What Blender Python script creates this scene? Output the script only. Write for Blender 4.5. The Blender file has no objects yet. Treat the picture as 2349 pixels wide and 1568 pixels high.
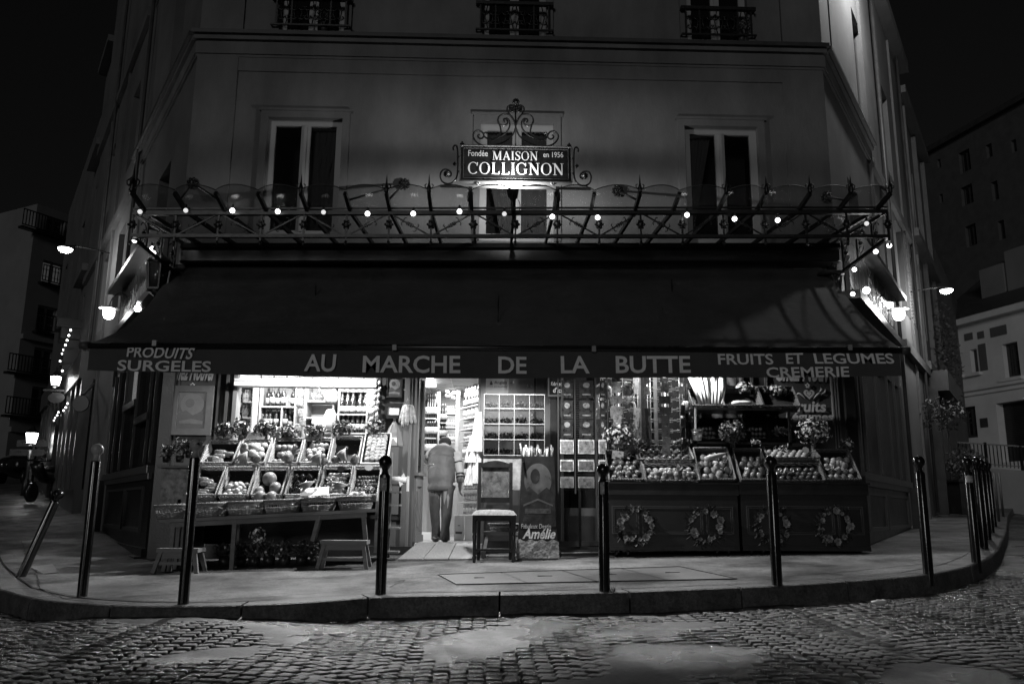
import bpy, math, random
from math import sin, cos, pi, radians, sqrt, atan2, exp, hypot
from mathutils import Vector, Matrix
random.seed(7)
SC = bpy.context.scene
COL = SC.collection

# ------------------------------------------------------------------ camera
CAM = Vector((0, -11, .70)); FPX = 1898.0; CX = 1174.5; CY = 784.0      # pixel frame 2349 x 1568
RC = (Matrix.Rotation(-radians(1.6), 3, 'Z') @ Matrix.Rotation(radians(90+11.4), 3, 'X') @ Matrix.Rotation(radians(.45), 3, 'Z'))
cam = bpy.data.cameras.new('camera'); camo = bpy.data.objects.new('camera', cam); COL.objects.link(camo)
camo.matrix_world = Matrix.Translation(CAM) @ RC.to_4x4()
cam.sensor_width = 36; cam.lens = FPX/2349*36; cam.clip_start = .05; cam.clip_end = 400
SC.camera = camo
# ------------------------------------------------------------------ world and light
w = bpy.data.worlds.new('World'); SC.world = w; w.use_nodes = True
nt = w.node_tree; bg = nt.nodes['Background']
sky = nt.nodes.new('ShaderNodeTexSky'); sky.sky_type = 'NISHITA'; sky.sun_disc = False
sky.sun_elevation = radians(2); sky.sun_rotation = radians(200)
bw = nt.nodes.new('ShaderNodeRGBToBW')
nt.links.new(sky.outputs[0], bw.inputs[0]); nt.links.new(bw.outputs[0], bg.inputs[0]); bg.inputs[1].default_value = .0035
SUN = bpy.data.lights.new('sun', 'SUN'); SUN.energy = .25; SUN.angle = radians(12); SUN.color = (1, 1, 1)
so = bpy.data.objects.new('sun', SUN); COL.objects.link(so)
so.rotation_euler = (Vector((-.3, -1, .22)).to_track_quat('Z', 'Y')).to_euler()
SC.view_settings.view_transform = 'Standard'; SC.view_settings.look = 'None'; SC.view_settings.gamma = 1
SC.view_settings.exposure = 0
SC.render.engine = 'CYCLES'
SC.cycles.use_denoising = True
SC.cycles.max_bounces = 6; SC.cycles.diffuse_bounces = 3; SC.cycles.glossy_bounces = 3; SC.cycles.transparent_max_bounces = 12
SC.cycles.transmission_bounces = 4; SC.cycles.sample_clamp_indirect = 1.5; SC.cycles.caustics_reflective = False; SC.cycles.caustics_refractive = False

# ------------------------------------------------------------------ placing: pixel + real depth -> point
def ray(u, v): return RC @ Vector(((u-CX)/FPX, -(v-CY)/FPX, -1))
def PY(u, v, Y):
    d = ray(u, v); return CAM + d*((Y-CAM.y)/d.y)
def kh(x): return .16-.085*exp(-((x+2.4)/1.0)**2)
def sm(t):
    t = min(1, max(0, t)); return t*t*(3-2*t)
def H(x, y):                                   # pavement height: the junction slopes, the side streets climb
    yy = max(y, -9) + .3*min(0, y+9)
    return .022*(min(max(x, -30), 30)+1)+.03*(yy+4) + .05*max(0, y)*sm((1-x)/3)
def PG(u, v, off=0):
    d = ray(u, v); t = .5; prev = t
    while t < 150:
        p = CAM+d*t
        if p.z < H(p.x, p.y)+off:
            lo, hi = prev, t
            for _ in range(30):
                m = (lo+hi)/2; p = CAM+d*m
                if p.z < H(p.x, p.y)+off: hi = m
                else: lo = m
            return CAM+d*hi
        prev = t; t *= 1.03
    return CAM+d*60
A = Vector((-4.25, 0, 0)); B = Vector((4.84, 0, 0))
DL = Vector((-sin(radians(31)), cos(radians(31)), 0)); NL = Vector((-DL.y, DL.x, 0))
DR = Vector((sin(radians(34)), cos(radians(34)), 0)); NR = Vector((DR.y, -DR.x, 0))
def WL(s, z, o=0): return A+DL*s+NL*o+Vector((0, 0, z))
def WR(s, z, o=0): return B+DR*s+NR*o+Vector((0, 0, z))
def WF(s, z, o=0): return Vector((s, -o, z))
def onplane(u, v, O, D, N, off=0):
    d = ray(u, v); t = N.dot(O+N*off-CAM)/N.dot(d); p = CAM+d*t
    return (p-O).dot(D), p.z
def oL(u, v, off=0): return onplane(u, v, A, DL, NL, off)
def oR(u, v, off=0): return onplane(u, v, B, DR, NR, off)
def oF(u, v, off=0):
    p = PY(u, v, -off); return p.x, p.z

# ------------------------------------------------------------------ materials (the photograph is black and white: every material is a grey)
MATS = {}
def mat(name, v, rough=.6, metal=0, nz=0, ns=6, bump=0, bs=60, spec=.5, alpha=None, coat=0, stretch=None, dist=.01):
    if name in MATS: return MATS[name]
    m = bpy.data.materials.new(name); m.use_nodes = True; n = m.node_tree; b = n.nodes['Principled BSDF']
    b.inputs['Base Color'].default_value = (v, v, v, 1); b.inputs['Roughness'].default_value = rough
    b.inputs['Metallic'].default_value = metal; b.inputs['Specular IOR Level'].default_value = spec
    b.inputs['Coat Weight'].default_value = coat
    if nz or bump:
        tc = n.nodes.new('ShaderNodeTexCoord'); mp = n.nodes.new('ShaderNodeMapping'); n.links.new(tc.outputs['Object'], mp.inputs[0])
        if stretch: mp.inputs['Scale'].default_value = stretch
    if nz:
        t = n.nodes.new('ShaderNodeTexNoise'); t.inputs['Scale'].default_value = ns; t.inputs['Detail'].default_value = 7; t.inputs['Roughness'].default_value = .62
        r = n.nodes.new('ShaderNodeMapRange'); r.inputs[1].default_value = .3; r.inputs[2].default_value = .7
        r.inputs[3].default_value = v*(1-nz); r.inputs[4].default_value = v*(1+nz)
        n.links.new(mp.outputs[0], t.inputs[0]); n.links.new(t.outputs[0], r.inputs[0]); n.links.new(r.outputs[0], b.inputs['Base Color'])
        r2 = n.nodes.new('ShaderNodeMapRange'); r2.inputs[3].default_value = max(.05, rough-.12); r2.inputs[4].default_value = min(1, rough+.12)
        n.links.new(t.outputs[0], r2.inputs[0]); n.links.new(r2.outputs[0], b.inputs['Roughness'])
    if bump:
        t2 = n.nodes.new('ShaderNodeTexNoise'); t2.inputs['Scale'].default_value = bs; t2.inputs['Detail'].default_value = 5
        bp = n.nodes.new('ShaderNodeBump'); bp.inputs['Strength'].default_value = bump; bp.inputs['Distance'].default_value = dist
        n.links.new(mp.outputs[0], t2.inputs[0]); n.links.new(t2.outputs[0], bp.inputs['Height']); n.links.new(bp.outputs[0], b.inputs['Normal'])
    if alpha is not None: b.inputs['Alpha'].default_value = alpha
    MATS[name] = m; return m
def emat(name, strength, v=1.0):
    if name in MATS: return MATS[name]
    m = bpy.data.materials.new(name); m.use_nodes = True; b = m.node_tree.nodes['Principled BSDF']
    b.inputs['Base Color'].default_value = (v, v, v, 1); b.inputs['Emission Color'].default_value = (1, 1, 1, 1)
    b.inputs['Emission Strength'].default_value = strength; m.cycles.emission_sampling = 'NONE'
    MATS[name] = m; return m
def glassmat(name, tint=.9, rough=.02, mix=.12):
    if name in MATS: return MATS[name]
    m = bpy.data.materials.new(name); m.use_nodes = True; n = m.node_tree; n.nodes.clear()
    o = n.nodes.new('ShaderNodeOutputMaterial'); mx = n.nodes.new('ShaderNodeMixShader'); tr = n.nodes.new('ShaderNodeBsdfTransparent')
    gl = n.nodes.new('ShaderNodeBsdfGlossy'); fr = n.nodes.new('ShaderNodeFresnel'); fr.inputs[0].default_value = 1.45
    ad = n.nodes.new('ShaderNodeMath'); ad.operation = 'ADD'; ad.inputs[1].default_value = mix
    tr.inputs[0].default_value = (tint, tint, tint, 1); gl.inputs['Roughness'].default_value = rough
    n.links.new(fr.outputs[0], ad.inputs[0]); n.links.new(ad.outputs[0], mx.inputs[0]); n.links.new(tr.outputs[0], mx.inputs[1])
    n.links.new(gl.outputs[0], mx.inputs[2]); n.links.new(mx.outputs[0], o.inputs[0]); MATS[name] = m; return m

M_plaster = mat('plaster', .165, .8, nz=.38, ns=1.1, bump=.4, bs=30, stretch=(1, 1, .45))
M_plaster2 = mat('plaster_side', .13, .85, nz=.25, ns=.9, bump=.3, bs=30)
M_trim = mat('trim_paint', .3, .6, nz=.08, ns=5)
M_zinc = mat('zinc_dark', .06, .5, nz=.3, ns=4)
M_winframe = mat('window_paint', .36, .45, nz=.06, ns=8)
M_darkglass = mat('dark_glass', .012, .08, spec=.6)
M_curtain = mat('curtain', .09, .8, nz=.2, ns=3, stretch=(14, 14, .6))
M_iron = mat('wrought_iron', .012, .38, nz=.3, ns=20, bump=.2, bs=80)
M_wood = mat('shop_wood', .075, .35, nz=.25, ns=5, bump=.15, bs=50, stretch=(1, 1, .15))
M_woodd = mat('shop_wood_dark', .022, .35, nz=.3, ns=5, bump=.15, bs=40)
M_woodl = mat('shop_wood_light', .16, .4, nz=.2, ns=5, bump=.12, bs=50, stretch=(1, 1, .15))
M_pine = mat('pine_shelf', .5, .55, nz=.14, ns=5, stretch=(1, .3, 4))
M_cream = mat('cream_paint', .72, .6, nz=.05, ns=3)
M_tile = mat('floor_tile', .4, .35, nz=.1, ns=8)
M_canvas = mat('awning_canvas', .062, .82, nz=.22, ns=2.2, bump=.35, bs=5, dist=.05)
M_letter = mat('letter_vinyl', .8, .7, nz=.06, ns=20)
M_white = mat('white_card', .75, .6)
M_black = mat('black_paint', .012, .3, nz=.2, ns=10)
M_bollard = mat('bollard_paint', .008, .2, nz=.4, ns=14, bump=.12, bs=25, coat=.4)
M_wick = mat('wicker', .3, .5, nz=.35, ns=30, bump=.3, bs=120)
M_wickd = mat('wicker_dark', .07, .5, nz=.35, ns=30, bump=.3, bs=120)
M_liner = mat('basket_liner', .012, .8)
M_table = mat('table_wood', .16, .6, nz=.3, ns=5, bump=.2, bs=30, stretch=(.3, 3, 3))
M_cab = mat('cabinet_paint', .013, .45, nz=.15, ns=4, bump=.08, bs=60)
M_gold = mat('frame_wood', .1, .5, nz=.15, ns=14)
M_glass = glassmat('clear_glass', .93, .02, .04)
M_acryl = glassmat('acrylic', .9, .06, .08)
M_plastic = glassmat('plastic_wrap', .8, .22, .25)
M_lamp = emat('lamp_glow', 14)
M_bulb = emat('bulb_glow', 6)
M_bulbd = emat('bulb_dim', .75)
M_leafd = mat('leaf', .11, .5, nz=.4, ns=30)
M_leafl = mat('leaf_pale', .26, .5, nz=.4, ns=30)
M_petal = mat('petal', .6, .6, nz=.3, ns=40)
M_petald = mat('petal_dark', .16, .6, nz=.3, ns=40)

# ------------------------------------------------------------------ mesh building
BASE = {}
def basis(d):
    d = d.normalized(); up = Vector((0, 0, 1)) if abs(d.z) < .95 else Vector((1, 0, 0))
    a = d.cross(up).normalized(); return a, a.cross(d).normalized()
class MB:
    def __init__(s): s.v = []; s.f = []; s.sm = []
    def add(s, vs, fs, smooth=False):
        n = len(s.v); s.v += [Vector(p) for p in vs]; s.f += [tuple(i+n for i in f) for f in fs]; s.sm += [smooth]*len(fs); return s
    def hexa(s, P): return s.add(P, [(0, 3, 2, 1), (4, 5, 6, 7), (0, 1, 5, 4), (1, 2, 6, 5), (2, 3, 7, 6), (3, 0, 4, 7)])
    def box(s, x0, x1, y0, y1, z0, z1):
        return s.hexa([(x0, y0, z0), (x1, y0, z0), (x1, y1, z0), (x0, y1, z0), (x0, y0, z1), (x1, y0, z1), (x1, y1, z1), (x0, y1, z1)])
    def wbox(s, W, s0, s1, z0, z1, o0, o1):      # box on a wall frame W(s, z, out)
        return s.hexa([W(s0, z0, o1), W(s1, z0, o1), W(s1, z0, o0), W(s0, z0, o0), W(s0, z1, o1), W(s1, z1, o1), W(s1, z1, o0), W(s0, z1, o0)])
    def obox(s, c, hx, hy, hz, R=None):
        R = R or Matrix.Identity(3); c = Vector(c)
        return s.hexa([c+R@Vector((a*hx, b*hy, d*hz)) for d in (-1, 1) for a, b in ((-1, -1), (1, -1), (1, 1), (-1, 1))])
    def bar(s, p, q, w, h=None, up=None):
        p = Vector(p); q = Vector(q); h = h or w; a, b = basis(q-p)
        if up is not None: b = Vector(up).normalized(); a = (q-p).normalized().cross(b).normalized(); b = a.cross((q-p).normalized())
        a = a*w/2; b = b*h/2
        return s.hexa([p-a-b, p+a-b, p+a+b, p-a+b, q-a-b, q+a-b, q+a+b, q-a+b])
    def tube(s, pts, r, n=6, closed=False, rb=None, side=None, caps=True):
        pts = [Vector(p) for p in pts]; N = len(pts); vs = []; fs = []
        pa = None
        for i, p in enumerate(pts):
            d = pts[(i+1) % N]-pts[i-1] if (closed or 0 < i < N-1) else (pts[1]-pts[0] if i == 0 else pts[-1]-pts[-2])
            if d.length < 1e-9: d = Vector((0, 0, 1))
            d.normalize()
            if side is not None: a = Vector(side)
            elif pa is None: a = basis(d)[0]
            else: a = pa
            a = (a-d*a.dot(d)); a = a.normalized() if a.length > 1e-6 else basis(d)[0]
            b = d.cross(a); pa = a
            ra = r[i] if hasattr(r, '__len__') else r
            rr = (rb[i] if hasattr(rb, '__len__') else rb) if rb is not None else ra
            for k in range(n):
                t = 2*pi*k/n; vs.append(p+a*cos(t)*ra+b*sin(t)*rr)
        M = N if closed else N-1
        for i in range(M):
            for k in range(n):
                j = ((i+1) % N)*n; fs.append((i*n+k, i*n+(k+1) % n, j+(k+1) % n, j+k))
        if not closed and caps: fs += [tuple(range(n))[::-1], tuple((N-1)*n+k for k in range(n))]
        return s.add(vs, fs, True)
    def lathe(s, prof, n=16, c=(0, 0, 0), R=None, smooth=True, sx=1, sy=1):
        R = R or Matrix.Identity(3); c = Vector(c); vs = []; fs = []
        for r, z in prof:
            for k in range(n): t = 2*pi*k/n; vs.append(c+R@Vector((r*cos(t)*sx, r*sin(t)*sy, z)))
        for i in range(len(prof)-1):
            for k in range(n): fs.append((i*n+k, i*n+(k+1) % n, (i+1)*n+(k+1) % n, (i+1)*n+k))
        if prof[0][0] > 1e-4: fs.append(tuple(range(n))[::-1])
        if prof[-1][0] > 1e-4: fs.append(tuple((len(prof)-1)*n+k for k in range(n)))
        return s.add(vs, fs, smooth)
    def ball(s, c, r, n=10, m=7, R=None):
        r = r if hasattr(r, '__len__') else (r, r, r); c = Vector(c); vs = [c+(R@Vector((0, 0, -r[2])) if R else Vector((0, 0, -r[2])))]; fs = []
        for i in range(1, m):
            a = -pi/2+pi*i/m
            for k in range(n):
                t = 2*pi*k/n; q = Vector((r[0]*cos(a)*cos(t), r[1]*cos(a)*sin(t), r[2]*sin(a))); vs.append(c+(R@q if R else q))
        q = Vector((0, 0, r[2])); vs.append(c+(R@q if R else q))
        for k in range(n): fs.append((0, 1+(k+1) % n, 1+k))
        for i in range(m-2):
            for k in range(n): b = 1+i*n; fs.append((b+k, b+(k+1) % n, b+n+(k+1) % n, b+n+k))
        b = 1+(m-2)*n; t = len(vs)-1
        for k in range(n): fs.append((b+k, b+(k+1) % n, t))
        return s.add(vs, fs, True)
    def prism(s, poly, o, ex, ey, th):           # polygon (2d) in the frame o, ex, ey, thickness th along ex x ey
        o = Vector(o); ex = Vector(ex); ey = Vector(ey); n = ex.cross(ey).normalized()*th; N = len(poly)
        vs = [o+ex*a+ey*b for a, b in poly]; vs += [p+n for p in vs]
        fs = [tuple(range(N))[::-1], tuple(range(N, 2*N))]+[(i, (i+1) % N, N+(i+1) % N, N+i) for i in range(N)]
        return s.add(vs, fs)
    def split(s, name, m, parent, chunk=6):
        o = None
        for i in range(0, len(s.f), chunk):
            q = MB(); ids = sorted({k for f in s.f[i:i+chunk] for k in f}); mp_ = {k: j for j, k in enumerate(ids)}
            q.v = [s.v[k] for k in ids]; q.f = [tuple(mp_[k] for k in f) for f in s.f[i:i+chunk]]; q.sm = s.sm[i:i+chunk]; o = q.build(name, m, parent)
        return o
    def quad(s, a, b, c, d): return s.add([a, b, c, d], [(0, 1, 2, 3)])
    def build(s, name, m, parent=None, local=False, base=None):
        me = bpy.data.meshes.new(name)
        off = Vector((0, 0, 0))
        if parent is not None and not local: off = BASE[parent.name]
        elif parent is None and not local:
            if base is None:
                xs = [p.x for p in s.v]; ys = [p.y for p in s.v]; zs = [p.z for p in s.v]
                base = ((min(xs)+max(xs))/2, (min(ys)+max(ys))/2, min(zs))
            off = Vector(base)
        me.from_pydata([p-off for p in s.v], [], s.f); me.polygons.foreach_set('use_smooth', s.sm)
        if m is not None:
            for mm in (m if isinstance(m, (list, tuple)) else [m]): me.materials.append(mm)
        me.update()
        o = bpy.data.objects.new(name, me); COL.objects.link(o)
        if parent is not None: o.parent = parent
        elif not local: o.location = off
        BASE[o.name] = off if parent is None else (BASE[parent.name] if not local else Vector((0, 0, 0)))
        if local and parent is None: BASE[o.name] = Vector((0, 0, 0))
        return o
def tag(o, label=None, cat=None, group=None, kind=None):
    if label: o['label'] = label
    if cat: o['category'] = cat
    if group: o['group'] = group
    if kind: o['kind'] = kind
    return o
def thing(name, loc, label, cat, group=None, rot=None):
    o = bpy.data.objects.new(name, None); COL.objects.link(o); o.location = loc; o.empty_display_size = .1
    if rot is not None: o.rotation_euler = rot
    BASE[o.name] = Vector(loc); return tag(o, label, cat, group)
def struct(mb, name, m): return tag(mb.build(name, m), kind='structure')
KIDS = {}
def copy_tree(o, parent=None):
    c = o.copy(); COL.objects.link(c)
    if parent is not None: c.parent = parent
    for ch in KIDS.get(o.name) or KIDS.setdefault(o.name, list(o.children)): copy_tree(ch, c)
    return c
class Proto:                                     # the first call hands out the original, later calls copies
    def __init__(s, make): s.make = make; s.o = None
    def __call__(s, loc, label, cat=None, group=None, rot=(0, 0, 0), scale=None):
        if s.o is None: s.o = s.make(); o = s.o
        else: o = copy_tree(s.o)
        o.location = loc; o.rotation_euler = rot
        if scale is not None: o.scale = scale if hasattr(scale, '__len__') else (scale,)*3
        tag(o, label, cat, group); return o
def lamp(name, kind, loc, energy, parent=None, size=.1, rot=None, spot=None, blend=.5, sy=None):
    l = bpy.data.lights.new(name, kind); l.energy = energy
    if kind == 'AREA':
        l.size = size
        if sy: l.shape = 'RECTANGLE'; l.size_y = sy
    else: l.shadow_soft_size = size
    if spot: l.spot_size = spot; l.spot_blend = blend
    o = bpy.data.objects.new(name, l); COL.objects.link(o)
    if parent is not None: o.parent = parent; o.location = Vector(loc)-BASE[parent.name]
    else: o.location = loc
    if rot is not None: o.rotation_euler = rot
    return o
DOWN = (0, 0, 0)
# text as a real mesh: lower left corner at o, width along ex fitted to wid, height along ey
def text_geo(s):
    cu = bpy.data.curves.new('t', 'FONT'); cu.body = s; cu.size = 1; cu.resolution_u = 3; cu.offset = TEXT_BOLD[0]
    ob = bpy.data.objects.new('t', cu); COL.objects.link(ob); dg = bpy.context.evaluated_depsgraph_get()
    me = bpy.data.meshes.new_from_object(ob.evaluated_get(dg)); vs = [v.co.copy() for v in me.vertices]; fs = [tuple(p.vertices) for p in me.polygons]
    bpy.data.objects.remove(ob); bpy.data.curves.remove(cu); bpy.data.meshes.remove(me); return vs, fs
TEXT_BOLD = [0]
def text(s, name, m, parent, o, ex, ey, wid, hei, bold=0, shear=0, warp=None):
    TEXT_BOLD[0] = bold; vs, fs = text_geo(s)
    x0 = min(v.x for v in vs); x1 = max(v.x for v in vs); y0 = min(v.y for v in vs); y1 = max(v.y for v in vs)
    mb = MB(); o = Vector(o); ex = Vector(ex).normalized(); ey = Vector(ey).normalized()
    P = []
    for v in vs:
        a = (v.x-x0)/(x1-x0); b = (v.y-y0)/(y1-y0); a2 = a*wid+shear*b*hei; b2 = b*hei
        P.append(warp(a2, b2) if warp else o+ex*a2+ey*b2)
    mb.add(P, fs); return mb.build(name, m, parent)
# serif capitals for the painted sign, drawn from thick and thin strokes in a cell 0..1 high
def serif(ch):
    q = []
    def st(a, b, w):
        a = Vector((a[0], a[1], 0)); b = Vector((b[0], b[1], 0)); d = (b-a).normalized(); n = Vector((-d.y, d.x, 0))*w/2
        q.append([(p.x, p.y) for p in (a-n, b-n, b+n, a+n)])
    def vst(x, w, y0=0, y1=1): q.append([(x-w/2, y0), (x+w/2, y0), (x+w/2, y1), (x-w/2, y1)])
    def sf(x, y, w=.3): q.append([(x-w/2, y-.035 if y > .5 else y), (x+w/2, y-.035 if y > .5 else y), (x+w/2, y if y > .5 else y+.035), (x-w/2, y if y > .5 else y+.035)])
    def ring(cx, cy, rx, ry, t0, t1, thick, thin, n=22):
        for i in range(n):
            a = t0+(t1-t0)*i/n; b = t0+(t1-t0)*(i+1)/n; r = []
            for t, inn in ((a, 0), (b, 0), (b, 1), (a, 1)):
                wd = thin+(thick-thin)*abs(cos(t))**1.3; r.append((cx+(rx-inn*wd)*cos(t), cy+(ry-inn*thin*1.1)*sin(t)))
            q.append(r)
    T, t = .16, .07
    if ch == 'I': vst(.18, T); sf(.18, 0); sf(.18, 1); w = .36
    elif ch == 'L': vst(.2, T); sf(.2, 0); sf(.2, 1); q.append([(.2, 0), (.66, 0), (.66, .07), (.2, .07)]); st((.63, 0), (.67, .24), t); w = .72
    elif ch == 'N': vst(.17, t); st((.15, .98), (.76, .03), T); vst(.76, t); sf(.17, 0, .28); sf(.1, 1, .26); sf(.76, 1, .28); w = .93
    elif ch == 'M': vst(.17, t); st((.2, .98), (.54, .03), T); st((.9, .98), (.54, .03), t); vst(.92, T); sf(.17, 0, .28); sf(.92, 0); sf(.14, 1, .28); sf(.94, 1, .26); w = 1.1
    elif ch == 'A': st((.12, 0), (.44, .98), t); st((.74, 0), (.41, .98), T); q.append([(.22, .3), (.62, .3), (.62, .36), (.22, .36)]); sf(.12, 0, .26); sf(.75, 0, .28); w = .87
    elif ch == 'O': ring(.44, .5, .44, .52, 0, 2*pi, .15, .05, 34); w = .88
    elif ch == 'C': ring(.44, .5, .44, .52, radians(42), radians(318), .15, .05); st((.74, .7), (.79, .98), t); w = .84
    elif ch == 'G': ring(.44, .5, .44, .52, radians(42), radians(318), .15, .05); st((.74, .7), (.79, .98), t); vst(.76, .14, .1, .46); sf(.76, .43, .28); w = .92
    elif ch == 'S':
        pts = [(.56, .78), (.5, .93), (.33, .98), (.16, .92), (.1, .76), (.2, .6), (.4, .48), (.53, .34), (.53, .16), (.4, .03), (.24, .02), (.1, .1), (.06, .24)]
        ws = [.04, .05, .06, .09, .12, .15, .16, .15, .12, .09, .06, .05, .04]
        for i in range(12): st(pts[i], pts[i+1], (ws[i]+ws[i+1])/2)
        st((.57, .7), (.57, .98), .05); st((.06, .02), (.06, .3), .05); w = .64
    else: w = .3
    return q, w
def serif_text(s, name, m, parent, o, ex, ey, wid, hei):
    x = 0; polys = []
    for ch in s:
        q, w_ = serif(ch); polys += [[(a+x, b) for a, b in p] for p in q]; x += w_+.09
    x -= .09; mb = MB(); o = Vector(o); ex = Vector(ex); ey = Vector(ey); nn = ex.cross(ey).normalized()
    for i, p in enumerate(polys):
        e = nn*(.0004*(i % 5)); mb.add([o+ex*(a/x*wid)+ey*(b*hei)+e for a, b in p], [tuple(range(len(p)))])
    return mb.build(name, m, parent)
def spiral(c, ex, ey, r0, r1, t0, t1, n=22):
    c = Vector(c); ex = Vector(ex); ey = Vector(ey)
    return [c+ex*cos(t0+(t1-t0)*i/n)*(r0+(r1-r0)*i/n)+ey*sin(t0+(t1-t0)*i/n)*(r0+(r1-r0)*i/n) for i in range(n+1)]
def bez(P, n=16):
    P = [Vector(p) for p in P]; o = []
    for i in range(n+1):
        t = i/n; q = P[:]
        while len(q) > 1: q = [q[k].lerp(q[k+1], t) for k in range(len(q)-1)]
        o.append(q[0])
    return o
# ================================================================== the ground
KERB_L = []                                       # kerb line on the left street, far to near
kp = [PG(u, v) for u, v in [(20, 1358), (60, 1370), (110, 1379), (170, 1384), (290, 1391), (410, 1392), (520, 1390), (640, 1386), (760, 1378), (869, 1369), (1020, 1366), (1174, 1364), (1414, 1359), (1600, 1352), (1794, 1344), (1960, 1333), (2124, 1319), (2190, 1307), (2230, 1297), (2268, 1280), (2290, 1262)]]
k0 = Vector((-4.55, -2.9, 0)); lf = [k0+DL*t+Vector((-.06*min(t, 3), 0, 0)) for t in (60, 45, 30, 20, 13, 8, 4.5, 2.2, .9, 0)]
lf += [Vector((-4.38, -3.13, 0))]
rf = [Vector((8.32, 2.36, 0)), Vector((12.1, 8.3, 0)), Vector((15.0, 12.6, 0)), Vector((19, 18.8, 0)), Vector((30, 35, 0)), Vector((42, 53, 0))]
KP = [Vector((p.x, p.y, 0)) for p in lf+kp+rf]
def resample(P, n):
    L = [0]
    for i in range(1, len(P)): L.append(L[-1]+(P[i]-P[i-1]).length)
    o = []
    for k in range(n+1):
        t = L[-1]*k/n; i = 1
        while i < len(P)-1 and L[i] < t: i += 1
        f = (t-L[i-1])/max(1e-9, L[i]-L[i-1]); o.append(P[i-1].lerp(P[i], f))
    return o
def smooth(P, k=2):
    for _ in range(k): P = [P[0]]+[(P[i-1]+P[i]*2+P[i+1])/4 for i in range(1, len(P)-1)]+[P[-1]]
    return P
iL = len(lf)-1; iR = len(lf)+len(kp)-1
KPs = [resample(KP[:iL+1], 60), resample(KP[iL:iR+1], 140), resample(KP[iR:], 60)]
KPs[1] = smooth(KPs[1], 6)
wl = [A+DL*t for t in (62, 30, 10, 3, 0)]; wr = [B+DR*t for t in (0, 3, 10, 30, 60)]
WPs = [resample(wl, 60), resample([A, B], 140), resample(wr, 60)]
# inner lines a little inside the walls so that no gap shows
KK = KPs[0]+KPs[1][1:]+KPs[2][1:]; WW = WPs[0]+WPs[1][1:]+WPs[2][1:]
def perp_in(i):
    d = (KK[min(i+1, len(KK)-1)]-KK[max(i-1, 0)]).normalized(); return Vector((-d.y, d.x, 0))
KIN = [KK[i]+perp_in(i)*.26 for i in range(len(KK))]
mb = MB(); rows = 22; vs = []; fs = []
for i in range(len(KIN)):
    for j in range(rows+1):
        t = j/rows; p = KIN[i].lerp(WW[i], t*1.02); vs.append((p.x, p.y, H(p.x, p.y)))
for i in range(len(KIN)-1):
    for j in range(rows): a = i*(rows+1)+j; fs.append((a, a+rows+1, a+rows+2, a+1))
mb.add(vs, fs, True)
def asphalt(name, v0, v1, rough, wet, bumpn, bumpd, big=1.1, spec=.25):
    m = bpy.data.materials.new(name); m.use_nodes = True; n = m.node_tree; b = n.nodes['Principled BSDF']
    b.inputs['Specular IOR Level'].default_value = spec; g = n.nodes.new('ShaderNodeNewGeometry')
    def noise(sc, det=6, rr=.6):
        t = n.nodes.new('ShaderNodeTexNoise'); t.inputs['Scale'].default_value = sc; t.inputs['Detail'].default_value = det; t.inputs['Roughness'].default_value = rr
        n.links.new(g.outputs['Position'], t.inputs[0]); return t
    def rng(src, a, c, lo, hi):
        r = n.nodes.new('ShaderNodeMapRange'); r.inputs[1].default_value = a; r.inputs[2].default_value = c; r.inputs[3].default_value = lo; r.inputs[4].default_value = hi
        n.links.new(src, r.inputs[0]); return r
    n1 = noise(big, 9, .7); n2 = noise(38, 5, .8); n3 = noise(.8, 4)
    c1 = rng(n1.outputs[0], .36, .64, v0, v1); c2 = rng(n2.outputs[0], .33, .68, .45, 1.6)
    mu = n.nodes.new('ShaderNodeMath'); mu.operation = 'MULTIPLY'; n.links.new(c1.outputs[0], mu.inputs[0]); n.links.new(c2.outputs[0], mu.inputs[1])
    n.links.new(mu.outputs[0], b.inputs['Base Color'])
    r1 = rng(n3.outputs[0], .44, .57, rough, wet); n.links.new(r1.outputs[0], b.inputs['Roughness'])
    bp = n.nodes.new('ShaderNodeBump'); bp.inputs['Strength'].default_value = bumpn; bp.inputs['Distance'].default_value = bumpd
    ad = n.nodes.new('ShaderNodeMath'); ad.operation = 'ADD'; n4 = noise(18, 7, .7)
    n.links.new(n2.outputs[0], ad.inputs[0]); n.links.new(n4.outputs[0], ad.inputs[1]); n.links.new(ad.outputs[0], bp.inputs['Height']); n.links.new(bp.outputs[0], b.inputs['Normal'])
    MATS[name] = m; return m
M_pave = asphalt('pavement_asphalt', .045, .19, .7, .4, .7, .006, 1.4, .16)
M_road = asphalt('road_tar', .015, .055, .55, .17, .6, .009, 2.5, .45)
M_stone = asphalt('road_stone', .015, .10, .38, .19, .8, .01, 9, .6)
M_gran = asphalt('kerb_granite', .05, .12, .5, .4, .8, .008, 5)
struct(mb, 'pavement', M_pave)
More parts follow.
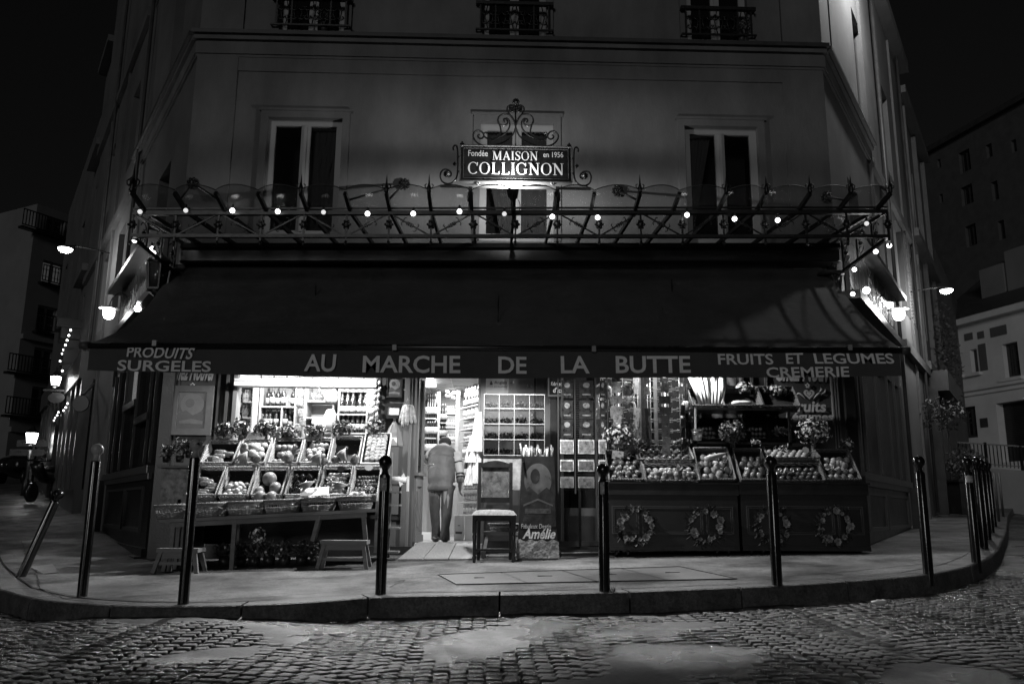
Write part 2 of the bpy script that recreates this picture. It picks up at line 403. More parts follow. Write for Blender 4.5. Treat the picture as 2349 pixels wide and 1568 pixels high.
# kerb stones
mb = MB(); run = 0
stones = [0, 12, 24, 36, 48, 54, 60, 70, 82, 94, 105, 117, 129, 140, 152, 164, 176, 188, 200, 206, 212, 224, 236, 248, 260]
for a, c in zip(stones[:-1], stones[1:]):
    ring = []
    for i in range(a, c+1):
        k = KK[i]; pi_ = perp_in(i); d = Vector((pi_.y, -pi_.x, 0)); e = 0
        if i == a: e = .008
        if i == c: e = -.008
        k = k+d*e; top = H(k.x, k.y)+.006; o = k; inn = k+pi_*.27; bot = top-kh(k.x)-.12
        rr = [Vector((inn.x, inn.y, bot)), Vector((inn.x, inn.y, top-.001)), Vector((o.x+pi_.x*.022, o.y+pi_.y*.022, top)), Vector((o.x+pi_.x*.006, o.y+pi_.y*.006, top-.008)), Vector((o.x, o.y, top-.022)), Vector((o.x-pi_.x*.015, o.y-pi_.y*.015, bot))]
        ring.append(rr)
    vs = [p for r in ring for p in r]; n = 6; fs = []
    for i in range(len(ring)-1):
        for j in range(n-1): fs.append((i*n+j, i*n+j+1, (i+1)*n+j+1, (i+1)*n+j))
    fs += [tuple(range(n)), tuple((len(ring)-1)*n+j for j in range(n))[::-1]]
    mb.add(vs, fs)
struct(mb, 'kerb', M_gran)

# road: sheet with smooth tar patches standing a little proud of the stone setts
def gpoly(pts, off=-.13): return [(p.x, p.y) for p in (PG(u, v, off) for u, v in pts)]
PATCH = [gpoly(q) for q in (
    [(150, 1425), (330, 1412), (700, 1418), (860, 1425), (800, 1440), (660, 1472), (560, 1478), (620, 1462), (500, 1440), (300, 1450), (220, 1448)],
    [(420, 1508), (530, 1490), (600, 1480), (640, 1470), (600, 1490), (480, 1530), (380, 1548), (350, 1530)],
    [(690, 1540), (760, 1500), (800, 1505), (790, 1525), (770, 1548), (790, 1590), (620, 1600)],
    [(940, 1478), (1040, 1440), (1110, 1424), (1250, 1412), (1330, 1418), (1290, 1450), (1180, 1475), (1150, 1490), (1060, 1530), (1010, 1515), (930, 1490)],
    [(1380, 1500), (1460, 1472), (1560, 1462), (1760, 1466), (1790, 1478), (1620, 1560), (1560, 1640), (1180, 1640), (1290, 1560)],
    [(2030, 1506), (2100, 1500), (2330, 1520), (2420, 1560), (2420, 1650), (1950, 1650), (1990, 1560)],
    [(1340, 1425), (1700, 1408), (1730, 1412), (1600, 1440), (1450, 1452), (1380, 1446)],
    [(1000, 1378), (2100, 1340), (2100, 1352), (1700, 1395), (1000, 1414), (300, 1405), (300, 1396)])]
def inpoly(x, y, P):
    c = False; j = len(P)-1
    for i in range(len(P)):
        if (P[i][1] > y) != (P[j][1] > y) and x < (P[j][0]-P[i][0])*(y-P[i][1])/(P[j][1]-P[i][1])+P[i][0]: c = not c
        j = i
    return c
def wob(x, y): return .09*sin(7*x+3*y)+.06*sin(17*x-11*y+1)+.03*sin(41*x+37*y)
def patch(x, y):
    X = x+wob(x, y); Y = y+wob(y, x+3)
    return any(inpoly(X, Y, P) for P in PATCH)
def pmask(x, y): return sum(patch(x+a, y+b) for a, b in ((0, 0), (.07, 0), (-.07, 0), (0, .07), (0, -.07), (.05, .05), (-.05, -.05)))/7
RX0, RX1, RY0, RY1 = -8.0, 10.0, -8.6, -2.0
def RZ(x, y): return H(x, y)-kh(x)
def und(x, y): return .006*sin(2.1*x+1.3*y)+.005*sin(3.7*x-2.9*y+1)+.003*sin(9*x+5*y)
mb = MB(); st = .045; nx = int((RX1-RX0)/st); ny = int((RY1-RY0)/st); vs = []; fs = []
PM = {}
for j in range(ny+1):
    for i in range(nx+1):
        x = RX0+i*st; y = RY0+j*st; pt = pmask(x, y)
        edge = i in (0, nx) or j in (0, ny)
        vs.append((x, y, RZ(x, y)+(und(x, y)+(-.015+.022*pt+.002*sin(31*x+5*sin(9*y))*pt) if not edge else 0)))
for j in range(ny):
    for i in range(nx): a = j*(nx+1)+i; fs.append((a, a+1, a+nx+2, a+nx+1))
mb.add(vs, fs, True)
# outer sheet to the horizon
def strip(x0, x1, y0, y1, nx, ny):
    vs = []; fs = []
    for j in range(ny+1):
        for i in range(nx+1):
            x = x0+(x1-x0)*i/nx; y = y0+(y1-y0)*j/ny; vs.append((x, y, RZ(x, y)))
    for j in range(ny):
        for i in range(nx): a = j*(nx+1)+i; fs.append((a, a+1, a+nx+2, a+nx+1))
    mb.add(vs, fs, True)
strip(-90, RX0, RY0, RY1, 40, 20); strip(RX1, 90, RY0, RY1, 40, 20); strip(-90, 90, -90, RY0, 90, 40); strip(-90, 90, RY1, 110, 120, 90)
struct(mb, 'road', M_road)
# stone setts in fanned arcs
mb = MB(); rs = random.Random(3)
R0 = 1.15
def sett(x, y, ang, a, b):
    if not (RX0+.1 < x < RX1-.1 and RY0+.1 < y < RY1-.1): return
    pm_ = pmask(x, y)
    if pm_ > .8+rs.uniform(-.1, .15): return
    best = 9e9
    for i in range(60, 201, 4):
        d = (KK[i].x-x)**2+(KK[i].y-y)**2
        if d < best: best = d; bi = i
    k = KK[bi]; n = perp_in(bi)
    if (x-k.x)*n.x+(y-k.y)*n.y > -.07: return
    z = RZ(x, y)+und(x, y)+rs.uniform(-.003, .004)-.004*pm_; ca, sa = cos(ang), sin(ang); vs = []
    tl = rs.uniform(-.05, .05); t2 = rs.uniform(-.05, .05)
    for lv, (sc, dz) in enumerate(((1.0, -.03), (1.0, -.006), (.9, .004), (.55, .006))):
        for (p, q) in ((-1, -.8), (-.8, -1), (.8, -1), (1, -.8), (1, .8), (.8, 1), (-.8, 1), (-1, .8)):
            jx = rs.uniform(-.1, .1); jy = rs.uniform(-.1, .1); X = (p+jx)*a/2*sc; Y = (q+jy)*b/2*sc
            vs.append((x+X*ca-Y*sa, y+X*sa+Y*ca, z+dz+X*tl+Y*t2))
    fs = []
    for L in range(3):
        for k_ in range(8): fs.append((L*8+k_, L*8+(k_+1) % 8, L*8+8+(k_+1) % 8, L*8+8+k_))
    fs.append(tuple(24+k_ for k_ in range(8))); mb.add(vs, fs, True)
row = .098; colw = 1.62
for c in range(-5, 8):
    for r in range(-30, 80):
        cy = -9.5+r*row; cx = c*colw+(.0 if True else 0); half = radians(44.5); n = 18
        for k in range(n):
            t = -half+(2*half)*(k+.5)/n; x = cx+R0*sin(t)+rs.uniform(-.006, .006); y = cy+R0*cos(t)-R0*.7
            sett(x, y, -t, 2*half*R0/n*.96*rs.uniform(.9, 1.03), row*.95*cos(t)**.0*rs.uniform(.9, 1))
struct(mb, 'road_setts', M_stone)

# joints and cracks in the pavement
mb = MB(); rr = random.Random(9)
def crack(pts, w_=.006, wob_=.02):
    P = [PG(u, v) for u, v in pts]; Q = []
    for a_, b_ in zip(P[:-1], P[1:]):
        n_ = max(2, int((b_-a_).length/.12))
        for i in range(n_): q_ = a_.lerp(b_, i/n_); q_.x += rr.uniform(-wob_, wob_); q_.y += rr.uniform(-wob_, wob_); Q.append(q_)
    for a_, b_ in zip(Q[:-1], Q[1:]):
        t_ = (b_-a_); t_.z = 0; n_ = Vector((-t_.y, t_.x, 0)).normalized()*w_*rr.uniform(.5, 1.4)
        mb.add([Vector((p_.x, p_.y, H(p_.x, p_.y)+.0035)) for p_ in (a_-n_, b_-n_, b_+n_, a_+n_)], [(0, 1, 2, 3)])
for i in range(50, len(KIN)-60):
    a_, b_ = KIN[i], KIN[i+1]; n_ = perp_in(i)*.007; mb.add([Vector((p_.x, p_.y, H(p_.x, p_.y)+.007)) for p_ in (a_-n_, b_-n_, b_+n_, a_+n_)], [(0, 1, 2, 3)])
for c_ in ([(50, 1240), (80, 1310), (95, 1352), (150, 1374), (230, 1384)], [(230, 1384), (330, 1378), (470, 1381)], [(480, 1376), (640, 1368), (820, 1352), (862, 1346)], [(895, 1346), (930, 1330), (880, 1338)], [(900, 1320), (990, 1312), (1130, 1306)],
           [(1130, 1366-8), (1300, 1346), (1390, 1344)], [(1410, 1340), (1560, 1330), (1790, 1320)], [(1800, 1322), (2000, 1305), (2140, 1290)], [(120, 1225), (230, 1220)], [(80, 1265), (300, 1262)], [(600, 1330), (760, 1322)], [(2060, 1262), (2180, 1255)], [(60, 1195), (190, 1200)]):
    crack(c_)
struct(mb, 'pavement_joints', mat('joint_dirt', .02, .9))
# small street details
p = [PG(u, v) for u, v in ((1005, 1318), (1048, 1341), (1690, 1328), (1560, 1300))]
mb = MB(); P4 = [Vector((q.x, q.y, H(q.x, q.y)+.005)) for q in p]
th = thing('manhole_cover', (P4[0]+P4[2])/2, 'long rectangular access cover set flush in the pavement before the chair', 'cover')
for i in range(4):
    a0, a1 = i/4+.004, (i+1)/4-.004
    q = [P4[0].lerp(P4[3], a0), P4[1].lerp(P4[2], a0), P4[1].lerp(P4[2], a1), P4[0].lerp(P4[3], a1)]
    mb.add(q, [(0, 1, 2, 3)])
mb.build('cover_plate', mat('cover_concrete', .07, .55, nz=.3, ns=9, bump=.5, bs=90), th)
mb = MB()
for i in range(4): mb.bar(P4[i]+Vector((0, 0, .001)), P4[(i+1) % 4]+Vector((0, 0, .001)), .009, .01)
mb.build('cover_frame', mat('cover_steel', .09, .4, metal=.6), th)
mb = MB()
for i in range(4):
    c = P4[0].lerp(P4[3], i/4+.125).lerp(P4[1].lerp(P4[2], i/4+.125), .45); mb.obox(c+Vector((0, 0, .002)), .07 if i else .05, .008, .003)
mb.build('cover_handle', M_black, th)
q = [PG(u, v) for u, v in ((70, 1300), (100, 1316), (136, 1313), (120, 1293))]
mb = MB(); mb.add([Vector((a.x, a.y, H(a.x, a.y)+.004)) for a in q]+[Vector((a.x, a.y, H(a.x, a.y)-.02)) for a in q], [(0, 1, 2, 3), (0, 4, 5, 1), (1, 5, 6, 2), (2, 6, 7, 3), (3, 7, 4, 0)])
tag(mb.build('drain_cover', M_black), 'dark square iron cover in the left pavement by the leaning bollard', 'cover')
mb = MB(); rr = random.Random(5)
for i in range(40):
    c = PG(1402+rr.uniform(-3, 8), 1357, 0); c.z = H(c.x, c.y)
    t = Vector((rr.uniform(-.03, .03), rr.uniform(-.02, .02), rr.uniform(.03, .08))); a, b = basis(t); mb.add([c-a*.003, c+a*.003, c+t], [(0, 1, 2)])
tag(mb.build('grass', M_leafd), kind='stuff')
c = PG(1605, 0+1478-3, -.13)
mb = MB(); cc = PG(2155, 1478-3*0, -.13); cc = PG(2148, 1480, -.13)
cc = PG(2137, 1477, -.13)
c = PG(2007, 1477, -.13); c = PG(2132/1.0, 1476/1.0, -.13)
lit = PG((1250+1690/1.879)/1.0643, (1380+180/1.879)/1.0643, -.13)
mb = MB(); rr = random.Random(2)
mb.ball(lit+Vector((0, 0, .02)), (.07, .03, .02), 9, 6)
for i, v_ in enumerate(mb.v): mb.v[i] = v_+Vector((rr.uniform(-.01, .01), rr.uniform(-.01, .01), rr.uniform(-.006, .008)))
tag(mb.build('litter', M_white), 'crumpled pale scrap of paper lying on the wet setts', 'litter')

# bollards
M_whitep = mat('white_enamel', .42, .35, nz=.2, ns=25)
def fluted(h, ball, white):
    def make():
        o = thing('bollard', (0, 0, 0), '', 'bollard'); mb = MB(); n = 48
        r0 = .045 if not white is M_whitep else .041; prof = [(r0, -.1), (r0, h-.16), (r0-.002, h-.155), (r0-.005, h-.15)]
        vs = []; fs = []
        for r, z in prof:
            for k in range(n):
                t = 2*pi*k/n; rr = r*(1-.07*max(0, cos(t*8))**3) if z < h-.157 else r
                vs.append((rr*cos(t), rr*sin(t), z))
        for i in range(len(prof)-1):
            for k in range(n): fs.append((i*n+k, i*n+(k+1) % n, (i+1)*n+(k+1) % n, (i+1)*n+k))
        fs.append(tuple((len(prof)-1)*n+k for k in range(n))); mb.add(vs, fs, True)
        mb.build('post', M_bollard, o, local=True)
        mb = MB(); R = ball; pr = [(.03, h-.152), (.028, h-2*R-.012), (.022, h-2*R)] if False else [(.032, h-.15), (.024, h-2*R-.006)]
        pr += [(R*sin(pi*i/14), h-R-R*cos(pi*i/14)) for i in range(3, 15)]; mb.lathe(pr, 24)
        mb.build('ball', white, o, local=True); return o
    return make
pb = Proto(fluted(1.06, .056, M_bollard)); pw = Proto(fluted(1.27, .051, M_whitep))
def gp(u, v): p = PG(u, v); return Vector((p.x, p.y, H(p.x, p.y)))
pw(gp(188, 1367), 'tall bollard with a pale speckled ball on the left pavement', 'bollard', 'tall bollards with pale balls')
pw(gp(420, 1385), 'tall bollard with a pale ball marked with a dark heart before the fruit bench', 'bollard', 'tall bollards with pale balls')
heart = MB(); cpt = gp(420, 1385)+Vector((0, 0, 1.27-.051))
dd = (CAM-cpt).normalized(); ra = Vector((0, 0, 1)).cross(dd).normalized(); ua = dd.cross(ra)
hp = [(.0, -.024), (.024, .0), (.026, .012), (.018, .02), (.008, .018), (0, .008), (-.01, .02), (-.022, .017), (-.024, .004)]
hv = []
for a, b in hp: r2 = sqrt(max(0, .0525**2-a*a-b*b)); hv.append(cpt+ra*a+ua*b+dd*r2)
GB = [o for o in COL.objects if o.name.startswith('bollard') and o.parent is None]
heart.add(hv, [tuple(range(len(hv)))]); BASE[GB[-1].name] = Vector(GB[-1].location); heart.build('heart_mark', M_black, GB[-1])
bl = [((873, 1362), 'black ball-topped bollard with a torn sticker, beside the right end of the fruit bench'),
      ((1387, 1356), 'black ball-topped bollard with a torn pale sticker, before the left end of the fruit cabinets'),
      ((1783, 1342), 'black ball-topped bollard standing before the second fruit cabinet'),
      ((2130, 1316), 'black ball-topped bollard alone on the pavement right of the cabinets'),
      ((2240, 1290), 'black ball-topped bollard with a pale band sticker, first of the row up the right street')]
sh = [1.07, .98, 1.03, 1.03, 1.03]
blo = []
for ((u, v), lb), s_ in zip(bl, sh): blo.append(pb(gp(u, v), lb, 'bollard', 'black bollards along the kerb', scale=(1, 1, s_)))
for i, (u, v) in enumerate([(2258, 1258), (2267, 1238), (2275, 1222), (2281, 1208)]):
    pb(gp(u, v), ['second', 'third', 'fourth', 'fifth'][i]+' black bollard of the receding row up the right street', 'bollard', 'black bollards along the kerb')
o = pb(gp(48, 1322), 'black bollard leaning sharply to the right on the left pavement', 'bollard', 'black bollards along the kerb', rot=(radians(-4), radians(17), 0), scale=(1, 1, .88))
for u, v in ((2292, 1196), (2302, 1185)):
    mb = MB(); g = gp(u, v); mb.tube([g, g+Vector((0, 0, .95))], .025, 8); tag(mb.build('street_post', M_zinc), 'thin plain post %s the end of the bollard row up the right street' % ('just beyond' if u < 2300 else 'rightmost, past'), 'post')
# stickers on bollards
M_stick = mat('sticker_paper', .34, .6, nz=.9, ns=55)
for o_, z0, z1, a0, a1 in ((blo[0], .78, .88, -2.4, -1.1), (blo[1], .80, .90, -2.3, -1.5), (blo[4], .80, .87, -2.6, -1.0)):
    mb = MB(); n = 10; vs = []
    for z in (z0, z1):
        for k in range(n+1): t = a0+(a1-a0)*k/n; vs.append((.0475*cos(t), .0475*sin(t), z+random.uniform(-.006, .006)))
    mb.add(vs, [(k, k+1, n+2+k, n+1+k) for k in range(n)], True); mb.build('sticker', M_stick, o_, local=True)
# ================================================================== the corner building
bld = thing('corner_building', (0, 2, 0), 'pale plastered corner building with three tall windows and the grocery on its ground floor', 'building')
def wallgrid(mb, W, s0, s1, z0, z1, holes, dep=.22):
    ss = sorted({s0, s1, *[h[0] for h in holes], *[h[1] for h in holes]}); zs = sorted({z0, z1, *[h[2] for h in holes], *[h[3] for h in holes]})
    for i in range(len(ss)-1):
        for j in range(len(zs)-1):
            a, b, c, d = ss[i], ss[i+1], zs[j], zs[j+1]; m1 = (a+b)/2; m2 = (c+d)/2
            if any(h[0] < m1 < h[1] and h[2] < m2 < h[3] for h in holes): continue
            mb.quad(W(a, c), W(b, c), W(b, d), W(a, d))
    for a, b, c, d in holes:
        mb.quad(W(a, c), W(a, d), W(a, d, -dep), W(a, c, -dep)); mb.quad(W(b, c), W(b, d), W(b, d, -dep), W(b, c, -dep))
        mb.quad(W(a, d), W(b, d), W(b, d, -dep), W(a, d, -dep)); mb.quad(W(a, c), W(b, c), W(b, c, -dep), W(a, c, -dep))
ZG = 3.55
def win_fill(W, h, par, curtain=True, name='window', fm=None, dep=.2, glassm=None, rails=()):
    a, b, c, d = h; fm = fm or M_winframe; f = MB(); k = (b-a)/2+a; t = .075
    f.wbox(W, a, a+t+.02, c, d, -dep-.05, -dep+.01); f.wbox(W, b-t-.02, b, c, d, -dep-.05, -dep+.01)
    f.wbox(W, a+t+.02, b-t-.02, d-.09, d, -dep-.05, -dep+.01); f.wbox(W, a+t+.02, b-t-.02, c, c+.12, -dep-.05, -dep+.01)
    f.wbox(W, k-.065, k+.065, c+.12, d-.09, -dep-.05, -dep+.012); f.wbox(W, k-.02, k+.02, c+.1, d-.1, -dep+.012, -dep+.035)
    for z in rails: f.wbox(W, a+t+.02, k-.065, z-.015, z+.015, -dep-.04, -dep); f.wbox(W, k+.065, b-t-.02, z-.015, z+.015, -dep-.04, -dep)
    w_ = f.build(name, fm, par)
    g = MB(); g.wbox(W, a+.075, k-.065, c+.12, d-.09, -dep-.035, -dep-.03); g.wbox(W, k+.065, b-.075, c+.12, d-.09, -dep-.035, -dep-.03)
    g.build('pane', glassm or M_darkglass if not curtain else M_curtain_glass, w_)
    if curtain:
        cm = MB()
        for (x0, x1, e0, e1) in curtain:     # curtain hung behind the glass: top span x0..x1, bottom span e0..e1
            n = 16; vs = []
            for z_, q0, q1 in ((d-.1, x0, x1), ((c+d)/2, (x0+e0)/2, (x1+e1)/2), (c+.1, e0, e1)):
                for i in range(n+1): x = a+(b-a)*(q0+(q1-q0)*i/n); vs.append(W(x, z_, -dep-.12+.02*sin(i*2.4)))
            cm.add(vs, [(r*(n+1)+i, r*(n+1)+i+1, (r+1)*(n+1)+i+1, (r+1)*(n+1)+i) for r in range(2) for i in range(n)], True)
        cm.build('curtain', M_curtain, w_)
        bk = MB(); bk.wbox(W, a, b, c, d, -dep-.6, -dep-.55); bk.build('dark_room', M_liner, w_)
    return w_
M_curtain_glass = glassmat('window_glass', .85, .03, .02)
# second floor (just above the glass canopy) openings
def fx(u, v): return PY(u, v, 0).x
H2 = [(fx(612, 330), fx(784, 330), 4.35, 6.12), (fx(1102, 330), fx(1270, 330), 4.35, 6.12), (fx(1570, 330), fx(1738, 330), 4.35, 6.12)]
zc = 7.38                                         # cornice top
H3 = [(fx(640, 60), fx(790, 60), zc+.06, 9.3), (fx(1107, 60), fx(1253, 60), zc+.06, 9.3), (fx(1575, 60), fx(1715, 60), zc+.06, 9.3)]
mb = MB(); wallgrid(mb, WF, -4.25, 4.84, ZG, zc, H2); wallgrid(mb, lambda s, z, o=0: WF(s, z, o-.02), -4.25, 4.84, zc, 12.5, H3)
mb.build('front_wall', M_plaster, bld)
# side walls: near block and far blocks
def dark_open(W, s0, s1, z0, z1): return (s0, s1, z0, z1)
HL = [(1.45, 2.45, 4.3, 6.0), (6.2, 7.2, 4.6, 6.4), (8.6, 9.6, 4.6, 6.4), (6.2, 7.2, 7.8, 9.6), (1.5, 2.5, 7.8, 9.8), (9.9, 10.9, 7.8, 9.6)]
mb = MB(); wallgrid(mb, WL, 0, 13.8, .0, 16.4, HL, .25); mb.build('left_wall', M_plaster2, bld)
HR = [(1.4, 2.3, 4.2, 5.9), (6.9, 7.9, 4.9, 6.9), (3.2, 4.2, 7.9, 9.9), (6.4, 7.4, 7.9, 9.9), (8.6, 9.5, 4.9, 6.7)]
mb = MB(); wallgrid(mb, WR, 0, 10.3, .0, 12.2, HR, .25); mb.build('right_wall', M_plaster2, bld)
mb = MB(); RT = 16.4
T = [WL(13.8, 0), WL(0, 0), WR(0, 0), WR(10.3, 0)]
mb.add([Vector((p.x, p.y, 12.2)) for p in T]+[Vector((0, 9, 12.2))], [(0, 1, 2, 3, 4)]); mb.build('roof', M_zinc, bld)
for h, cu in ((H2[0], [(.72, .95, .5, .62), (1.0, .5, 1.0, .62)][:1]+[(.55, 1.0, .62, 1.0)]), (H2[1], [(.0, .5, .3, .5), (.5, 1.0, .5, 1.0)]), (H2[2], [(.05, .4, .0, .1)])):
    win_fill(WF, h, bld, cu, dep=.07)
for h in H3: win_fill(WF, h, bld, None, dep=.1)
for W, hs in ((WL, HL), (WR, HR)):
    for h in hs: win_fill(W, h, bld, None)
# moulded surrounds of the front windows
for h in H2:
    mb = MB(); a, b, c, d = h
    mb.wbox(WF, a-.1, a, c, d+.1, .002, .035); mb.wbox(WF, b, b+.1, c, d+.1, .002, .035); mb.wbox(WF, a, b, d, d+.1, .002, .035)
    mb.wbox(WF, a-.13, b+.13, d+.1, d+.135, .002, .05); mb.build('window_surround', M_plaster, bld)
for h in H3:
    mb = MB(); a, b, c, d = h; mb.wbox(WF, a-.1, a, c, d+.1, -.018, .02); mb.wbox(WF, b, b+.1, c, d+.1, -.018, .02); mb.split('window_jamb', M_plaster, bld)
# cornice: stepped band and dark zinc flashing, wrapping the corners
mb = MB(); zf = MB()
for W, s0, s1 in ((WF, -4.25, 4.84), (WL, 0, 5.2), (WR, 0, 3.9)):
    e0 = -.0 if W is not WF else .0
    for z0, z1, o in ((zc-.34, zc-.3, .03), (zc-.3, zc-.1, .05), (zc-.1, zc-.03, .10)):
        mb.wbox(W, s0-(o*.5 if W is WF else -.001), s1+(o*.5 if W is WF else 0), z0, z1, .001, o)
    zf.wbox(W, s0-(.07 if W is WF else -.001), s1+(.07 if W is WF else 0), zc-.03, zc+.03, -.02, .15)
mb.build('cornice', M_plaster, bld); zf.build('flashing', M_zinc, bld)
# shallow pilaster strips and panel line on the front
mb = MB(); xs = fx(545, 260)
mb.wbox(WF, -4.25, xs-.04, ZG, zc-.34, .002, .03); mb.wbox(WF, xs-.04, fx(1800, 300), zc-.55, zc-.34, .002, .02); mb.wbox(WF, fx(1800, 300), 4.84, ZG, zc-.34, .002, .02)
mb.wbox(WF, -4.25, fx(560, 40), zc+.06, 12.4, -.018, .012); mb.wbox(WF, fx(1790, 50), 4.84, zc+.06, 12.4, -.018, .04)
mb.split('pilaster_strip', M_plaster, bld)
# side wall relief: strings, downpipes, shutters
mb = MB()
for s in (5.3, 8.1, 11.0): mb.wbox(WL, s, s+.12, .3, 12, .002, .05)
mb.wbox(WL, 5.4, 13.8, 6.75, 6.95, .002, .09); mb.wbox(WL, 5.4, 13.8, 10.6, 10.8, .002, .1); mb.wbox(WL, 0, 5.0, 10.6, 10.75, .002, .08)
for s in (3.85, 6.0, 8.2): mb.wbox(WR, s, s+.12, .4, 11.8, .002, .05)
mb.wbox(WR, 4.0, 10.3, 7.0, 7.2, .002, .08); mb.wbox(WR, 0, 10.3, 11.9, 12.2, .002, .25); mb.wbox(WR, 6.1, 10.3, 3.9, 4.1, .002, .12)
mb.split('wall_moulding', M_plaster2, bld)
mb = MB()
for W, s, z0, z1 in ((WL, 9.9, .8, 16), (WL, 4.7, 2.8, 12), (WR, 5.4, .6, 12), (WR, 9.3, .7, 12), (WR, .35, 7.5, 12)):
    mb.tube([W(s, z0, .09), W(s, z1, .09)], .035 if s > 1 else .012, 8)
mb.split('downpipe', M_zinc, bld, 10)
mb = MB()
for k in range(26): mb.wbox(WR, 8.0, 8.55, 4.95+k*.075, 5.0+k*.075, .01, .05)
mb.wbox(WR, 7.94, 8.0, 4.9, 6.92, .003, .05); mb.wbox(WR, 8.55, 8.6, 4.9, 6.92, .003, .05); mb.build('shutter', M_plaster2, bld)
# balcony railings on the third floor windows
def rail_scroll(mb, W, cx, z0, z1, o):
    h = z1-z0
    for sx in (-1, 1):
        for cz, r in ((z0+h*.3, h*.16), (z0+h*.7, h*.16)):
            c = W(cx+sx*r*1.1, cz, o); ex = (W(1, 0, 0)-W(0, 0, 0)); mb.tube(spiral(c, ex*sx, Vector((0, 0, 1)), r, r*.2, pi, pi+4.5, 14), .009, 4)
        mb.tube([W(cx+sx*.02, z0, o), W(cx+sx*.06, z0+h*.5, o), W(cx+sx*.02, z1, o)], .008, 4)
for i, h in enumerate(H3):
    a, b, c, d = h; mb = MB(); z0 = c+.1; z1 = c+.52; o = .08
    mb.bar(WF(a-.1, z1, o), WF(b+.1, z1, o), .06, .05); mb.bar(WF(a-.1, z0, o), WF(b+.1, z0, o), .025)
    for x in (a-.03, (a+b)/2-.28, (a+b)/2+.28, b+.03): mb.bar(WF(x, z0, o), WF(x, z1, o), .022)
    n = 5
    for k in range(n): rail_scroll(mb, WF, a+(b-a)*(k+.5)/n, z0+.02, z1-.03, o)
    for x in (a-.09, b+.09): mb.bar(WF(x, z1, 0), WF(x, z1, o), .02); mb.bar(WF(x, z0, 0), WF(x, z0, o), .02)
    mb.build('balcony_railing', M_iron, bld)
# pots of greenery behind two railings
def leafcloud(mb, c, r, n, sz, rnd, flat=1, shape=None):
    for _ in range(n):
        d = Vector((rnd.gauss(0, 1), rnd.gauss(0, 1), rnd.gauss(0, 1))); d.normalize(); k = rnd.random()**.4
        p = Vector(c)+Vector((d.x*r[0], d.y*r[1], d.z*r[2]))*k
        t = Vector((rnd.gauss(0, 1), rnd.gauss(0, 1), rnd.gauss(0, .7)+.3)).normalized()*sz*rnd.uniform(.6, 1.3); a, b = basis(t); a = a*sz*.32
        mb.add([p, p+t*.5+a, p+t, p+t*.5-a], [(0, 1, 2, 3)])
def blossoms(mb, c, r, n, sz, rnd):
    for _ in range(n):
        d = Vector((rnd.gauss(0, 1), rnd.gauss(0, 1)-.5, rnd.gauss(0, 1)+.4)); d.normalize(); p = Vector(c)+Vector((d.x*r[0], d.y*r[1], d.z*r[2]))*rnd.uniform(.75, 1.1)
        a, b = basis(d)
        for k in range(6):
            t = 2*pi*k/6+rnd.random(); q = (a*cos(t)+b*sin(t)); s_ = sz*rnd.uniform(.7, 1.2); e = d.cross(q)*s_*.35
            mb.add([p, p+q*s_*.6+e+d*s_*.25, p+q*s_+d*s_*.1, p+q*s_*.6-e+d*s_*.25], [(0, 1, 2, 3)])
        mb.ball(p+d*sz*.2, sz*.3, 5, 4)
rf_ = random.Random(11)
for (u, v), lb in (((745, 40), 'small potted plant behind the left upper railing'), ((1700, 66), 'pale flowering pot plant behind the right upper railing')):
    c = PY(u, v, -.02); o = thing('potted_plant', c, lb, 'plant')
    m_ = MB(); leafcloud(m_, c, (.13, .05, .13), 120, .05, rf_); m_.build('foliage', M_leafl, o)
    m_ = MB(); m_.lathe([(.04, -.24), (.06, -.1)], 10, c); m_.build('pot', M_zinc, o)

# ------------------------------------------------------------------ far blocks of the side streets
def block(name, W, s0, s1, z0, z1, holes, lb, depth=6, m=None, fill=True):
    c = W(s0, 0, 0); o = thing(name, Vector((c.x, c.y, H(c.x, c.y))), lb, 'building')
    mb = MB(); wallgrid(mb, W, s0, s1, z0, z1, holes, .25)
    mb.quad(W(s0, z0), W(s0, z1), W(s0, z1, -depth), W(s0, z0, -depth)); mb.quad(W(s1, z0), W(s1, z1), W(s1, z1, -depth), W(s1, z0, -depth))
    mb.quad(W(s0, z1), W(s1, z1), W(s1, z1, -depth), W(s0, z1, -depth)); mb.build('wall', m or M_plaster2, o)
    for h in holes: win_fill(W, h, o, None, rails=[h[2]+(h[3]-h[2])*.5])
    return o
lb1 = block('terraced_house', lambda s, z, o=0: WL(s, z, o-.1), 13.8, 16.2, 0, 14.5, [(14.4, 15.4, 8.2, 10.2), (14.4, 15.4, 5.0, 6.8)], 'tall narrow house next up the left street beyond the shop building')
lb2 = block('terraced_house', lambda s, z, o=0: WL(s, z, o-.1), 16.3, 27, 0, 13.0, [(18, 19, 8, 10), (21, 22, 8, 10), (24, 25, 8, 10)], 'house with lit shop awnings farther up the left street')
rb1 = block('terraced_house', lambda s, z, o=0: WR(s, z, o-.1), 10.3, 15.6, 0, 11.6, [(11.6, 12.6, 5.2, 7.2), (11.6, 12.6, 8.2, 10), (13.6, 14.6, 5.2, 7.2)], 'house with plant tubs next up the right street')
rb2 = block('terraced_house', lambda s, z, o=0: WR(s, z, o-.1), 15.7, 26, 0, 9.2, [(17, 18, 4.5, 6), (20, 21, 4.5, 6)], 'lower house at the far end of the right street wall')
mb = MB()
for s0, s1, z, W in ((13.8, 16.2, 14.5, WL), (13.8, 16.2, 11.2, WL), (13.8, 16.2, 7.4, WL)): mb.wbox(W, s0, s1, z-.2, z, -.098, .15)
mb.split('string_course', M_plaster2, lb1)
mb = MB()
for z in (11.6, 7.7, 4.3): mb.wbox(WR, 10.32, 15.6, z-.2, z, -.098, .14)
for s in (10.9, 13.1, 15.2): mb.wbox(WR, s, s+.15, .7, 11.3, -.098, .02)
mb.split('string_course', M_plaster2, rb1)

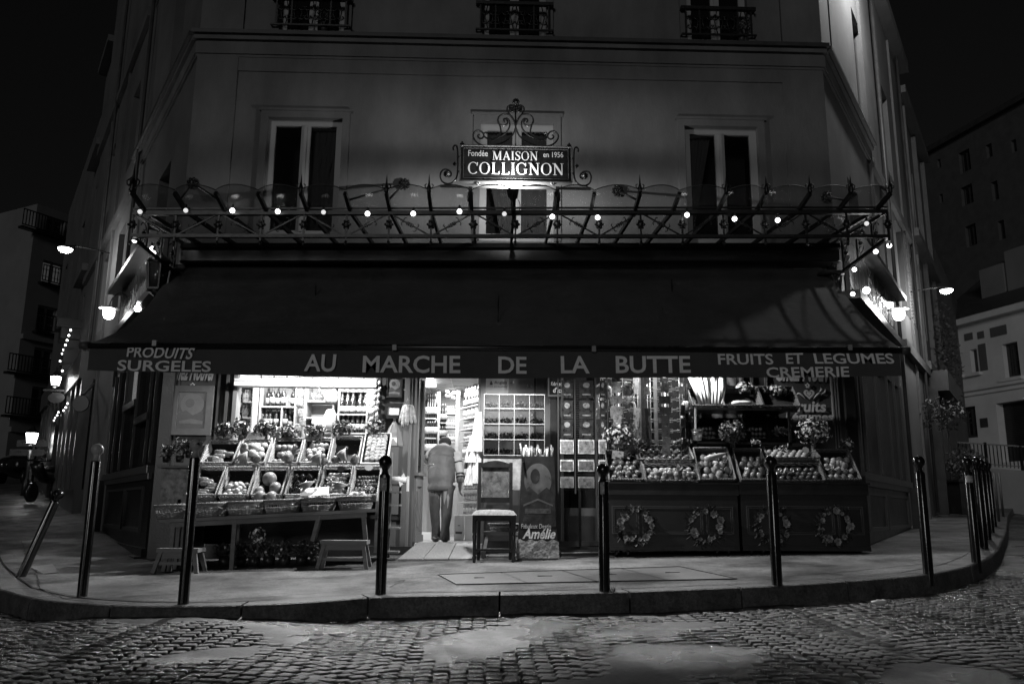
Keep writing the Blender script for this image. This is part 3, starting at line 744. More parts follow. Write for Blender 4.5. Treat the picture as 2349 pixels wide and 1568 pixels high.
# ------------------------------------------------------------------ facade of the far ends
M_far = mat('far_plaster', .2, .9, nz=.15, ns=.6)
M_farw = mat('far_plaster_white', .75, .85, nz=.12, ns=.8, bump=.1, bs=10)
def FF(P0, P1):
    d = (P1-P0); d.z = 0; L = d.length; d.normalize(); n = Vector((d.y, -d.x, 0))
    def W(s, z, o=0): return Vector((P0.x, P0.y, 0))+d*s+n*o+Vector((0, 0, z))
    return W, L
# left street end
a = PY(18, 1000, 30); b = PY(215, 1000, 34); WA, LA = FF(a, b)
def onW(W, u, v):
    O = W(0, 0); D = W(1, 0)-O; N = W(0, 0, 1)-O; return onplane(u, v, O, D, N)
s0_, zt = onW(WA, 70, 462); holes = []
wins = [(108, 494, 152, 545), (100, 595, 150, 655), (88, 698, 135, 765), (80, 795, 128, 865), (75, 885, 122, 960)]
for u0, v0, u1, v1 in wins:
    sa, z1 = onW(WA, u0, v0); sb, _ = onW(WA, u1, v0); _, z0 = onW(WA, (u0+u1)/2, v1); holes.append((sa, sb, z0, z1))
o = thing('apartment_building', Vector((a.x, a.y, 1)), 'dim tall apartment house closing the end of the left street', 'building')
mb = MB(); wallgrid(mb, WA, 0.0, LA+4, 0, zt, holes, .3)
mb.quad(WA(0, 0), WA(0, zt), WA(0, zt, -8), WA(0, 0, -8)); mb.quad(WA(0, zt), WA(LA+4, zt), WA(LA+4, zt, -8), WA(0, zt, -8)); mb.build('wall', M_far, o)
for i, h in enumerate(holes):
    w_ = win_fill(WA, h, o, None, rails=[h[2]+(h[3]-h[2])*k for k in (.35, .65)], glassm=mat('dim_lit_pane', .05, .2) if i != 1 else emat('lit_pane', .035, .3))
    r_ = MB(); a0, b0 = (h[0]-.15, h[1]+.15) if i in (1, 2) else (h[0]-1.4, h[1]+1.6)
    r_.wbox(WA, a0, b0, h[2]+.85, h[2]+.9, .28, .33); r_.wbox(WA, a0, b0, h[2]+.05, h[2]+.1, .28, .33)
    k = a0
    while k < b0: r_.wbox(WA, k, k+.04, h[2]+.1, h[2]+.85, .29, .32); k += .16
    r_.wbox(WA, a0, b0, h[2]-.12, h[2], .002, .34); r_.build('balcony_railing', M_iron, o)
mb = MB(); _, zz = onW(WA, 100, 585); 
for v in (530, 775, 985): _, zz = onW(WA, 100, v); mb.wbox(WA, 0, LA+4, zz-.25, zz, .002, .2)
mb.split('string_course', M_far, o)
mb = MB(); sa, z1 = onW(WA, 68, 1035); sb, _ = onW(WA, 92, 1035); mb.wbox(WA, sa, sb, .8, z1, .01, .08); mb.build('door', M_woodd, o)
# right: white house and the tall dark block behind it
a = PY(2168, 1000, 21.5); b = PY(2349, 1000, 18.0); WH, LH = FF(a, b); s_, zr = onW(WH, 2175, 742)
def rct(W, u0, v0, u1, v1):
    vm = (v0+v1)/2; um = (u0+u1)/2; return (onW(W, u0, vm)[0], onW(W, u1, vm)[0], onW(W, um, v1)[1], onW(W, um, v0)[1])
o = thing('town_house', Vector((a.x, a.y, 1)), 'white rendered house with a wide dark garage at the far right', 'building')
hs = [rct(WH, 2227, 800, 2243, 855), rct(WH, 2302, 785, 2338, 866), rct(WH, 2190, 818, 2206, 862), rct(WH, 2208, 932, 2240, 1004), rct(WH, 2290, 915, 2420, 1056)]
mb = MB(); wallgrid(mb, WH, 0, LH+7, 0, zr, hs, .35); mb.quad(WH(0, 0), WH(0, zr), WH(0, zr, -8), WH(0, 0, -8)); mb.build('wall', M_farw, o)
for h in hs[:4]: win_fill(WH, h, o, None, rails=[h[2]+(h[3]-h[2])*.5], fm=M_zinc)
mb = MB(); h = hs[4]; mb.wbox(WH, h[0], h[1], h[2], h[3], -.4, -.35)
for k in range(30): z = h[2]+(h[3]-h[2])*k/30; mb.wbox(WH, h[0], h[1], z, z+.04, -.35, -.33)
mb.build('garage_door', M_woodd, o)
mb = MB()
for q in ((2213, 764, 2232, 780), (2243, 760, 2258, 776), (2272, 748, 2310, 770), (2247, 788, 2264, 850)): r = rct(WH, *q); mb.wbox(WH, *r, .003, .03)
mb.split('wall_panel', mat('panel_grey', .12, .7), o)
mb = MB(); c_ = onW(WH, 2258, 969); mb.wbox(WH, c_[0]-.17, c_[0]+.17, c_[1]-.17, c_[1]+.17, .004, .03); mb.build('wall_plaque', M_zinc, o)
mb = MB(); mb.wbox(WH, -.1, LH+7, zr-.25, zr, .002, .3); z = onW(WH, 2250, 886)[1]; mb.wbox(WH, 0, LH+7, z-.12, z, .002, .12); mb.wbox(WH, 0, LH+7, z-.3, z-.24, .002, .08)
for k in (0, 1, 2): h = hs[k]; mb.wbox(WH, h[0]-.15, h[1]+.15, h[2]-.12, h[2], .003, .16)
mb.split('string_course', M_farw, o)
mb = MB(); mb.add([WH(-.2, zr, .35), WH(LH+7, zr, .35), WH(LH+7, zr+3.2, -4), WH(-.2, zr+3.2, -4)], [(0, 1, 2, 3)]); rf2 = mb.build('roof', M_zinc, o)
mb = MB(); s1, z1 = onW(WH, 2240, 690); mb.wbox(WH, s1-.5, s1+.6, zr+.3, zr+2.0, -2.5, -.8); s1, z1 = onW(WH, 2305, 660); mb.wbox(WH, s1-.6, s1+.7, zr+.4, zr+2.4, -2.5, -.8); mb.build('dormer', M_far, rf2)
a = PY(2120, 700, 34); b = PY(2420, 700, 26); WK, LK = FF(a, b); _, zk = onW(WK, 2140, 348)
o2 = thing('apartment_building', Vector((a.x, a.y, 1)), 'tall dark apartment block rising behind the white house', 'building'); hh = []
for q in ((2200, 345, 2226, 395), (2262, 330, 2276, 362), (2205, 425, 2232, 470), (2275, 415, 2290, 460), (2150, 365, 2158, 385), (2215, 515, 2240, 565), (2290, 505, 2305, 550), (2155, 445, 2163, 465), (2320, 320, 2332, 350)): hh.append(rct(WK, *q))
mb = MB(); wallgrid(mb, WK, 0, LK+4, 0, zk, hh, .3); mb.quad(WK(0, 0), WK(0, zk), WK(0, zk, -9), WK(0, 0, -9)); mb.build('wall', mat('dark_brick', .1, .9, nz=.2, ns=2), o2)
for h in hh: win_fill(WK, h, o2, None, fm=M_zinc)
mb = MB(); mb.wbox(WK, -.2, LK+4, zk, zk+.3, -9, .3); mb.build('roof', M_zinc, o2)
# railing in front of the white house
g0 = PY(2186, 1063, 12.5); g1 = PY(2420, 1080, 11.5); rl = thing('iron_railing', g0, 'low iron railing in front of the white house on the right', 'railing'); mb = MB()
top = Vector((0, 0, .62)); n = 26
mb.bar(g0+top, g1+top, .04); mb.bar(g0+Vector((0, 0, .06)), g1+Vector((0, 0, .06)), .03)
for i in range(n+1): p_ = g0.lerp(g1, i/n); mb.bar(p_+Vector((0, 0, .0)), p_+top, .02)
mb.build('rail', M_iron, rl); mb = MB()
for i in (0, 9, 18, 26): p_ = g0.lerp(g1, i/n); mb.bar(p_-Vector((0, 0, .25)), p_+top*1.08, .06)
mb.split('post', M_iron, rl)
mb = MB(); q0 = g0+Vector((-.3, -.1, -.05)); q1 = g1+Vector((0, -.1, -.05)); mb.hexa([q0+Vector((0, 0, -1.2)), q1+Vector((0, 0, -1.2)), q1+Vector((0, 3, -1.2)), q0+Vector((0, 3, -1.2)), q0, q1, q1+Vector((0, 3, 0)), q0+Vector((0, 3, 0))])
tag(mb.build('retaining_wall', M_far), 'low wall carrying the iron railing on the right', 'wall')
# small raised planted verge in front of it
# ================================================================== glass canopy (marquise)
def lz(x, zl, zr_): return zl+(zr_-zl)*(x+4.3)/9.2
cn = thing('glass_canopy', (0, -.7, 3.95), 'wide wrought iron and ribbed glass canopy over the shop front', 'canopy')
YO = -1.35; xl, xr = -4.33, 4.93
lowz = lambda x: lz(x, 3.885, 4.04); upz = lambda x: lz(x, 4.17, 4.36); inz = lambda x: lz(x, 4.14, 4.30)
mb = MB()
def P3(x, y, z): return Vector((x, y, z))
mb.bar(P3(xl, YO, lowz(xl)), P3(xr, YO, lowz(xr)), .05, .04); mb.build('lower_rail', M_iron, cn)
mb = MB(); mb.bar(P3(xl, YO, upz(xl)), P3(xr, YO, upz(xr)), .06, .05); mb.bar(P3(xl, YO-.03, upz(xl)+.05), P3(xr, YO-.03, upz(xr)+.05), .02, .02); mb.build('upper_rail', M_iron, cn)
# ribs: fan from the wall beam to the front edge; read off the photograph along the inner and outer lines
inn = [(467, 582), (530, 600), (604, 602), (701, 602), (795, 603), (898, 603), (996, 604), (1088, 606), (1184, 604), (1282, 606), (1372, 610), (1466, 612), (1556, 614), (1645, 616), (1736, 617), (1822, 618)]
ribx_out = [300, 398, 492, 590, 688, 790, 885, 983, 1080, 1180, 1276, 1364, 1469, 1560, 1668, 1760, 1860, 1955, 2045]
nrib = len(ribx_out); ribs = MB(); tips = []; TIPY = -1.62
xin0, xin1 = -3.95, 4.55
ox = []
for i, u in enumerate(ribx_out):
    xo = PY(u, 470, TIPY).x; ox.append(xo); t = (xo-xl)/(xr-xl); xi = xin0+(xin1-xin0)*t
    zt = lz(xo, 4.33, 4.50); za = inz(xi); a_ = P3(xi, -.12, za); b_ = P3(xi+(xo-xi)*(1.25/1.5), YO, upz(xo)+.02); c_ = P3(xo, TIPY, zt)
    ribs.bar(a_, b_, .035, .05, up=(0, 0, 1)); ribs.bar(b_, c_, .04, .05, up=(0, 0, 1)); tips.append((a_, b_, c_))
ribs.build('rib', M_iron, cn)
# finials
def finial(mb, p, s=1):
    mb.lathe([(.018*s, 0), (.03*s, .02*s), (.018*s, .045*s), (.032*s, .06*s), (.02*s, .085*s), (.012*s, .12*s), (.008*s, .17*s), (.001, .24*s)], 8, p)
    for a in (0, 1.57, 3.14, 4.71):
        d = Vector((cos(a), sin(a), 0)); mb.tube([p+Vector((0, 0, .045*s)), p+d*.045*s+Vector((0, 0, .07*s)), p+d*.05*s+Vector((0, 0, .1*s)), p+d*.03*s+Vector((0, 0, .115*s))], .007*s, 4)
for i, (a_, b_, c_) in enumerate(tips):
    if i in (0, 4, 6, 7, 12, 14, 15, 16, 17, 18): m_ = MB(); finial(m_, c_+Vector((0, 0, .0)), 1.5 if i == 0 else 1.0); m_.build('finial', M_iron, cn)
# ribbed glass panes with scalloped front edge
M_rib = glassmat('ribbed_glass', .7, .03, .01)
n = M_rib.node_tree; tc = n.nodes.new('ShaderNodeTexCoord'); wv = n.nodes.new('ShaderNodeTexWave'); wv.inputs['Scale'].default_value = 18; bp = n.nodes.new('ShaderNodeBump'); bp.inputs['Strength'].default_value = .12; bp.inputs['Distance'].default_value = .005
n.links.new(tc.outputs['Object'], wv.inputs[0]); n.links.new(wv.outputs['Fac'], bp.inputs['Height'])
for q in n.nodes:
    if q.type == 'BSDF_GLOSSY': n.links.new(bp.outputs[0], q.inputs['Normal'])
df_ = n.nodes.new('ShaderNodeBsdfDiffuse'); df_.inputs[0].default_value = (.4, .4, .4, 1); mx2 = n.nodes.new('ShaderNodeMixShader'); mx2.inputs[0].default_value = .13
mo_ = [q for q in n.nodes if q.type == 'OUTPUT_MATERIAL'][0]; src_ = mo_.inputs[0].links[0].from_socket; n.links.new(src_, mx2.inputs[1]); n.links.new(df_.outputs[0], mx2.inputs[2]); n.links.new(mx2.outputs[0], mo_.inputs[0])
for i in range(nrib-1):
    m_ = MB(); (a0, b0, c0), (a1, b1, c1) = tips[i], tips[i+1]; up = Vector((0, 0, .035)); K = 12; vs = []
    for k in range(K+1):
        t = k/K; e = c0.lerp(c1, t); ext = .09*sin(pi*t)**.8; dirv = (c0.lerp(c1, t)-b0.lerp(b1, t)).normalized()
        vs += [a0.lerp(a1, t)+up, b0.lerp(b1, t)+up, e+up+dirv*ext]
    m_.add(vs, [(3*k+j, 3*k+3+j, 3*k+4+j, 3*k+1+j) for k in range(K) for j in (0, 1)], True)
    g_ = m_.build('glass_pane', M_rib, cn)
    m_ = MB(); m_.tube([vs[3*k+2] for k in range(K+1)], .006, 4); m_.build('pane_edge', M_zinc, g_)
# frieze between the two rails: posts with rosettes, diagonals and scrolls
fz = MB(); NB = 18
for i in range(NB+1):
    x = xl+(xr-xl)*i/NB; z0 = lowz(x); z1 = upz(x)
    fz.bar(P3(x, YO, z0-.06), P3(x, YO, z1), .022); fz.ball(P3(x, YO, (z0+z1)/2), (.045, .03, .05), 8, 6)
    for k in range(6): t = k*pi/3; fz.ball(P3(x+.045*cos(t), YO-.005, (z0+z1)/2+.05*sin(t)), .016, 5, 4)
    fz.lathe([(.02, -.07), (.012, -.09), (.02, -.1), (.001, -.13)], 6, P3(x, YO, z0))
    if i < NB:
        x1 = xl+(xr-xl)*(i+1)/NB; q0, q1 = (P3(x, YO, upz(x)), P3(x1, YO, lowz(x1))) if i % 2 == 0 else (P3(x, YO, lowz(x)), P3(x1, YO, upz(x1)))
        fz.bar(q0, q1, .016); c = (q0+q1)/2; e = (q1-q0).normalized(); f = Vector((-e.z, 0, e.x))
        for sg in (-1, 1):
            for sh_ in (-1, 1): fz.tube(spiral(c+e*sg*.075+f*sh_*.038, e*sg, f*sh_, .045, .014, pi*1.1, pi*1.1+4.2, 12), .006, 4)
        for k in range(4): fz.ball(c+(e*cos(k*pi/2+.8)+f*sin(k*pi/2+.8))*.02, .013, 5, 4)
fz.build('scroll_frieze', M_iron, cn)
# side brackets with scrolls back to the wall
for sx, x, xi in ((-1, xl, -4.1), (1, xr, 4.7)):
    br = MB(); zlo = lowz(x); w0 = P3(xi, -.08, zlo-.22); w1 = P3(xi, -.08, inz(x)+.02)
    br.bar(w0, P3(x, YO, zlo), .035); br.bar(w1, P3(x, YO, upz(x)), .035); br.bar(w0, w1+Vector((0, 0, .1)), .04)
    for t in (.25, .5, .75):
        a_ = w0.lerp(P3(x, YO, zlo), t); b_ = w1.lerp(P3(x, YO, upz(x)), t); br.bar(a_, b_, .018)
        c = (a_+b_)/2+(P3(x, YO, 0)-P3(xi, 0, 0))*.06; e = (P3(x, YO, zlo)-w0).normalized()
        for sg in (-1, 1): br.tube(spiral(c+Vector((0, 0, .07*sg)), e, Vector((0, 0, sg)), .07, .02, 0, 5.2, 14), .008, 4)
        br.ball(c, .03, 6, 5)
    br.build('side_bracket', M_iron, cn)
# tie rods and rosettes anchored in the wall
for (u, v), ra, rb in (((442, 420), 1, 2), ((927, 422), 5, 6), ((1417, 438), None, 12), ((1897, 452), None, 17)):
    c = PY(u, v, -.06); m_ = MB(); m_.ball(c, (.06, .05, .06), 8, 6)
    for k in range(9): t = k*2*pi/9; m_.ball(c+Vector((.065*cos(t), 0, .065*sin(t))), .024, 5, 4)
    for k in range(6): t = k*2*pi/6; m_.ball(c+Vector((.035*cos(t), -.04, .035*sin(t))), .018, 5, 4)
    r_ = m_.build('rosette', M_iron, cn); m_ = MB()
    for q in (ra, rb):
        if q is not None: m_.tube([c, tips[q][1].lerp(tips[q][2], .6)], .014, 6)
    m_.build('tie_rod', M_iron, cn)
# deep dark beam and roller box under the canopy
mb = MB(); q = [(-.02, inz(0)), (-.34, inz(0)-.01), (-.36, inz(0)-.08), (-.30, inz(0)-.1), (-.30, inz(0)-.24), (-.34, inz(0)-.27), (-.02, inz(0)-.27)]
xa, xb = -4.12, 4.76; vs = []
for x in (xa, xb):
    for y, z in q: vs.append((x, y, z+(inz(x)-inz(0))-.0))
N = len(q); mb.add(vs, [tuple(range(N)), tuple(range(N, 2*N))[::-1]]+[(i, (i+1) % N, N+(i+1) % N, N+i) for i in range(N)]); mb.build('wall_beam', M_woodd, cn)

# globe bulbs on the canopy
def mkbulb():
    o = thing('globe_bulb', (0, 0, 0), '', 'bulb'); m_ = MB(); m_.ball((0, 0, -.03), .03, 14, 10); m_.build('globe', M_bulb, o, local=True)
    m_ = MB(); m_.lathe([(.014, 0), (.016, .03), (.01, .05)], 8); m_.build('socket', M_black, o, local=True); return o
pbulb = Proto(mkbulb)
def mkbulbd():
    o = thing('globe_bulb', (0, 0, 0), '', 'bulb'); m_ = MB(); m_.ball((0, 0, -.028), .028, 14, 10); m_.build('globe', M_bulbd, o, local=True)
    m_ = MB(); m_.lathe([(.014, 0), (.016, .03), (.01, .05)], 8); m_.build('socket', M_black, o, local=True); return o
pbulbd = Proto(mkbulbd)
row = [(321, 486, 0), (426, 483, 0), (533, 483, 1), (637, 485, 1), (742, 487, 0), (843, 490, 1), (948, 490, 1), (1054, 485, 1), (1157, 491, 0), (1267, 497, 1), (1371, 499, 1), (1576, 493, 1), (1685, 502, 1), (1784, 505, 1), (1988, 513, 0)]
gb = 'globe bulbs along the glass canopy'; BL = []
for i, (u, v, on) in enumerate(row):
    c = PY(u, v, -1.45)+Vector((0, 0, .03))
    lb = ('lit round bulb on the canopy front rail' if on else 'dimly glowing round bulb on the canopy front rail')
    bo = (pbulb if on else pbulbd)(c, lb, 'bulb', gb+(', lit ones' if on else ', dim ones')); BL.append((bo, c, u))
for bo, c, u in BL:
    pass
ex = [(309, 551, -1.25, 'lit bulb under the left tip of the canopy side bracket'), (352, 580, -.8, 'lit bulb midway along the left canopy bracket'), (349, 570, -.5, 'half hidden bulb on the left canopy bracket'), (391, 629, -.2, 'bulb peeping out beside the old lantern'),
      (2040, 563, -1.25, 'lit bulb under the right tip of the canopy side bracket'), (2009, 577, -.95, 'lit bulb midway along the right canopy bracket'), (1960, 618, -.4, 'lit bulb at the wall end of the right canopy bracket'), (1956, 674, -.35, 'bulb hanging on a wire right of the awning')]
for u, v, y, lb in ex: pbulb(PY(u, v, y)+Vector((0, 0, .03)), lb, 'bulb')
w0 = PY(1950, 600, -.35); w1 = PY(1956, 668, -.35); mb = MB(); mb.tube(bez([w0, w0+Vector((-.06, 0, -.12)), w1+Vector((-.03, 0, .1)), w1]), .004, 4)
tag(mb.build('bulb_wire', M_black), 'thin black wire with the bulb hanging right of the awning', 'wire')

# ================================================================== painted name board
YS = -1.42
def S(u, v, y=YS): return PY(u, v, y)
sg = thing('name_board', S(1184, 425), 'dark painted name board with scrollwork reading Maison Collignon above the canopy', 'sign')
c00, c10, c11, c01 = S(1055, 415), S(1312, 419), S(1313, 340), S(1056, 334)
ex_ = (c10-c00); wd = ex_.length; ex_.normalize(); ey_ = (c01-c00); ht = ey_.length; ey_.normalize(); nn = ex_.cross(ey_).normalized()
if nn.y > 0: nn = -nn
M_sign = mat('sign_paint', .006, .3, nz=.2, ns=12, bump=.05, bs=30)
mb = MB(); mb.hexa([c00, c10, c10-nn*.03, c00-nn*.03, c01, c11, c11-nn*.03, c01-nn*.03]); mb.build('board', M_sign, sg)
def bp_(a, b, o=.004): return c00+ex_*(a*wd)+ey_*(b*ht)+nn*o
mb = MB()
for a0, b0, a1, b1 in ((.0, .0, 1, .0), (0, 1, 1, 1), (0, 0, 0, 1), (1, 0, 1, 1)): mb.bar(bp_(a0, b0, .004), bp_(a1, b1, .004), .03, .012)
for a0, b0, a1, b1 in ((.03, .09, .97, .09), (.03, .93, .97, .93), (.03, .09, .03, .93), (.97, .09, .97, .93)): mb.bar(bp_(a0, b0, .002), bp_(a1, b1, .002), .008, .005)
mb.build('frame', mat('sign_frame', .05, .3, nz=.2), sg)
mb = MB(); mb.wbox(lambda s, z, o=0: c00+ex_*s+ey_*z+nn*o, .0, wd, -.03, -.003, -.012, .002); mb.build('lower_edge', mat('sign_edge', .14, .3), sg)
M_sl = mat('sign_letter', .45, .5)
serif_text('MAISON', 'lettering', M_sl, sg, bp_(.287, .605, .006), ex_, ey_, wd*.41, ht*.25)
serif_text('COLLIGNON', 'lettering', M_sl, sg, bp_(.07, .20, .006), ex_, ey_, wd*.86, ht*.33)
text('Fondée', 'lettering', M_sl, sg, bp_(.072, .70, .006), ex_, ey_, wd*.175, ht*.17, .008)
text('en 1956', 'lettering', M_sl, sg, bp_(.745, .70, .006), ex_, ey_, wd*.18, ht*.155, .008)
# scroll crown: curves traced as bent iron bars in the plane of the board
def SP(x, y): return S(1050/1.0643+x/5.2256/1.0643, 220/1.0643+y/5.2256/1.0643)
def curve(pts, r=.011):
    P = [SP(*p) for p in pts]; out = []
    for i in range(len(P)-1):
        p0 = P[max(0, i-1)]; p1 = P[i]; p2 = P[i+1]; p3 = P[min(len(P)-1, i+2)]
        for k in range(4):
            t = k/4; out.append(.5*((2*p1)+(-p0+p2)*t+(2*p0-5*p1+4*p2-p3)*t*t+(-p0+3*p1-3*p2+p3)*t**3))
    return out+[P[-1]]
crown = MB(); half = [
    [(1050, 255), (1040, 240), (1060, 228), (1072, 250), (1055, 275), (1030, 270), (1012, 240), (1025, 205), (1058, 195), (1085, 215)],
    [(1058, 262), (1030, 245), (1040, 225), (1085, 228), (1040, 192), (990, 215), (985, 260), (1020, 320), (1060, 380), (1085, 430)],
    [(955, 410), (938, 395), (955, 375), (980, 385), (985, 425), (950, 455), (895, 445), (865, 400), (880, 340), (940, 305), (1010, 315), (1060, 370), (1088, 450), (1085, 500), (1040, 590), (930, 670), (780, 712), (640, 695), (565, 630), (550, 570), (590, 520), (650, 525), (685, 570), (670, 610), (630, 615), (608, 585), (630, 565)],
    [(938, 400), (945, 370), (985, 365), (1015, 410), (1010, 480), (960, 550), (880, 600), (780, 628), (700, 600), (685, 560), (715, 540), (725, 558)],
    [(870, 400), (895, 470), (905, 530), (890, 565), (855, 572)]]
for c in half: crown.tube(curve(c), .011, 6)
for c in half: crown.tube(curve([(2*1090-x+ (y-150)*.012, y+ (1090-x)*.018) for x, y in c]), .011, 6)
crown.tube([SP(1091, 190), SP(1091, 718)], .011, 6)
for k in range(7): t = 2*pi*k/7; crown.ball(SP(1095+30*cos(t), 150+28*sin(t)), .018, 6, 5)
crown.ball(SP(1095, 150), .025, 8, 6)
for x, y in ((408, 680), (1775, 702)):
    for dx, dy in ((0, 0), (-16, 4), (16, 4), (0, -18)): crown.ball(SP(x+dx, y+dy), .013, 6, 5)
    crown.tube([SP(x, y), SP(x, y+40)], .01, 5)
crown.build('scroll_crown', M_iron, sg)
for f in (lambda x, y: (x, y), lambda x, y: (2*1093-x, y+25)):
    sd = MB()
    sd.tube(curve([f(*p) for p in [(300, 768), (295, 730), (320, 705), (345, 730), (352, 850), (352, 1000), (340, 1110), (290, 1175), (220, 1195), (155, 1165), (130, 1095), (150, 1030), (205, 1012), (260, 1040), (268, 1085), (235, 1110)]]), .011, 6)
    for k in range(7): t = 2*pi*k/7; sd.ball(SP(*f(213+26*cos(t), 1068+26*sin(t))), .018, 6, 5)
    sd.ball(SP(*f(213, 1068)), .03, 7, 5)
    for dx, dy in ((0, 0), (-25, 0), (-12, -14), (-12, 14)): sd.ball(SP(*f(325+dx, 942+dy)), .012, 6, 5)
    for y in (850, 1040): sd.bar(SP(*f(352, y)), SP(*f(385, y)), .02)
    sd.build('side_scroll', M_iron, sg)
rb_ = Vector((0, .03, 0)); mb = MB(); mb.bar(SP(128, 1212)+rb_, SP(2053, 1248)+rb_, .02, .03)
for x in (610, 1562): mb.tube([SP(x+18*cos(t*.7), 1190+16*sin(t*.7)) for t in range(9)], .008, 5, closed=True)
mb.build('support_rail', mat('sign_rail', .12, .35, nz=.3), sg)
mb = MB()
for x in (515, 1625): p0 = SP(x, 1235); mb.bar(p0, Vector((p0.x, -1.37, upz(p0.x))), .045, .045); mb.obox(p0.lerp(Vector((p0.x, -1.37, upz(p0.x))), .4), .035, .03, .05)
mb.build('mounting_post', M_iron, sg)
# spotlight under the board
sl = thing('spotlight', S(1176, 470, -1.55), 'black square spotlight shining up at the name board', 'spotlight')
mb = MB(); cu = S(1176, 458, -1.49); mb.lathe([(.02, -.02), (.045, .0), (.055, .02), (.085, .035), (.10, .10), (.10, .12), (.092, .12), (.088, .10), (.02, .05)], 4, cu, Matrix.Rotation(pi/4, 3, 'Z')); mb.build('housing', M_black, sl)
mb = MB(); mb.obox(cu+Vector((0, 0, .1)), .058, .058, .003); mb.build('lens', emat('spot_lens', 5), sl)
mb = MB(); mb.tube([cu, S(1176, 492, -1.4)], .022, 8); mb.tube(bez([cu+Vector((.07, 0, 0)), cu+Vector((.13, .05, -.1)), cu+Vector((.03, .1, -.15))]), .006, 5); mb.build('stem', M_black, sl)
tgt = S(1184, 300, -1.3)
dv = (Vector((tgt.x, -.9, tgt.z+.1))-(cu+Vector((0, -.02, .13))))
lamp('spot_beam', 'SPOT', cu+Vector((0, 0, .128)), 190, sl, .025, (radians(180-38), 0, 0), radians(176), .3)

# ================================================================== awning
aw = thing('shop_awning', (0, -1.2, 2.1), 'long dark canvas awning with pale lettering over the grocery', 'awning')
YV = -2.2
bl0 = PY(206, 786, YV); br0 = PY(2063, 797, YV); tl = PY(402, 606, -.12); tr = PY(1893, 618, -.12); tl.y = tr.y = -.12
nx_, nt_ = 90, 30; vs = []
def awn(a, t):                                    # a along, t from wall (0) to front bar (1)
    top = tl.lerp(tr, a); bot = bl0.lerp(br0, a); p = top.lerp(bot, t)
    sag = .10*sin(pi*t)+.09*sin(pi*t)*max(0, 1-a*5)**1.0*1.6
    p.z -= sag
    p.z += .012*sin(a*70+3*t)*sin(pi*t)*(.4+.6*a) + .010*sin(a*23-6*t)*sin(pi*t)
    for k, (a0, s_) in enumerate(((.17, 1), (.62, .8), (.74, 1), (.86, 1))): p.z += .022*exp(-((a-a0-.03*t)/.012)**2)*sin(pi*t)*s_
    p.z += .012*sin(40*t+9*a)*exp(-((a-.1)/.12)**2)*(1-t)
    return p
for j in range(nt_+1):
    for i in range(nx_+1): vs.append(awn(i/nx_, j/nt_))
mb = MB(); fs = [(j*(nx_+1)+i, (j+1)*(nx_+1)+i, (j+1)*(nx_+1)+i+1, j*(nx_+1)+i+1) for j in range(nt_) for i in range(nx_)]
mb.add(vs, fs, True); o = mb.build('canvas', M_canvas, aw)
# valance
vb_l = PY(209, 850, YV).z; 
def valz(x):                                       # lower hem follows the photograph
    pts = [(205, 849), (300, 852), (430, 855), (560, 860), (900, 867), (1100, 868), (1300, 866), (1660, 866), (2067, 862)]
    P = [PY(u, v, YV) for u, v in pts]
    for a_, b_ in zip(P[:-1], P[1:]):
        if x <= b_.x: return a_.z+(b_.z-a_.z)*(x-a_.x)/(b_.x-a_.x)
    return P[-1].z
def topz(x): return bl0.z+(br0.z-bl0.z)*(x-bl0.x)/(br0.x-bl0.x)-.05
mb = MB(); vs = []; N = 120
for i in range(N+1):
    x = bl0.x+.005+(br0.x-bl0.x-.01)*i/N; z1 = topz(x); z0 = valz(x)
    for k in range(5): t = k/4; vs.append((x, YV+.006*sin(x*9)*t+.012*sin(x*2.3)*t, z1+(z0-z1)*t))
mb.add(vs, [(i*5+k, i*5+5+k, i*5+6+k, i*5+1+k) for i in range(N) for k in range(4)], True); va = mb.build('valance', M_canvas, aw)
mb = MB(); mb.tube([bl0+Vector((-.03, 0, -.03)), br0+Vector((.06, 0, -.03))], .035, 12); mb.build('front_bar', M_black, aw)
for sx, e in ((0, bl0), (1, br0)):
    mb = MB(); mb.lathe([(.001, -.05), (.045, -.045), (.045, .045), (.001, .05)], 10, e+Vector((.06 if sx else -.05, 0, -.03)), Matrix.Rotation(pi/2, 3, 'Y')); mb.build('end_cap', M_zinc, aw)
for u, v in ((355, 787), (905, 797), (1362, 800), (1949, 797)):
    p = PY(u, v, YV-.03); mb = MB(); mb.obox(p, .022, .02, .03); mb.build('clamp', mat('clamp_plastic', .3, .4), aw)
# folding arms under the canvas
for x0, x1 in ((-3.4, -2.6), (-.9, -.2), (1.4, 2.1), (3.9, 4.3)):
    mb = MB(); e = Vector((x0, -1.1, 2.75)); mb.bar(Vector((x1, -.1, 3.35)), e, .05, .04); mb.bar(e, Vector((x1, YV+.05, 2.36)), .05, .04); mb.build('folding_arm', M_zinc, aw)
def vtext(s, pts, bold=.02):                       # pts: lower left, lower right, upper left, upper right in the photograph
    y = YV-.022; L0, L1, U0, U1 = [PY(u, v, y) for u, v in pts]
    def warp(a, b): return L0.lerp(L1, a).lerp(U0.lerp(U1, a), b)
    text(s, 'lettering', M_letter, va, (0, 0, 0), (1, 0, 0), (0, 0, 1), 1, 1, bold, 0, warp)
vtext('PRODUITS', [(290, 818), (438, 824), (293, 795), (449, 797)]); vtext('SURGELES', [(268, 850), (483, 853), (271, 825), (485, 828)])
vtext('AU', [(697, 851), (768, 853), (699, 812), (772, 812)]); vtext('MARCHE', [(831, 854), (1056, 856), (833, 815), (1056, 815)])
vtext('DE', [(1143, 856), (1208, 857), (1143, 817), (1208, 818)]); vtext('LA', [(1287, 856), (1353, 856), (1286, 816), (1350, 816)])
vtext('BUTTE', [(1413, 856), (1585, 855), (1412, 816), (1583, 816)])
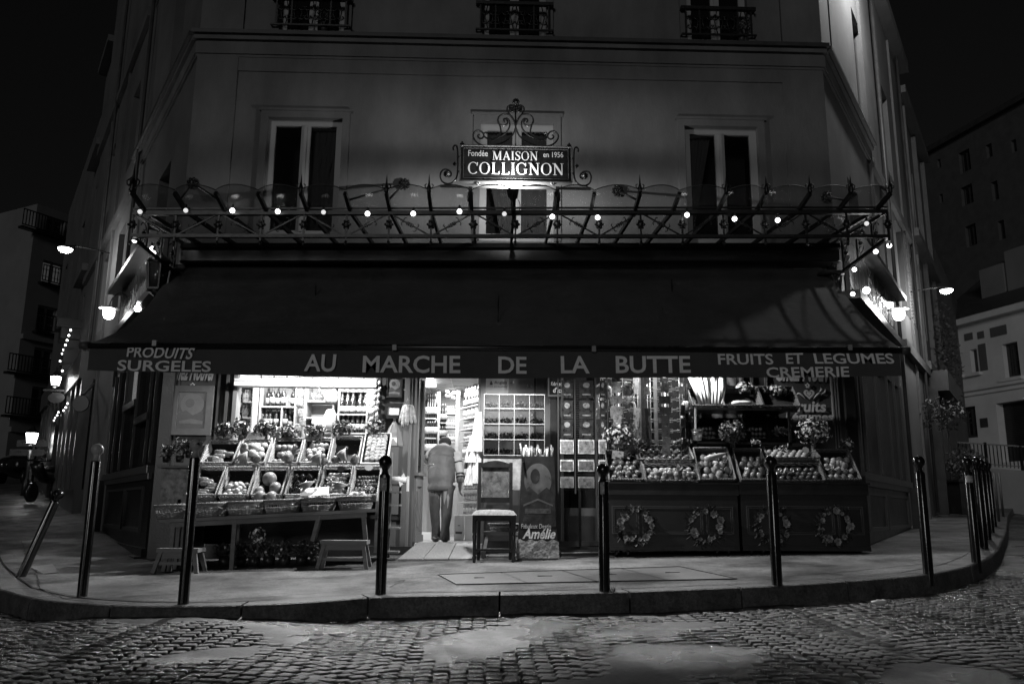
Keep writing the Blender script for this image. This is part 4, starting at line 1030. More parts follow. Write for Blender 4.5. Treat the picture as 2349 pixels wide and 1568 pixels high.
vtext('FRUITS', [(1648, 836), (1775, 836), (1646, 811), (1772, 811)]); vtext('ET', [(1804, 834), (1843, 834), (1802, 810), (1842, 809)])
vtext('LEGUMES', [(1870, 834), (2053, 834), (1865, 810), (2047, 810)]); vtext('CREMERIE', [(1760, 866), (1949, 864), (1756, 842), (1947, 840)])
# old wall lantern under the canopy corner
def old_lantern(c, s, lb):
    o = thing('wall_lantern', c, lb, 'lantern'); m_ = MB()
    m_.lathe([(.04*s, .33*s), (.15*s, .24*s), (.19*s, .20*s), (.19*s, .18*s), (.16*s, .18*s)], 6, c); m_.lathe([(.001, .42*s), (.03*s, .37*s), (.04*s, .33*s)], 6, c)
    m_.build('cap', M_iron, o); m_ = MB()
    for k in range(6): t = k*pi/3; m_.bar(c+Vector((.17*s*cos(t), .17*s*sin(t), .18*s)), c+Vector((.13*s*cos(t), .13*s*sin(t), -.18*s)), .02*s)
    for k in range(6):
        t = k*pi/3; t1 = t+pi/3; m_.bar(c+Vector((.13*s*cos(t), .13*s*sin(t), -.18*s)), c+Vector((.13*s*cos(t1), .13*s*sin(t1), -.18*s)), .03*s)
    m_.build('cage', M_iron, o); m_ = MB(); m_.lathe([(.115*s, -.17*s), (.15*s, .17*s)], 6, c); m_.build('glass', mat('smoked_glass', .05, .15), o)
    m_ = MB(); m_.lathe([(.13*s, -.18*s), (.06*s, -.25*s), (.001, -.3*s)], 6, c); m_.tube(bez([c+Vector((0, 0, -.25*s)), c+Vector((.1*s, .05, -.45*s)), c+Vector((.25*s, .25*s, -.35*s))]), .015*s, 5); m_.build('base', M_iron, o); return o
old_lantern(PY(362, 636, -.45), .95, 'unlit old black lantern under the left end of the canopy')
old_lantern(PY(1912, 650, -.3), .7, 'unlit old lantern half hidden behind the right end of the awning')
mb = MB(); c = PY(1905, 628, -.3); mb.lathe([(.02, .06), (.16, .02), (.18, -.02), (.05, -.03)], 16, c); tag(mb.build('lamp_shade_disc', M_zinc), 'flat round metal lamp shade right of the awning top', 'lamp')
# ================================================================== wooden shop front (ground floor)
sf_ = bld
def X(u, v=1000): return PY(u, v, 0).x
ZT = 3.55
M_panel = mat('panel_paint', .045, .45, nz=.15, ns=6)
mb = MB(); md = MB(); ml = MB(); pn = MB()
def pil(u0, u1, m, z0=0, out=.06, z1=ZT, y0=-.001): m.wbox(WF, X(u0), X(u1), z0, z1, -.1+y0, out)
# left part
pil(369, 396, md, out=.10); pn.wbox(WF, X(396), X(500), 0, ZT, -.08, .0)
for u in (397, 492): pn.wbox(WF, X(u), X(u)+.04, .9, ZT, .0, .025)
pil(500, 514, md, out=.03); pil(514, 520, mb, out=.08); pil(520, 532, mb, out=.04); pil(532, 541, ml, out=.09)
for z0, z1 in ((0, .78),): mb.wbox(WF, X(541), X(866), z0, z1, -.08, .02)
# between window and door
pil(866, 882, md, out=.05); mb.wbox(WF, X(882), X(926), 0, ZT, -.08, .0); md.wbox(WF, X(885), X(924), .55, 1.05, .0, .02); mb.wbox(WF, X(889), X(920), .62, .98, .02, .03)
pil(926, 938, mb, out=.07); pil(938, 944, ml, out=.05); pil(944, 954, mb, out=.03); pil(954, 958, md, out=-.02)
# right of the door
pil(1096, 1101, ml, out=.02); pil(1101, 1113, mb, out=.06); mb.wbox(WF, X(1113), X(1262), 0, .75, -.08, .02)
pil(1230, 1248, mb, out=.05); pil(1224, 1230, md, out=.02); pil(1248, 1262, mb, out=.03)
md.wbox(WF, X(1262), X(1292), 0, ZT, -.08, .02); pil(1286, 1292, mb, out=.05)
mb.wbox(WF, X(1292), X(1590), 0, .72, -.08, .03)
for u in (1366, 1462, 1500): pil(u, u+9, mb, out=.04)
for u in (1290, 1372, 1470): md.wbox(WF, X(u+12), X(u+70), .2, .62, .03, .05)
pil(1590, 1604, md, out=.05); pil(1604, 1612, ml, out=.07)
mid = MB(); mid.wbox(WF, X(1612), X(1692), .7, ZT, -.06, .0); mid.build('panel', mat('panel_grey_lit', .12, .5, nz=.15), bld)
pil(1692, 1700, mb, out=.04); pil(1700, 1708, ml, out=.08); pil(1708, 1724, md, out=.05); pil(1724, 1730, mb, out=.08); pil(1730, 1758, md, out=.03); pil(1758, 1764, mb, out=.05)
pn.wbox(WF, X(1764), X(1912), 0, ZT, -.08, .0)
for u in (1912, 1918, 1924): pil(u, u+3, ml, out=.05)
pil(1927, 1940, mb, out=.03); pil(1940, 1962, md, out=.08)
mb.wbox(WF, X(1612), X(1912), 0, .5, .0, .03)
md.wbox(WF, -4.25, 4.84, 3.3, ZT, .1, .16)
mb.split('shopfront_pilaster', M_wood, bld); md.split('dark_pilaster', M_woodd, bld); ml.split('moulding_strip', M_woodl, bld); pn.split('sign_panel', M_panel, bld)
g = MB(); g.wbox(WF, X(1113), X(1224), .75, ZT, -.05, -.04); g.build('door_side_window', mat('frosted_poster', .17, .35, nz=.25, ns=3), bld)
mb = MB(); rr = random.Random(8)
for k in range(26): c = WF(rr.uniform(X(1165), X(1222)), rr.uniform(1.9, 2.4), -.035); s_ = rr.choice((.004, .006, .016)); mb.ball(c, (s_, s_*.4, s_*1.3), 6, 5)
mb.build('bubble_print', mat('bubble', .3, .4), bld)
g = MB(); g.wbox(WF, X(1292), X(1590), .72, ZT, -.05, -.04); g.build('dark_window', M_darkglass, bld)
# base step, wing panels on the side streets
mb = MB(); mb.wbox(WF, X(960), X(1110), -.2, .262, -.35, .22); mb.build('door_step', mat('step_stone', .35, .5, nz=.2, ns=6, bump=.2), bld)
mb = MB(); mb.wbox(WF, -4.25, X(955), -.3, .22, .001, .09); mb.wbox(WF, X(1112), 4.84, -.3, .3, .001, .09); mb.build('plinth', M_woodd, bld)
for W, on, pts in ((WL, oL, 'L'), (WR, oR, 'R')):
    e = 4.3 if pts == 'L' else 4.6; zb = .12 if pts == 'L' else .2
    a_, b_, c_ = MB(), MB(), MB()
    b_.wbox(W, -.0, e, -.2, 1.12, .002, .10); a_.wbox(W, .02, e+.12, 1.12, 1.22, .002, .17); a_.wbox(W, 0, e, 1.04, 1.12, .10, .15)
    b_.wbox(W, 0, e, 2.9, ZT, .002, .1); a_.wbox(W, -.1, e+.12, ZT, ZT+.12, .002, .3)
    for s in (0, .42, 1.55, 2.75, 3.55, e-.25): b_.wbox(W, s, s+(.14 if s else .3), 1.22, 2.9, .002, .12); a_.wbox(W, s+.03, s+.08, 1.25, 2.9, .12, .15)
    for s0, s1 in ((.45, 1.9), (2.05, e-.3)):
        for q in ((s0, s1, .92, .96), (s0, s1, zb+.24, zb+.29), (s0, s0+.04, zb+.29, .92), (s1-.04, s1, zb+.29, .92)): a_.wbox(W, *q, .10, .13)
    if pts == 'L':
        a_.wbox(W, 1.6, 2.75, 2.15, 2.25, .12, .17); a_.wbox(W, .45, 1.55, 1.85, 1.95, .12, .16)
    b_.wbox(W, 0, e, -.3, zb+.05, .10, .14); b_.wbox(W, 0, 1.6, -.3, zb-.05, .14, .22)
    b_.wbox(W, e-.12, e+.1, -.2, 1.12, .14, .24)
    a_.split('shopfront_moulding', M_wood, bld); b_.split('dark_panel', M_woodd, bld)
    g = MB(); g.wbox(W, .3, e-.2, 1.22, 2.9, .03, .04); g.build('side_window', mat('side_glass', .035, .1, nz=.6, ns=2.5), bld)
gl = MB(); gl.wbox(WL, 1.72, 2.72, 2.27, 2.88, .045, .05); gl.build('lit_pane', emat('frost_lit', .45, .5), bld)
gl = MB()
for k in range(16): gl.wbox(WL, 1.74+k*.062, 1.76+k*.062, 2.27, 2.88, .052, .056)
gl.build('reeded_strip', M_woodl, bld)
gl = MB(); gl.wbox(WL, .82, .96, 1.97, 2.6, .045, .05); gl.build('lit_pane', emat('frost_lit2', .35, .5), bld)

# panel lettering
def ftext(s, par, m, u0, v0, u1, v1, y, bold=.02, shear=.15):
    a = PY(u0, v1, y); b = PY(u1, v1, y); c = PY(u0, v0, y); return text(s, 'lettering', m, par, a, (1, 0, 0), (0, 0, 1), b.x-a.x, c.z-a.z, bold, shear)
M_cream2 = mat('painted_letter', .38, .6)
ftext('Chez Nouvel', bld, M_cream2, 390, 826, 486, 872, -.03, .035, .2)
ftext('Chez Nouvel', bld, M_cream2, 1776, 826, 1918, 874, -.03, .035, .2)
ftext('Fruits', bld, M_cream2, 1812, 918, 1894, 944, -.03, .03, .15)
ftext('Légumes', bld, M_cream2, 1802, 945, 1910, 968, -.03, .03, .15)
ftext('Frais', bld, M_cream2, 1834, 968, 1898, 992, -.03, .03, .15)
def flower5(u, v, r, y=-.032):
    c = PY(u, v, y); m_ = MB()
    for k in range(5): t = pi/2+2*pi*k/5; m_.lathe([(.001, -.002), (r*.42, -.001), (r*.42, .001), (.001, .002)], 10, c+Vector((r*.62*cos(t), -.0006*k, r*.62*sin(t))), Matrix.Rotation(pi/2, 3, 'X'))
    m_.build('flower_motif', M_cream2, bld)
flower5(441, 883, .035); flower5(1853, 884, .035)
hc = PY(1856, 903, -.031); m_ = MB()
def heart2(s, n=26): return [(s*16*sin(t)**3/16, s*(13*cos(t)-5*cos(2*t)-2*cos(3*t)-cos(4*t))/16) for t in [2*pi*k/n for k in range(n)]]
h1 = heart2(.075); h2 = heart2(.045); n = len(h1); vs = [hc+Vector((a, 0, b)) for a, b in h1]+[hc+Vector((a, 0, b+.004)) for a, b in h2]
m_.add(vs, [(i, (i+1) % n, n+(i+1) % n, n+i) for i in range(n)]); h3 = heart2(.034); m_.add([hc+Vector((a, 0, b+.004)) for a, b in h3], [tuple(range(n))])
for sx in (-1, 1): m_.tube(bez([hc+Vector((sx*.05, 0, -.07)), hc+Vector((sx*.11, 0, .0)), hc+Vector((sx*.15, 0, .03)), hc+Vector((sx*.17, 0, -.02))], 10), [.002+.012*sin(pi*k/10) for k in range(11)], 5)
for q in ((.14, .03, .19, .10, .16, .09), (.17, .0, .24, .03, .22, .07)): m_.tube(bez([hc+Vector((q[0], 0, q[1])), hc+Vector((q[2], 0, q[1]+.03)), hc+Vector((q[4], 0, q[5]))], 8), [.002+.010*sin(pi*k/8) for k in range(9)], 5)
m_.build('heart_motif', M_cream2, bld)
# framed pictures: plain abstract prints stand in for the film posters
def framed(name, u0, v0, u1, v1, y, fw, fm, lb, tone, tilt=0):
    a = PY(u0, v1, y); b = PY(u1, v1, y); c = PY(u0, v0, y); W_ = b.x-a.x; Hh = c.z-a.z; o = thing(name, a, lb, 'picture'); m_ = MB()
    z0 = a.z; x0 = a.x; x1 = b.x; z1 = z0+Hh
    for q in ((x0, x1, z0, z0+fw), (x0, x1, z1-fw, z1), (x0, x0+fw, z0+fw, z1-fw), (x1-fw, x1, z0+fw, z1-fw)): m_.box(q[0], q[1], y-.03, y, q[2], q[3])
    m_.build('frame', fm, o); m_ = MB(); m_.box(x0+fw, x1-fw, y-.012, y-.002, z0+fw, z1-fw); pr = m_.build('print', tone, o); return o, (x0+fw, x1-fw, z0+fw, z1-fw), pr
M_pr_d = mat('print_dark', .03, .25, nz=.5, ns=9); M_pr_m = mat('print_mid', .085, .3, nz=.35, ns=10); M_pr_l = mat('print_pale', .36, .3, nz=.2, ns=12)
def abstract(o, pr, r, y):                         # tonal shapes: pale disc over dark mounds
    x0, x1, z0, z1 = r; w_, h_ = x1-x0, z1-z0; m_ = MB(); m_.prism([(w_*(.5+.42*cos(t)), h_*(.66+.3*sin(t))) for t in [2*pi*k/28 for k in range(28)]], (x0, y, z0), (1, 0, 0), (0, 0, 1), .001); m_.build('print_shape', M_pr_m, pr)
    m_ = MB(); m_.prism([(w_*(.42+.16*cos(t)), h_*(.7+.12*sin(t))) for t in [2*pi*k/20 for k in range(20)]], (x0, y-.0015, z0), (1, 0, 0), (0, 0, 1), .001); m_.build('print_shape', M_pr_d, pr)
    m_ = MB(); m_.prism([(0, 0), (w_, 0), (w_, h_*.34), (w_*.8, h_*.46), (w_*.55, h_*.36), (w_*.3, h_*.5), (0, h_*.4)], (x0, y-.003, z0), (1, 0, 0), (0, 0, 1), .001); m_.build('print_shape', M_pr_d, pr)
    m_ = MB(); m_.prism([(w_*.1, h_*.14), (w_*.9, h_*.12), (w_*.93, h_*.2), (w_*.5, h_*.27), (w_*.08, h_*.2)], (x0, y-.0045, z0), (1, 0, 0), (0, 0, 1), .001); m_.build('print_shape', M_pr_m, pr)
o, r, pr = framed('framed_picture', 388, 941-57, 484, 997, -.04, .085, M_gold, 'large dark picture in a broad pale wooden frame on the left shop panel', M_pr_d); abstract(o, pr, r, -.054)
o, r, pr = framed('framed_picture', 886, 864, 923, 912, -.03, .02, M_black, 'small black framed portrait-shaped picture high between window and door', M_pr_d); abstract(o, pr, r, -.044)
o, r, pr = framed('framed_picture', 881, 924, 924, 960, -.03, .05, M_black, 'small pale picture in a wide black frame above the pointed lamp', mat('print_white', .6, .3, nz=.4, ns=30))
o, r, pr = framed('notice', 1113, 862, 1166, 902, .03, .004, M_white, 'white English lessons notice taped to the window beside the door', mat('notice_paper', .7, .5))
ftext('Anglais', pr, M_black, 1134, 873, 1163, 882, .014, .0, 0); ftext('cours particuliers', pr, M_black, 1116, 884, 1163, 888, .014, 0, 0)
m_ = MB(); c = PY(1127, 878, .015); m_.ball(c+Vector((0, 0, .015)), (.01, .002, .012), 8, 6); m_.obox(c+Vector((0, 0, -.012)), .018, .001, .014); m_.build('figure_mark', M_black, pr)
# slate
a = PY(1260, 905, -.1); b = PY(1286, 905, -.1); c = PY(1260, 858, -.1); o = thing('slate_board', a, 'black slate with white chalk writing hanging right of the herb trays', 'board')
m_ = MB(); m_.box(a.x, b.x, -.11, -.09, a.z, c.z+.1); m_.build('slate', M_black, o)
m_ = MB(); m_.box(a.x-.02, a.x, -.115, -.085, a.z-.025, c.z+.1); m_.box(a.x, b.x, -.115, -.085, a.z-.025, a.z); m_.build('frame', M_gold, o)
text('Fabrication', 'lettering', M_white, o, PY(1264, 884, -.114), (1, 0, 0), (0, 0, 1), .19, .05, .0, .1); text("d'ici", 'lettering', M_white, o, PY(1268, 900, -.114), (1, 0, 0), (0, 0, 1), .12, .07, .01, .1)

# ================================================================== inside the shop
RM = thing('shop_room', (-1, 1.5, .26), 'bright shop interior with cream walls and pine shelves seen through window and door', 'interior')
ZF = .262; ZC = 2.62; xa, xb = X(541)-.25, X(1262); xm = X(880)
mb = MB(); mb.box(xa, xb, .36, 3.3, ZF-.06, ZF-.002); mb.build('floor', M_tile, RM)
mb = MB(); mb.box(xa, xb, .1, 3.3, ZC, ZC+.05)
mb.build('ceiling', mat('ceiling_board', .4, .6), RM); mb = MB()
for k in range(7): mb.box(xm, xb, .3+.45*k, .31+.45*k, ZC-.006, ZC); 
for k in range(5): mb.box(xm+.4*k, xm+.4*k+.01, .1, 3.3, ZC-.008, ZC)
mb.build('ceiling_grid', M_cream, RM)
mb = MB(); mb.box(xa-.05, xa, .1, 1.4, 0, ZC); mb.box(xa, xm, 1.35, 1.4, 0, ZC); mb.box(xm-.02, xm+.02, .5, 3.3, 0, ZC); mb.box(xm, xb, 3.25, 3.3, 0, ZC); mb.box(xb-.1, xb, .1, 3.3, 0, ZC)
mb.box(xa, X(866), .1, 1.35, .70, .76)
mb.build('wall', mat('pine_wall', .6, .55, nz=.1, ns=4, stretch=(6, 6, .4)), RM)
# roller shutter box and bright head rail over the window
a = PY(540, 885, -.1); b = PY(864, 883, -.1); zt = PY(700, 871, -.1).z
o = thing('roller_shutter_box', (a.x, -.1, a.z), 'long pale roller shutter box across the top of the bright shop window', 'shutter box')
m_ = MB(); m_.box(a.x, b.x, -.16, .05, a.z, zt); m_.build('box', M_cream, o); m_ = MB(); m_.box(a.x, b.x, -.165, -.16, a.z+(zt-a.z)*.68, a.z+(zt-a.z)*.74); m_.build('groove', M_zinc, o)
o = thing('string_of_lamps', (a.x, -.1, zt), 'pale tube light glowing above the shutter box', 'lamp')
m_ = MB(); m_.box(a.x+.02, b.x-.03, .0, .03, zt+.02, zt+.13); m_.build('light_panel', emat('tube_glow', 1.6), o)
m_ = MB()
for k in range(9): x = a.x+.3+k*.17; m_.box(x, x+.012, -.02, .0, zt+.0, zt+.14)
m_.box(a.x, b.x, -.03, -.005, zt+.045, zt+.055); m_.build('clip', M_zinc, o)
lamp('window_light', 'AREA', ((a.x+b.x)/2, .55, ZC-.03), 80, RM, 1.4, (0, 0, 0), sy=.5)
lamp('room_light', 'AREA', (X(1010)+.1, 2.0, ZC-.03), 60, RM, .6, (0, 0, 0), sy=1.4)
o = thing('ceiling_light', PY(985, 878, 1.6), 'glowing tube light on the ceiling just inside the door', 'ceiling light'); c = PY(985, 880, 1.3)
m_ = MB(); m_.box(c.x-.12, c.x+.06, 1.0, 1.9, ZC-.06, ZC-.012); m_.build('tube', emat('tube_glow2', 4), o)

# bottles and jars
M_bg = mat('bottle_glass', .008, .06, spec=.8); M_bl = mat('bottle_pale', .5, .15); M_lab = mat('bottle_label', .62, .6); M_cap = mat('bottle_foil', .35, .3, metal=.6); M_capd = mat('bottle_foil_dark', .04, .4)
def mk_bottle(glass, lab, cap, kind='bottle', prof=None):
    def f():
        o = thing(kind, (0, 0, 0), '', 'bottle'); p = prof or [(.037, 0), (.038, .01), (.038, .18), (.03, .205), (.015, .23), (.014, .285), (.016, .287), (.016, .30), (.001, .301)]
        MB().lathe(p, 12).build('glass', glass, o, local=True); MB().lathe([(.0392, .05), (.0392, .13)], 12).build('label', lab, o, local=True)
        MB().lathe([(.0165, .235), (.0165, .30), (.001, .303)], 10).build('capsule', cap, o, local=True); return o
    return f
P_wine = Proto(mk_bottle(M_bg, M_lab, M_capd)); P_wine2 = Proto(mk_bottle(M_bg, M_lab, M_cap))
chp = [(.042, 0), (.044, .01), (.044, .15), (.034, .195), (.018, .235), (.0155, .27), (.018, .28), (.018, .31), (.001, .312)]
def mk_ch():
    o = thing('bottle', (0, 0, 0), '', 'bottle'); MB().lathe(chp, 14).build('glass', M_bg, o, local=True); MB().lathe([(.0452, .03), (.0452, .095)], 14).build('label', M_lab, o, local=True)
    MB().lathe([(.0305, .205), (.0195, .236), (.0175, .27), (.02, .28), (.02, .312), (.001, .318)], 12).build('foil', M_cap, o, local=True); return o
P_ch = Proto(mk_ch)
P_small = Proto(mk_bottle(M_bl, M_lab, M_capd, 'bottle', [(.03, 0), (.032, .01), (.032, .1), (.014, .13), (.012, .17), (.014, .18), (.001, .182)]))
def mk_jar():
    o = thing('jar', (0, 0, 0), '', 'jar'); MB().lathe([(.033, 0), (.036, .006), (.036, .075), (.03, .085)], 12).build('glass', mat('jar_content', .3, .2, nz=.5, ns=14), o, local=True)
    MB().lathe([(.0368, .02), (.0368, .06)], 12).build('label', M_lab, o, local=True); MB().lathe([(.032, .083), (.033, .1), (.001, .102)], 12).build('lid', M_cap, o, local=True); return o
P_jar = Proto(mk_jar)
shu = thing('shelf_unit', (xa+.5, 1.0, .8), 'pine shelves of bottles behind the fruit window', 'shelves')
def wp(Xc, Yc, y): return PY((560+Xc/6.349)/1.0643, (900+Yc/6.349)/1.0643, y)   # enlarged view of the window -> scene
def board(mbx, Xa, Xb, Yc, y0, y1): a = wp(Xa, Yc, y0); b = wp(Xb, Yc, y0); mbx.box(a.x, b.x, y0, y1, a.z-.018, a.z); return a.z
mb = MB(); yb = 1.1
zb = {}
zb['a1'] = board(mb, 480, 1020, 575, .95, 1.32); zb['a2'] = board(mb, 480, 1020, 895, .95, 1.32)
zb['c1'] = board(mb, 1180, 1545, 488, .95, 1.32); zb['c2'] = board(mb, 1190, 1600, 748, .95, 1.32); zb['c3'] = board(mb, 1190, 1600, 975, .95, 1.32)
zb['d0'] = board(mb, 1700, 2135, 330, .95, 1.32); zb['d1'] = board(mb, 1640, 2135, 692, .95, 1.32); zb['d2'] = board(mb, 1640, 2135, 985, .95, 1.32)
for Xc, w_ in ((475, .02), (1022, .02), (1175, .03), (1608, .02), (1695, .02), (2135, .02), (815, .015)):
    a = wp(Xc, 600, .95); mb.box(a.x-w_/2, a.x+w_/2, .94, 1.34, .76, ZC if Xc != 815 else zb['a1'])
zb['s1'] = board(mb, 215, 345, 500, .7, 1.1); zb['s2'] = board(mb, 205, 335, 745, .7, 1.1); a = wp(345, 600, .7); mb.box(a.x, a.x+.02, .7, 1.3, .76, ZC)
mb.build('shelf', M_pine, shu)
def row_b(P, Xs, z, y, cat, lb, grp, sc=1.0):
    for x in Xs:
        p = wp(x, 600, y); P((p.x, y, z+.001), lb, cat, grp, rot=(0, 0, random.uniform(0, 6)), scale=sc)
row_b(P_wine, (595, 745, 985), zb['a1'], 1.05, 'bottle', 'dark bottle on the top shelf at the left of the shop window', 'bottles on the top left window shelf', .98)
row_b(P_wine2, (660, 830), zb['a1'], 1.0, 'bottle', 'bottle with large pale label on the top shelf at the left of the shop window', 'pale labelled bottles on the top left window shelf')
row_b(P_wine, (520, 580, 640, 740, 880), zb['a2'], 1.05, 'bottle', 'dark bottle on the lower shelf behind the bowed head', 'bottles on the lower left window shelf', .95)
row_b(P_ch, (505, 855, 950), zb['a2'], 1.12, 'bottle', 'foil topped bottle on the lower shelf behind the bowed head', 'foil topped bottles on the lower left window shelf')
row_b(P_ch, (1742, 1830, 1915, 2030, 2112), zb['d1'], 1.05, 'bottle', 'champagne bottle with silver foil in the row at the right of the shop window', 'champagne bottles on the right window shelf', 1.18)
row_b(P_wine2, (1695, 1775, 1850, 1925, 2005, 2080), zb['d2'], 1.05, 'bottle', 'dark bottle with white label in the row under the champagne', 'wine bottles on the right window lower shelf')
row_b(P_jar, (1740, 1820, 1910, 2010, 2100), zb['d0'], 1.05, 'jar', 'jar on the uppermost right shelf of the shop window', 'jars on the top right window shelf')
row_b(P_small, (235, 272, 305), zb['s1'], .85, 'bottle', 'slim bottle on the narrow left side shelf', 'slim bottles on the narrow side shelf', 1.0)
row_b(P_small, (225, 268), zb['s2'], .85, 'bottle', 'slim bottle on the lower narrow left side shelf', 'slim bottles on the lower narrow side shelf', 1.0)
# four dark picture cards stacked at the window's left edge
for k, (y0_, y1_) in enumerate(((290, 470), (478, 660), (672, 855), (868, 1030))):
    a = wp(95-k*8, y1_, .35); b = wp(212-k*6, y0_, .35); m_ = MB(); m_.box(a.x, b.x, .35, .36, a.z, b.z)
    o = m_.build('picture_card', M_pr_d); tag(o, ['topmost', 'second', 'third', 'lowest'][k]+' of the dark picture cards down the left edge of the shop window', 'card', 'picture cards in the window')
    BASE[o.name] = Vector(o.location); m_ = MB(); cx_ = (a.x+b.x)/2; cz = a.z+(b.z-a.z)*.55; m_.lathe([(.001, -.001), (.035, -.001), (.035, .001), (.001, .001)], 16, (cx_, .348, cz), Matrix.Rotation(pi/2, 3, 'X'), sy=1.4); m_.build('print_shape', M_pr_l, o)
# teapot
c = wp(1390, 470, 1.05); c.z = zb['c1']; o = thing('teapot', c, 'shiny metal teapot with a long spout on the corner shelf', 'teapot'); M_tp = mat('teapot_metal', .45, .2, metal=.8)
m_ = MB(); m_.lathe([(.04, 0), (.05, .01), (.07, .04), (.065, .075), (.035, .11), (.025, .13)], 18, c); m_.build('body', M_tp, o)
m_ = MB(); m_.lathe([(.026, .13), (.02, .15), (.01, .165), (.014, .18), (.004, .2), (.001, .22)], 12, c); m_.build('lid', M_tp, o)
m_ = MB(); m_.tube(bez([c+Vector((-.06, 0, .03)), c+Vector((-.11, 0, .03)), c+Vector((-.09, 0, .1)), c+Vector((-.125, 0, .13))]), [.014-.0005*k for k in range(17)], 8); m_.build('spout', M_tp, o)
m_ = MB(); m_.tube(bez([c+Vector((.03, 0, .12)), c+Vector((.12, 0, .13)), c+Vector((.1, 0, .03)), c+Vector((.06, 0, .035))]), .006, 6); m_.build('handle', M_tp, o)
# bags and packets
def sack(name, c, r, lb, m, cat='bag', n=9, seed=1):
    rr = random.Random(seed); m_ = MB(); m_.ball(c, r, 14, 10)
    for i, p in enumerate(m_.v):
        d = (p-Vector(c)); m_.v[i] = Vector(c)+Vector((math.copysign(abs(d.x/r[0])**.6*r[0], d.x), math.copysign(abs(d.y/r[1])**.7*r[1], d.y), math.copysign(abs(d.z/r[2])**.7*r[2], d.z)))*rr.uniform(.93, 1.05)
    return tag(m_.build(name, m), lb, cat)
M_bag = mat('white_plastic', .55, .35, nz=.12, ns=10, bump=.4, bs=12); M_crink = mat('cellophane', .24, .2, nz=.7, ns=12, bump=.9, bs=14, dist=.03)
c = wp(1585, 430, .9); sack('hanging_bag', c, (.10, .06, .10), 'bunch of pale net bags hanging beside the teapot', M_crink, seed=4)
c = wp(1560, 770, .85); c.z -= .02; sack('paper_sack', c, (.085, .06, .15), 'tall pale printed paper sack standing in the shop window', M_bag, seed=5)
a = wp(1270, 960, .95); b = wp(1490, 770, .95); m_ = MB(); m_.box(a.x, b.x, .95, 1.15, a.z, b.z); tag(m_.build('white_carton', M_white), 'plain white carton under the corner shelf in the shop window', 'box')
for k, (xx, yy, s_) in enumerate(((1100, 380, .1), (1090, 520, .1), (1110, 690, .12), (1130, 820, .12), (1060, 920, .1))):
    c = wp(xx, yy, .85); sack('food_packet', c, (.05, .03, .07), ['uppermost', 'second', 'third', 'fourth', 'lowest'][k]+' crinkled packet hanging in the middle of the shop window', M_crink, 'packet', seed=10+k)
a = wp(2138, 900, .7); b = wp(2255, 290, .7)
for k in range(3):
    z0 = a.z+(b.z-a.z)*(.35+k*.22); m_ = MB(); m_.box(a.x, b.x+.02, .70+.004*k, .703+.004*k, z0, z0+(b.z-a.z)*.2); tag(m_.build('paper_sheet', M_white), ['lowest', 'middle', 'topmost'][k]+' of the white sheets pinned behind the garlic braid', 'paper')
# garlic braid
c0 = PY(866, 872, -.1); c1 = PY(857, 974, -.12); o = thing('garlic_braid', c1, 'braid of garlic bulbs hanging at the right edge of the fruit window', 'garlic'); rr = random.Random(6)
for k in range(15):
    t = k/14; p = c0.lerp(c1, t)+Vector((.03*(1 if k % 2 else -1)+rr.uniform(-.008, .008), rr.uniform(-.02, .01), 0)); m_ = MB(); R = Matrix.Rotation(rr.uniform(-1, 1), 3, 'Y')
    m_.lathe([(.008, -.024), (.022, -.018), (.028, 0), (.02, .016), (.008, .028), (.005, .045)], 10, p, R); m_.build('garlic_bulb', mat('garlic', .42, .5, nz=.3, ns=25), o)
m_ = MB(); m_.tube([c0+Vector((0, 0, .25)), c0, c1], .006, 5); m_.build('string', M_gold, o)
# sausages
c = PY(936, 928, -.22); top = PY(932, 900, -.2); o = thing('sausages', c, 'bundle of dried sausages hung on string beside the shop door', 'sausages'); M_ss = mat('sausage_skin', .22, .5, nz=.7, ns=22, bump=.8, bs=30)
for k, (dx, dy, L) in enumerate(((-.085, .02, .24), (-.05, -.03, .30), (-.005, -.05, .28), (.04, -.02, .26), (.085, .02, .25), (.0, .04, .22))):
    m_ = MB(); p = c+Vector((dx*.5, dy, .0)); q = c+Vector((dx*1.15, dy, -L)); m_.tube([p.lerp(q, t) for t in (0, .05, .15, .5, .85, .96, 1)], [.012, .024, .03, .032, .03, .02, .006], 8)
    ss = m_.build('sausage', M_ss, o); m_ = MB(); m_.tube([p, c+Vector((0, 0, .1))], .002, 4); m_.build('string', M_gold, ss)
m_ = MB(); m_.tube([c+Vector((0, 0, .1)), top+Vector((0, 0, .02)), top+Vector((-.04, 0, .04))], .003, 4); m_.build('hanging_string', M_gold, o)
# pointed lamp shade with star pattern
c = PY(903, 1023, -.28); o = thing('pointed_lamp', c, 'pointed metal and glass hanging lamp with a faceted star pattern left of the door', 'lamp')
ap = PY(901, 966, -.28); hgt = ap.z-c.z; m_ = MB(); m_.lathe([(.13, 0), (.125, .03), (.09, hgt*.55), (.03, hgt*.93), (.008, hgt)], 6, c, smooth=False); sh_ = m_.build('shade', mat('lamp_panel', .14, .35, nz=.2), o)
m_ = MB()
for k in range(6): t = k*pi/3; m_.tube([c+Vector((.13*cos(t), .13*sin(t), 0)), c+Vector((.127*cos(t), .127*sin(t), .03)), c+Vector((.092*cos(t), .092*sin(t), hgt*.55)), c+Vector((.01*cos(t), .01*sin(t), hgt))], .006, 5)
m_.tube([c+Vector((.014*cos(t*.8), 0, hgt+.02+.014*sin(t*.8))) for t in range(8)], .003, 4, closed=True); m_.build('rib', M_zinc, o)
m_ = MB(); t = -pi/2; f0 = Vector((0, -.112, 0)); 
for poly in ([(-.05, .03), (0, .1), (-.045, .12)], [(.05, .03), (0, .1), (.045, .12)], [(-.03, .155), (0, .105), (.03, .155)]):
    m_.add([c+Vector((x_, -.118+z_*.28-.004, z_)) for x_, z_ in poly], [(0, 1, 2)])
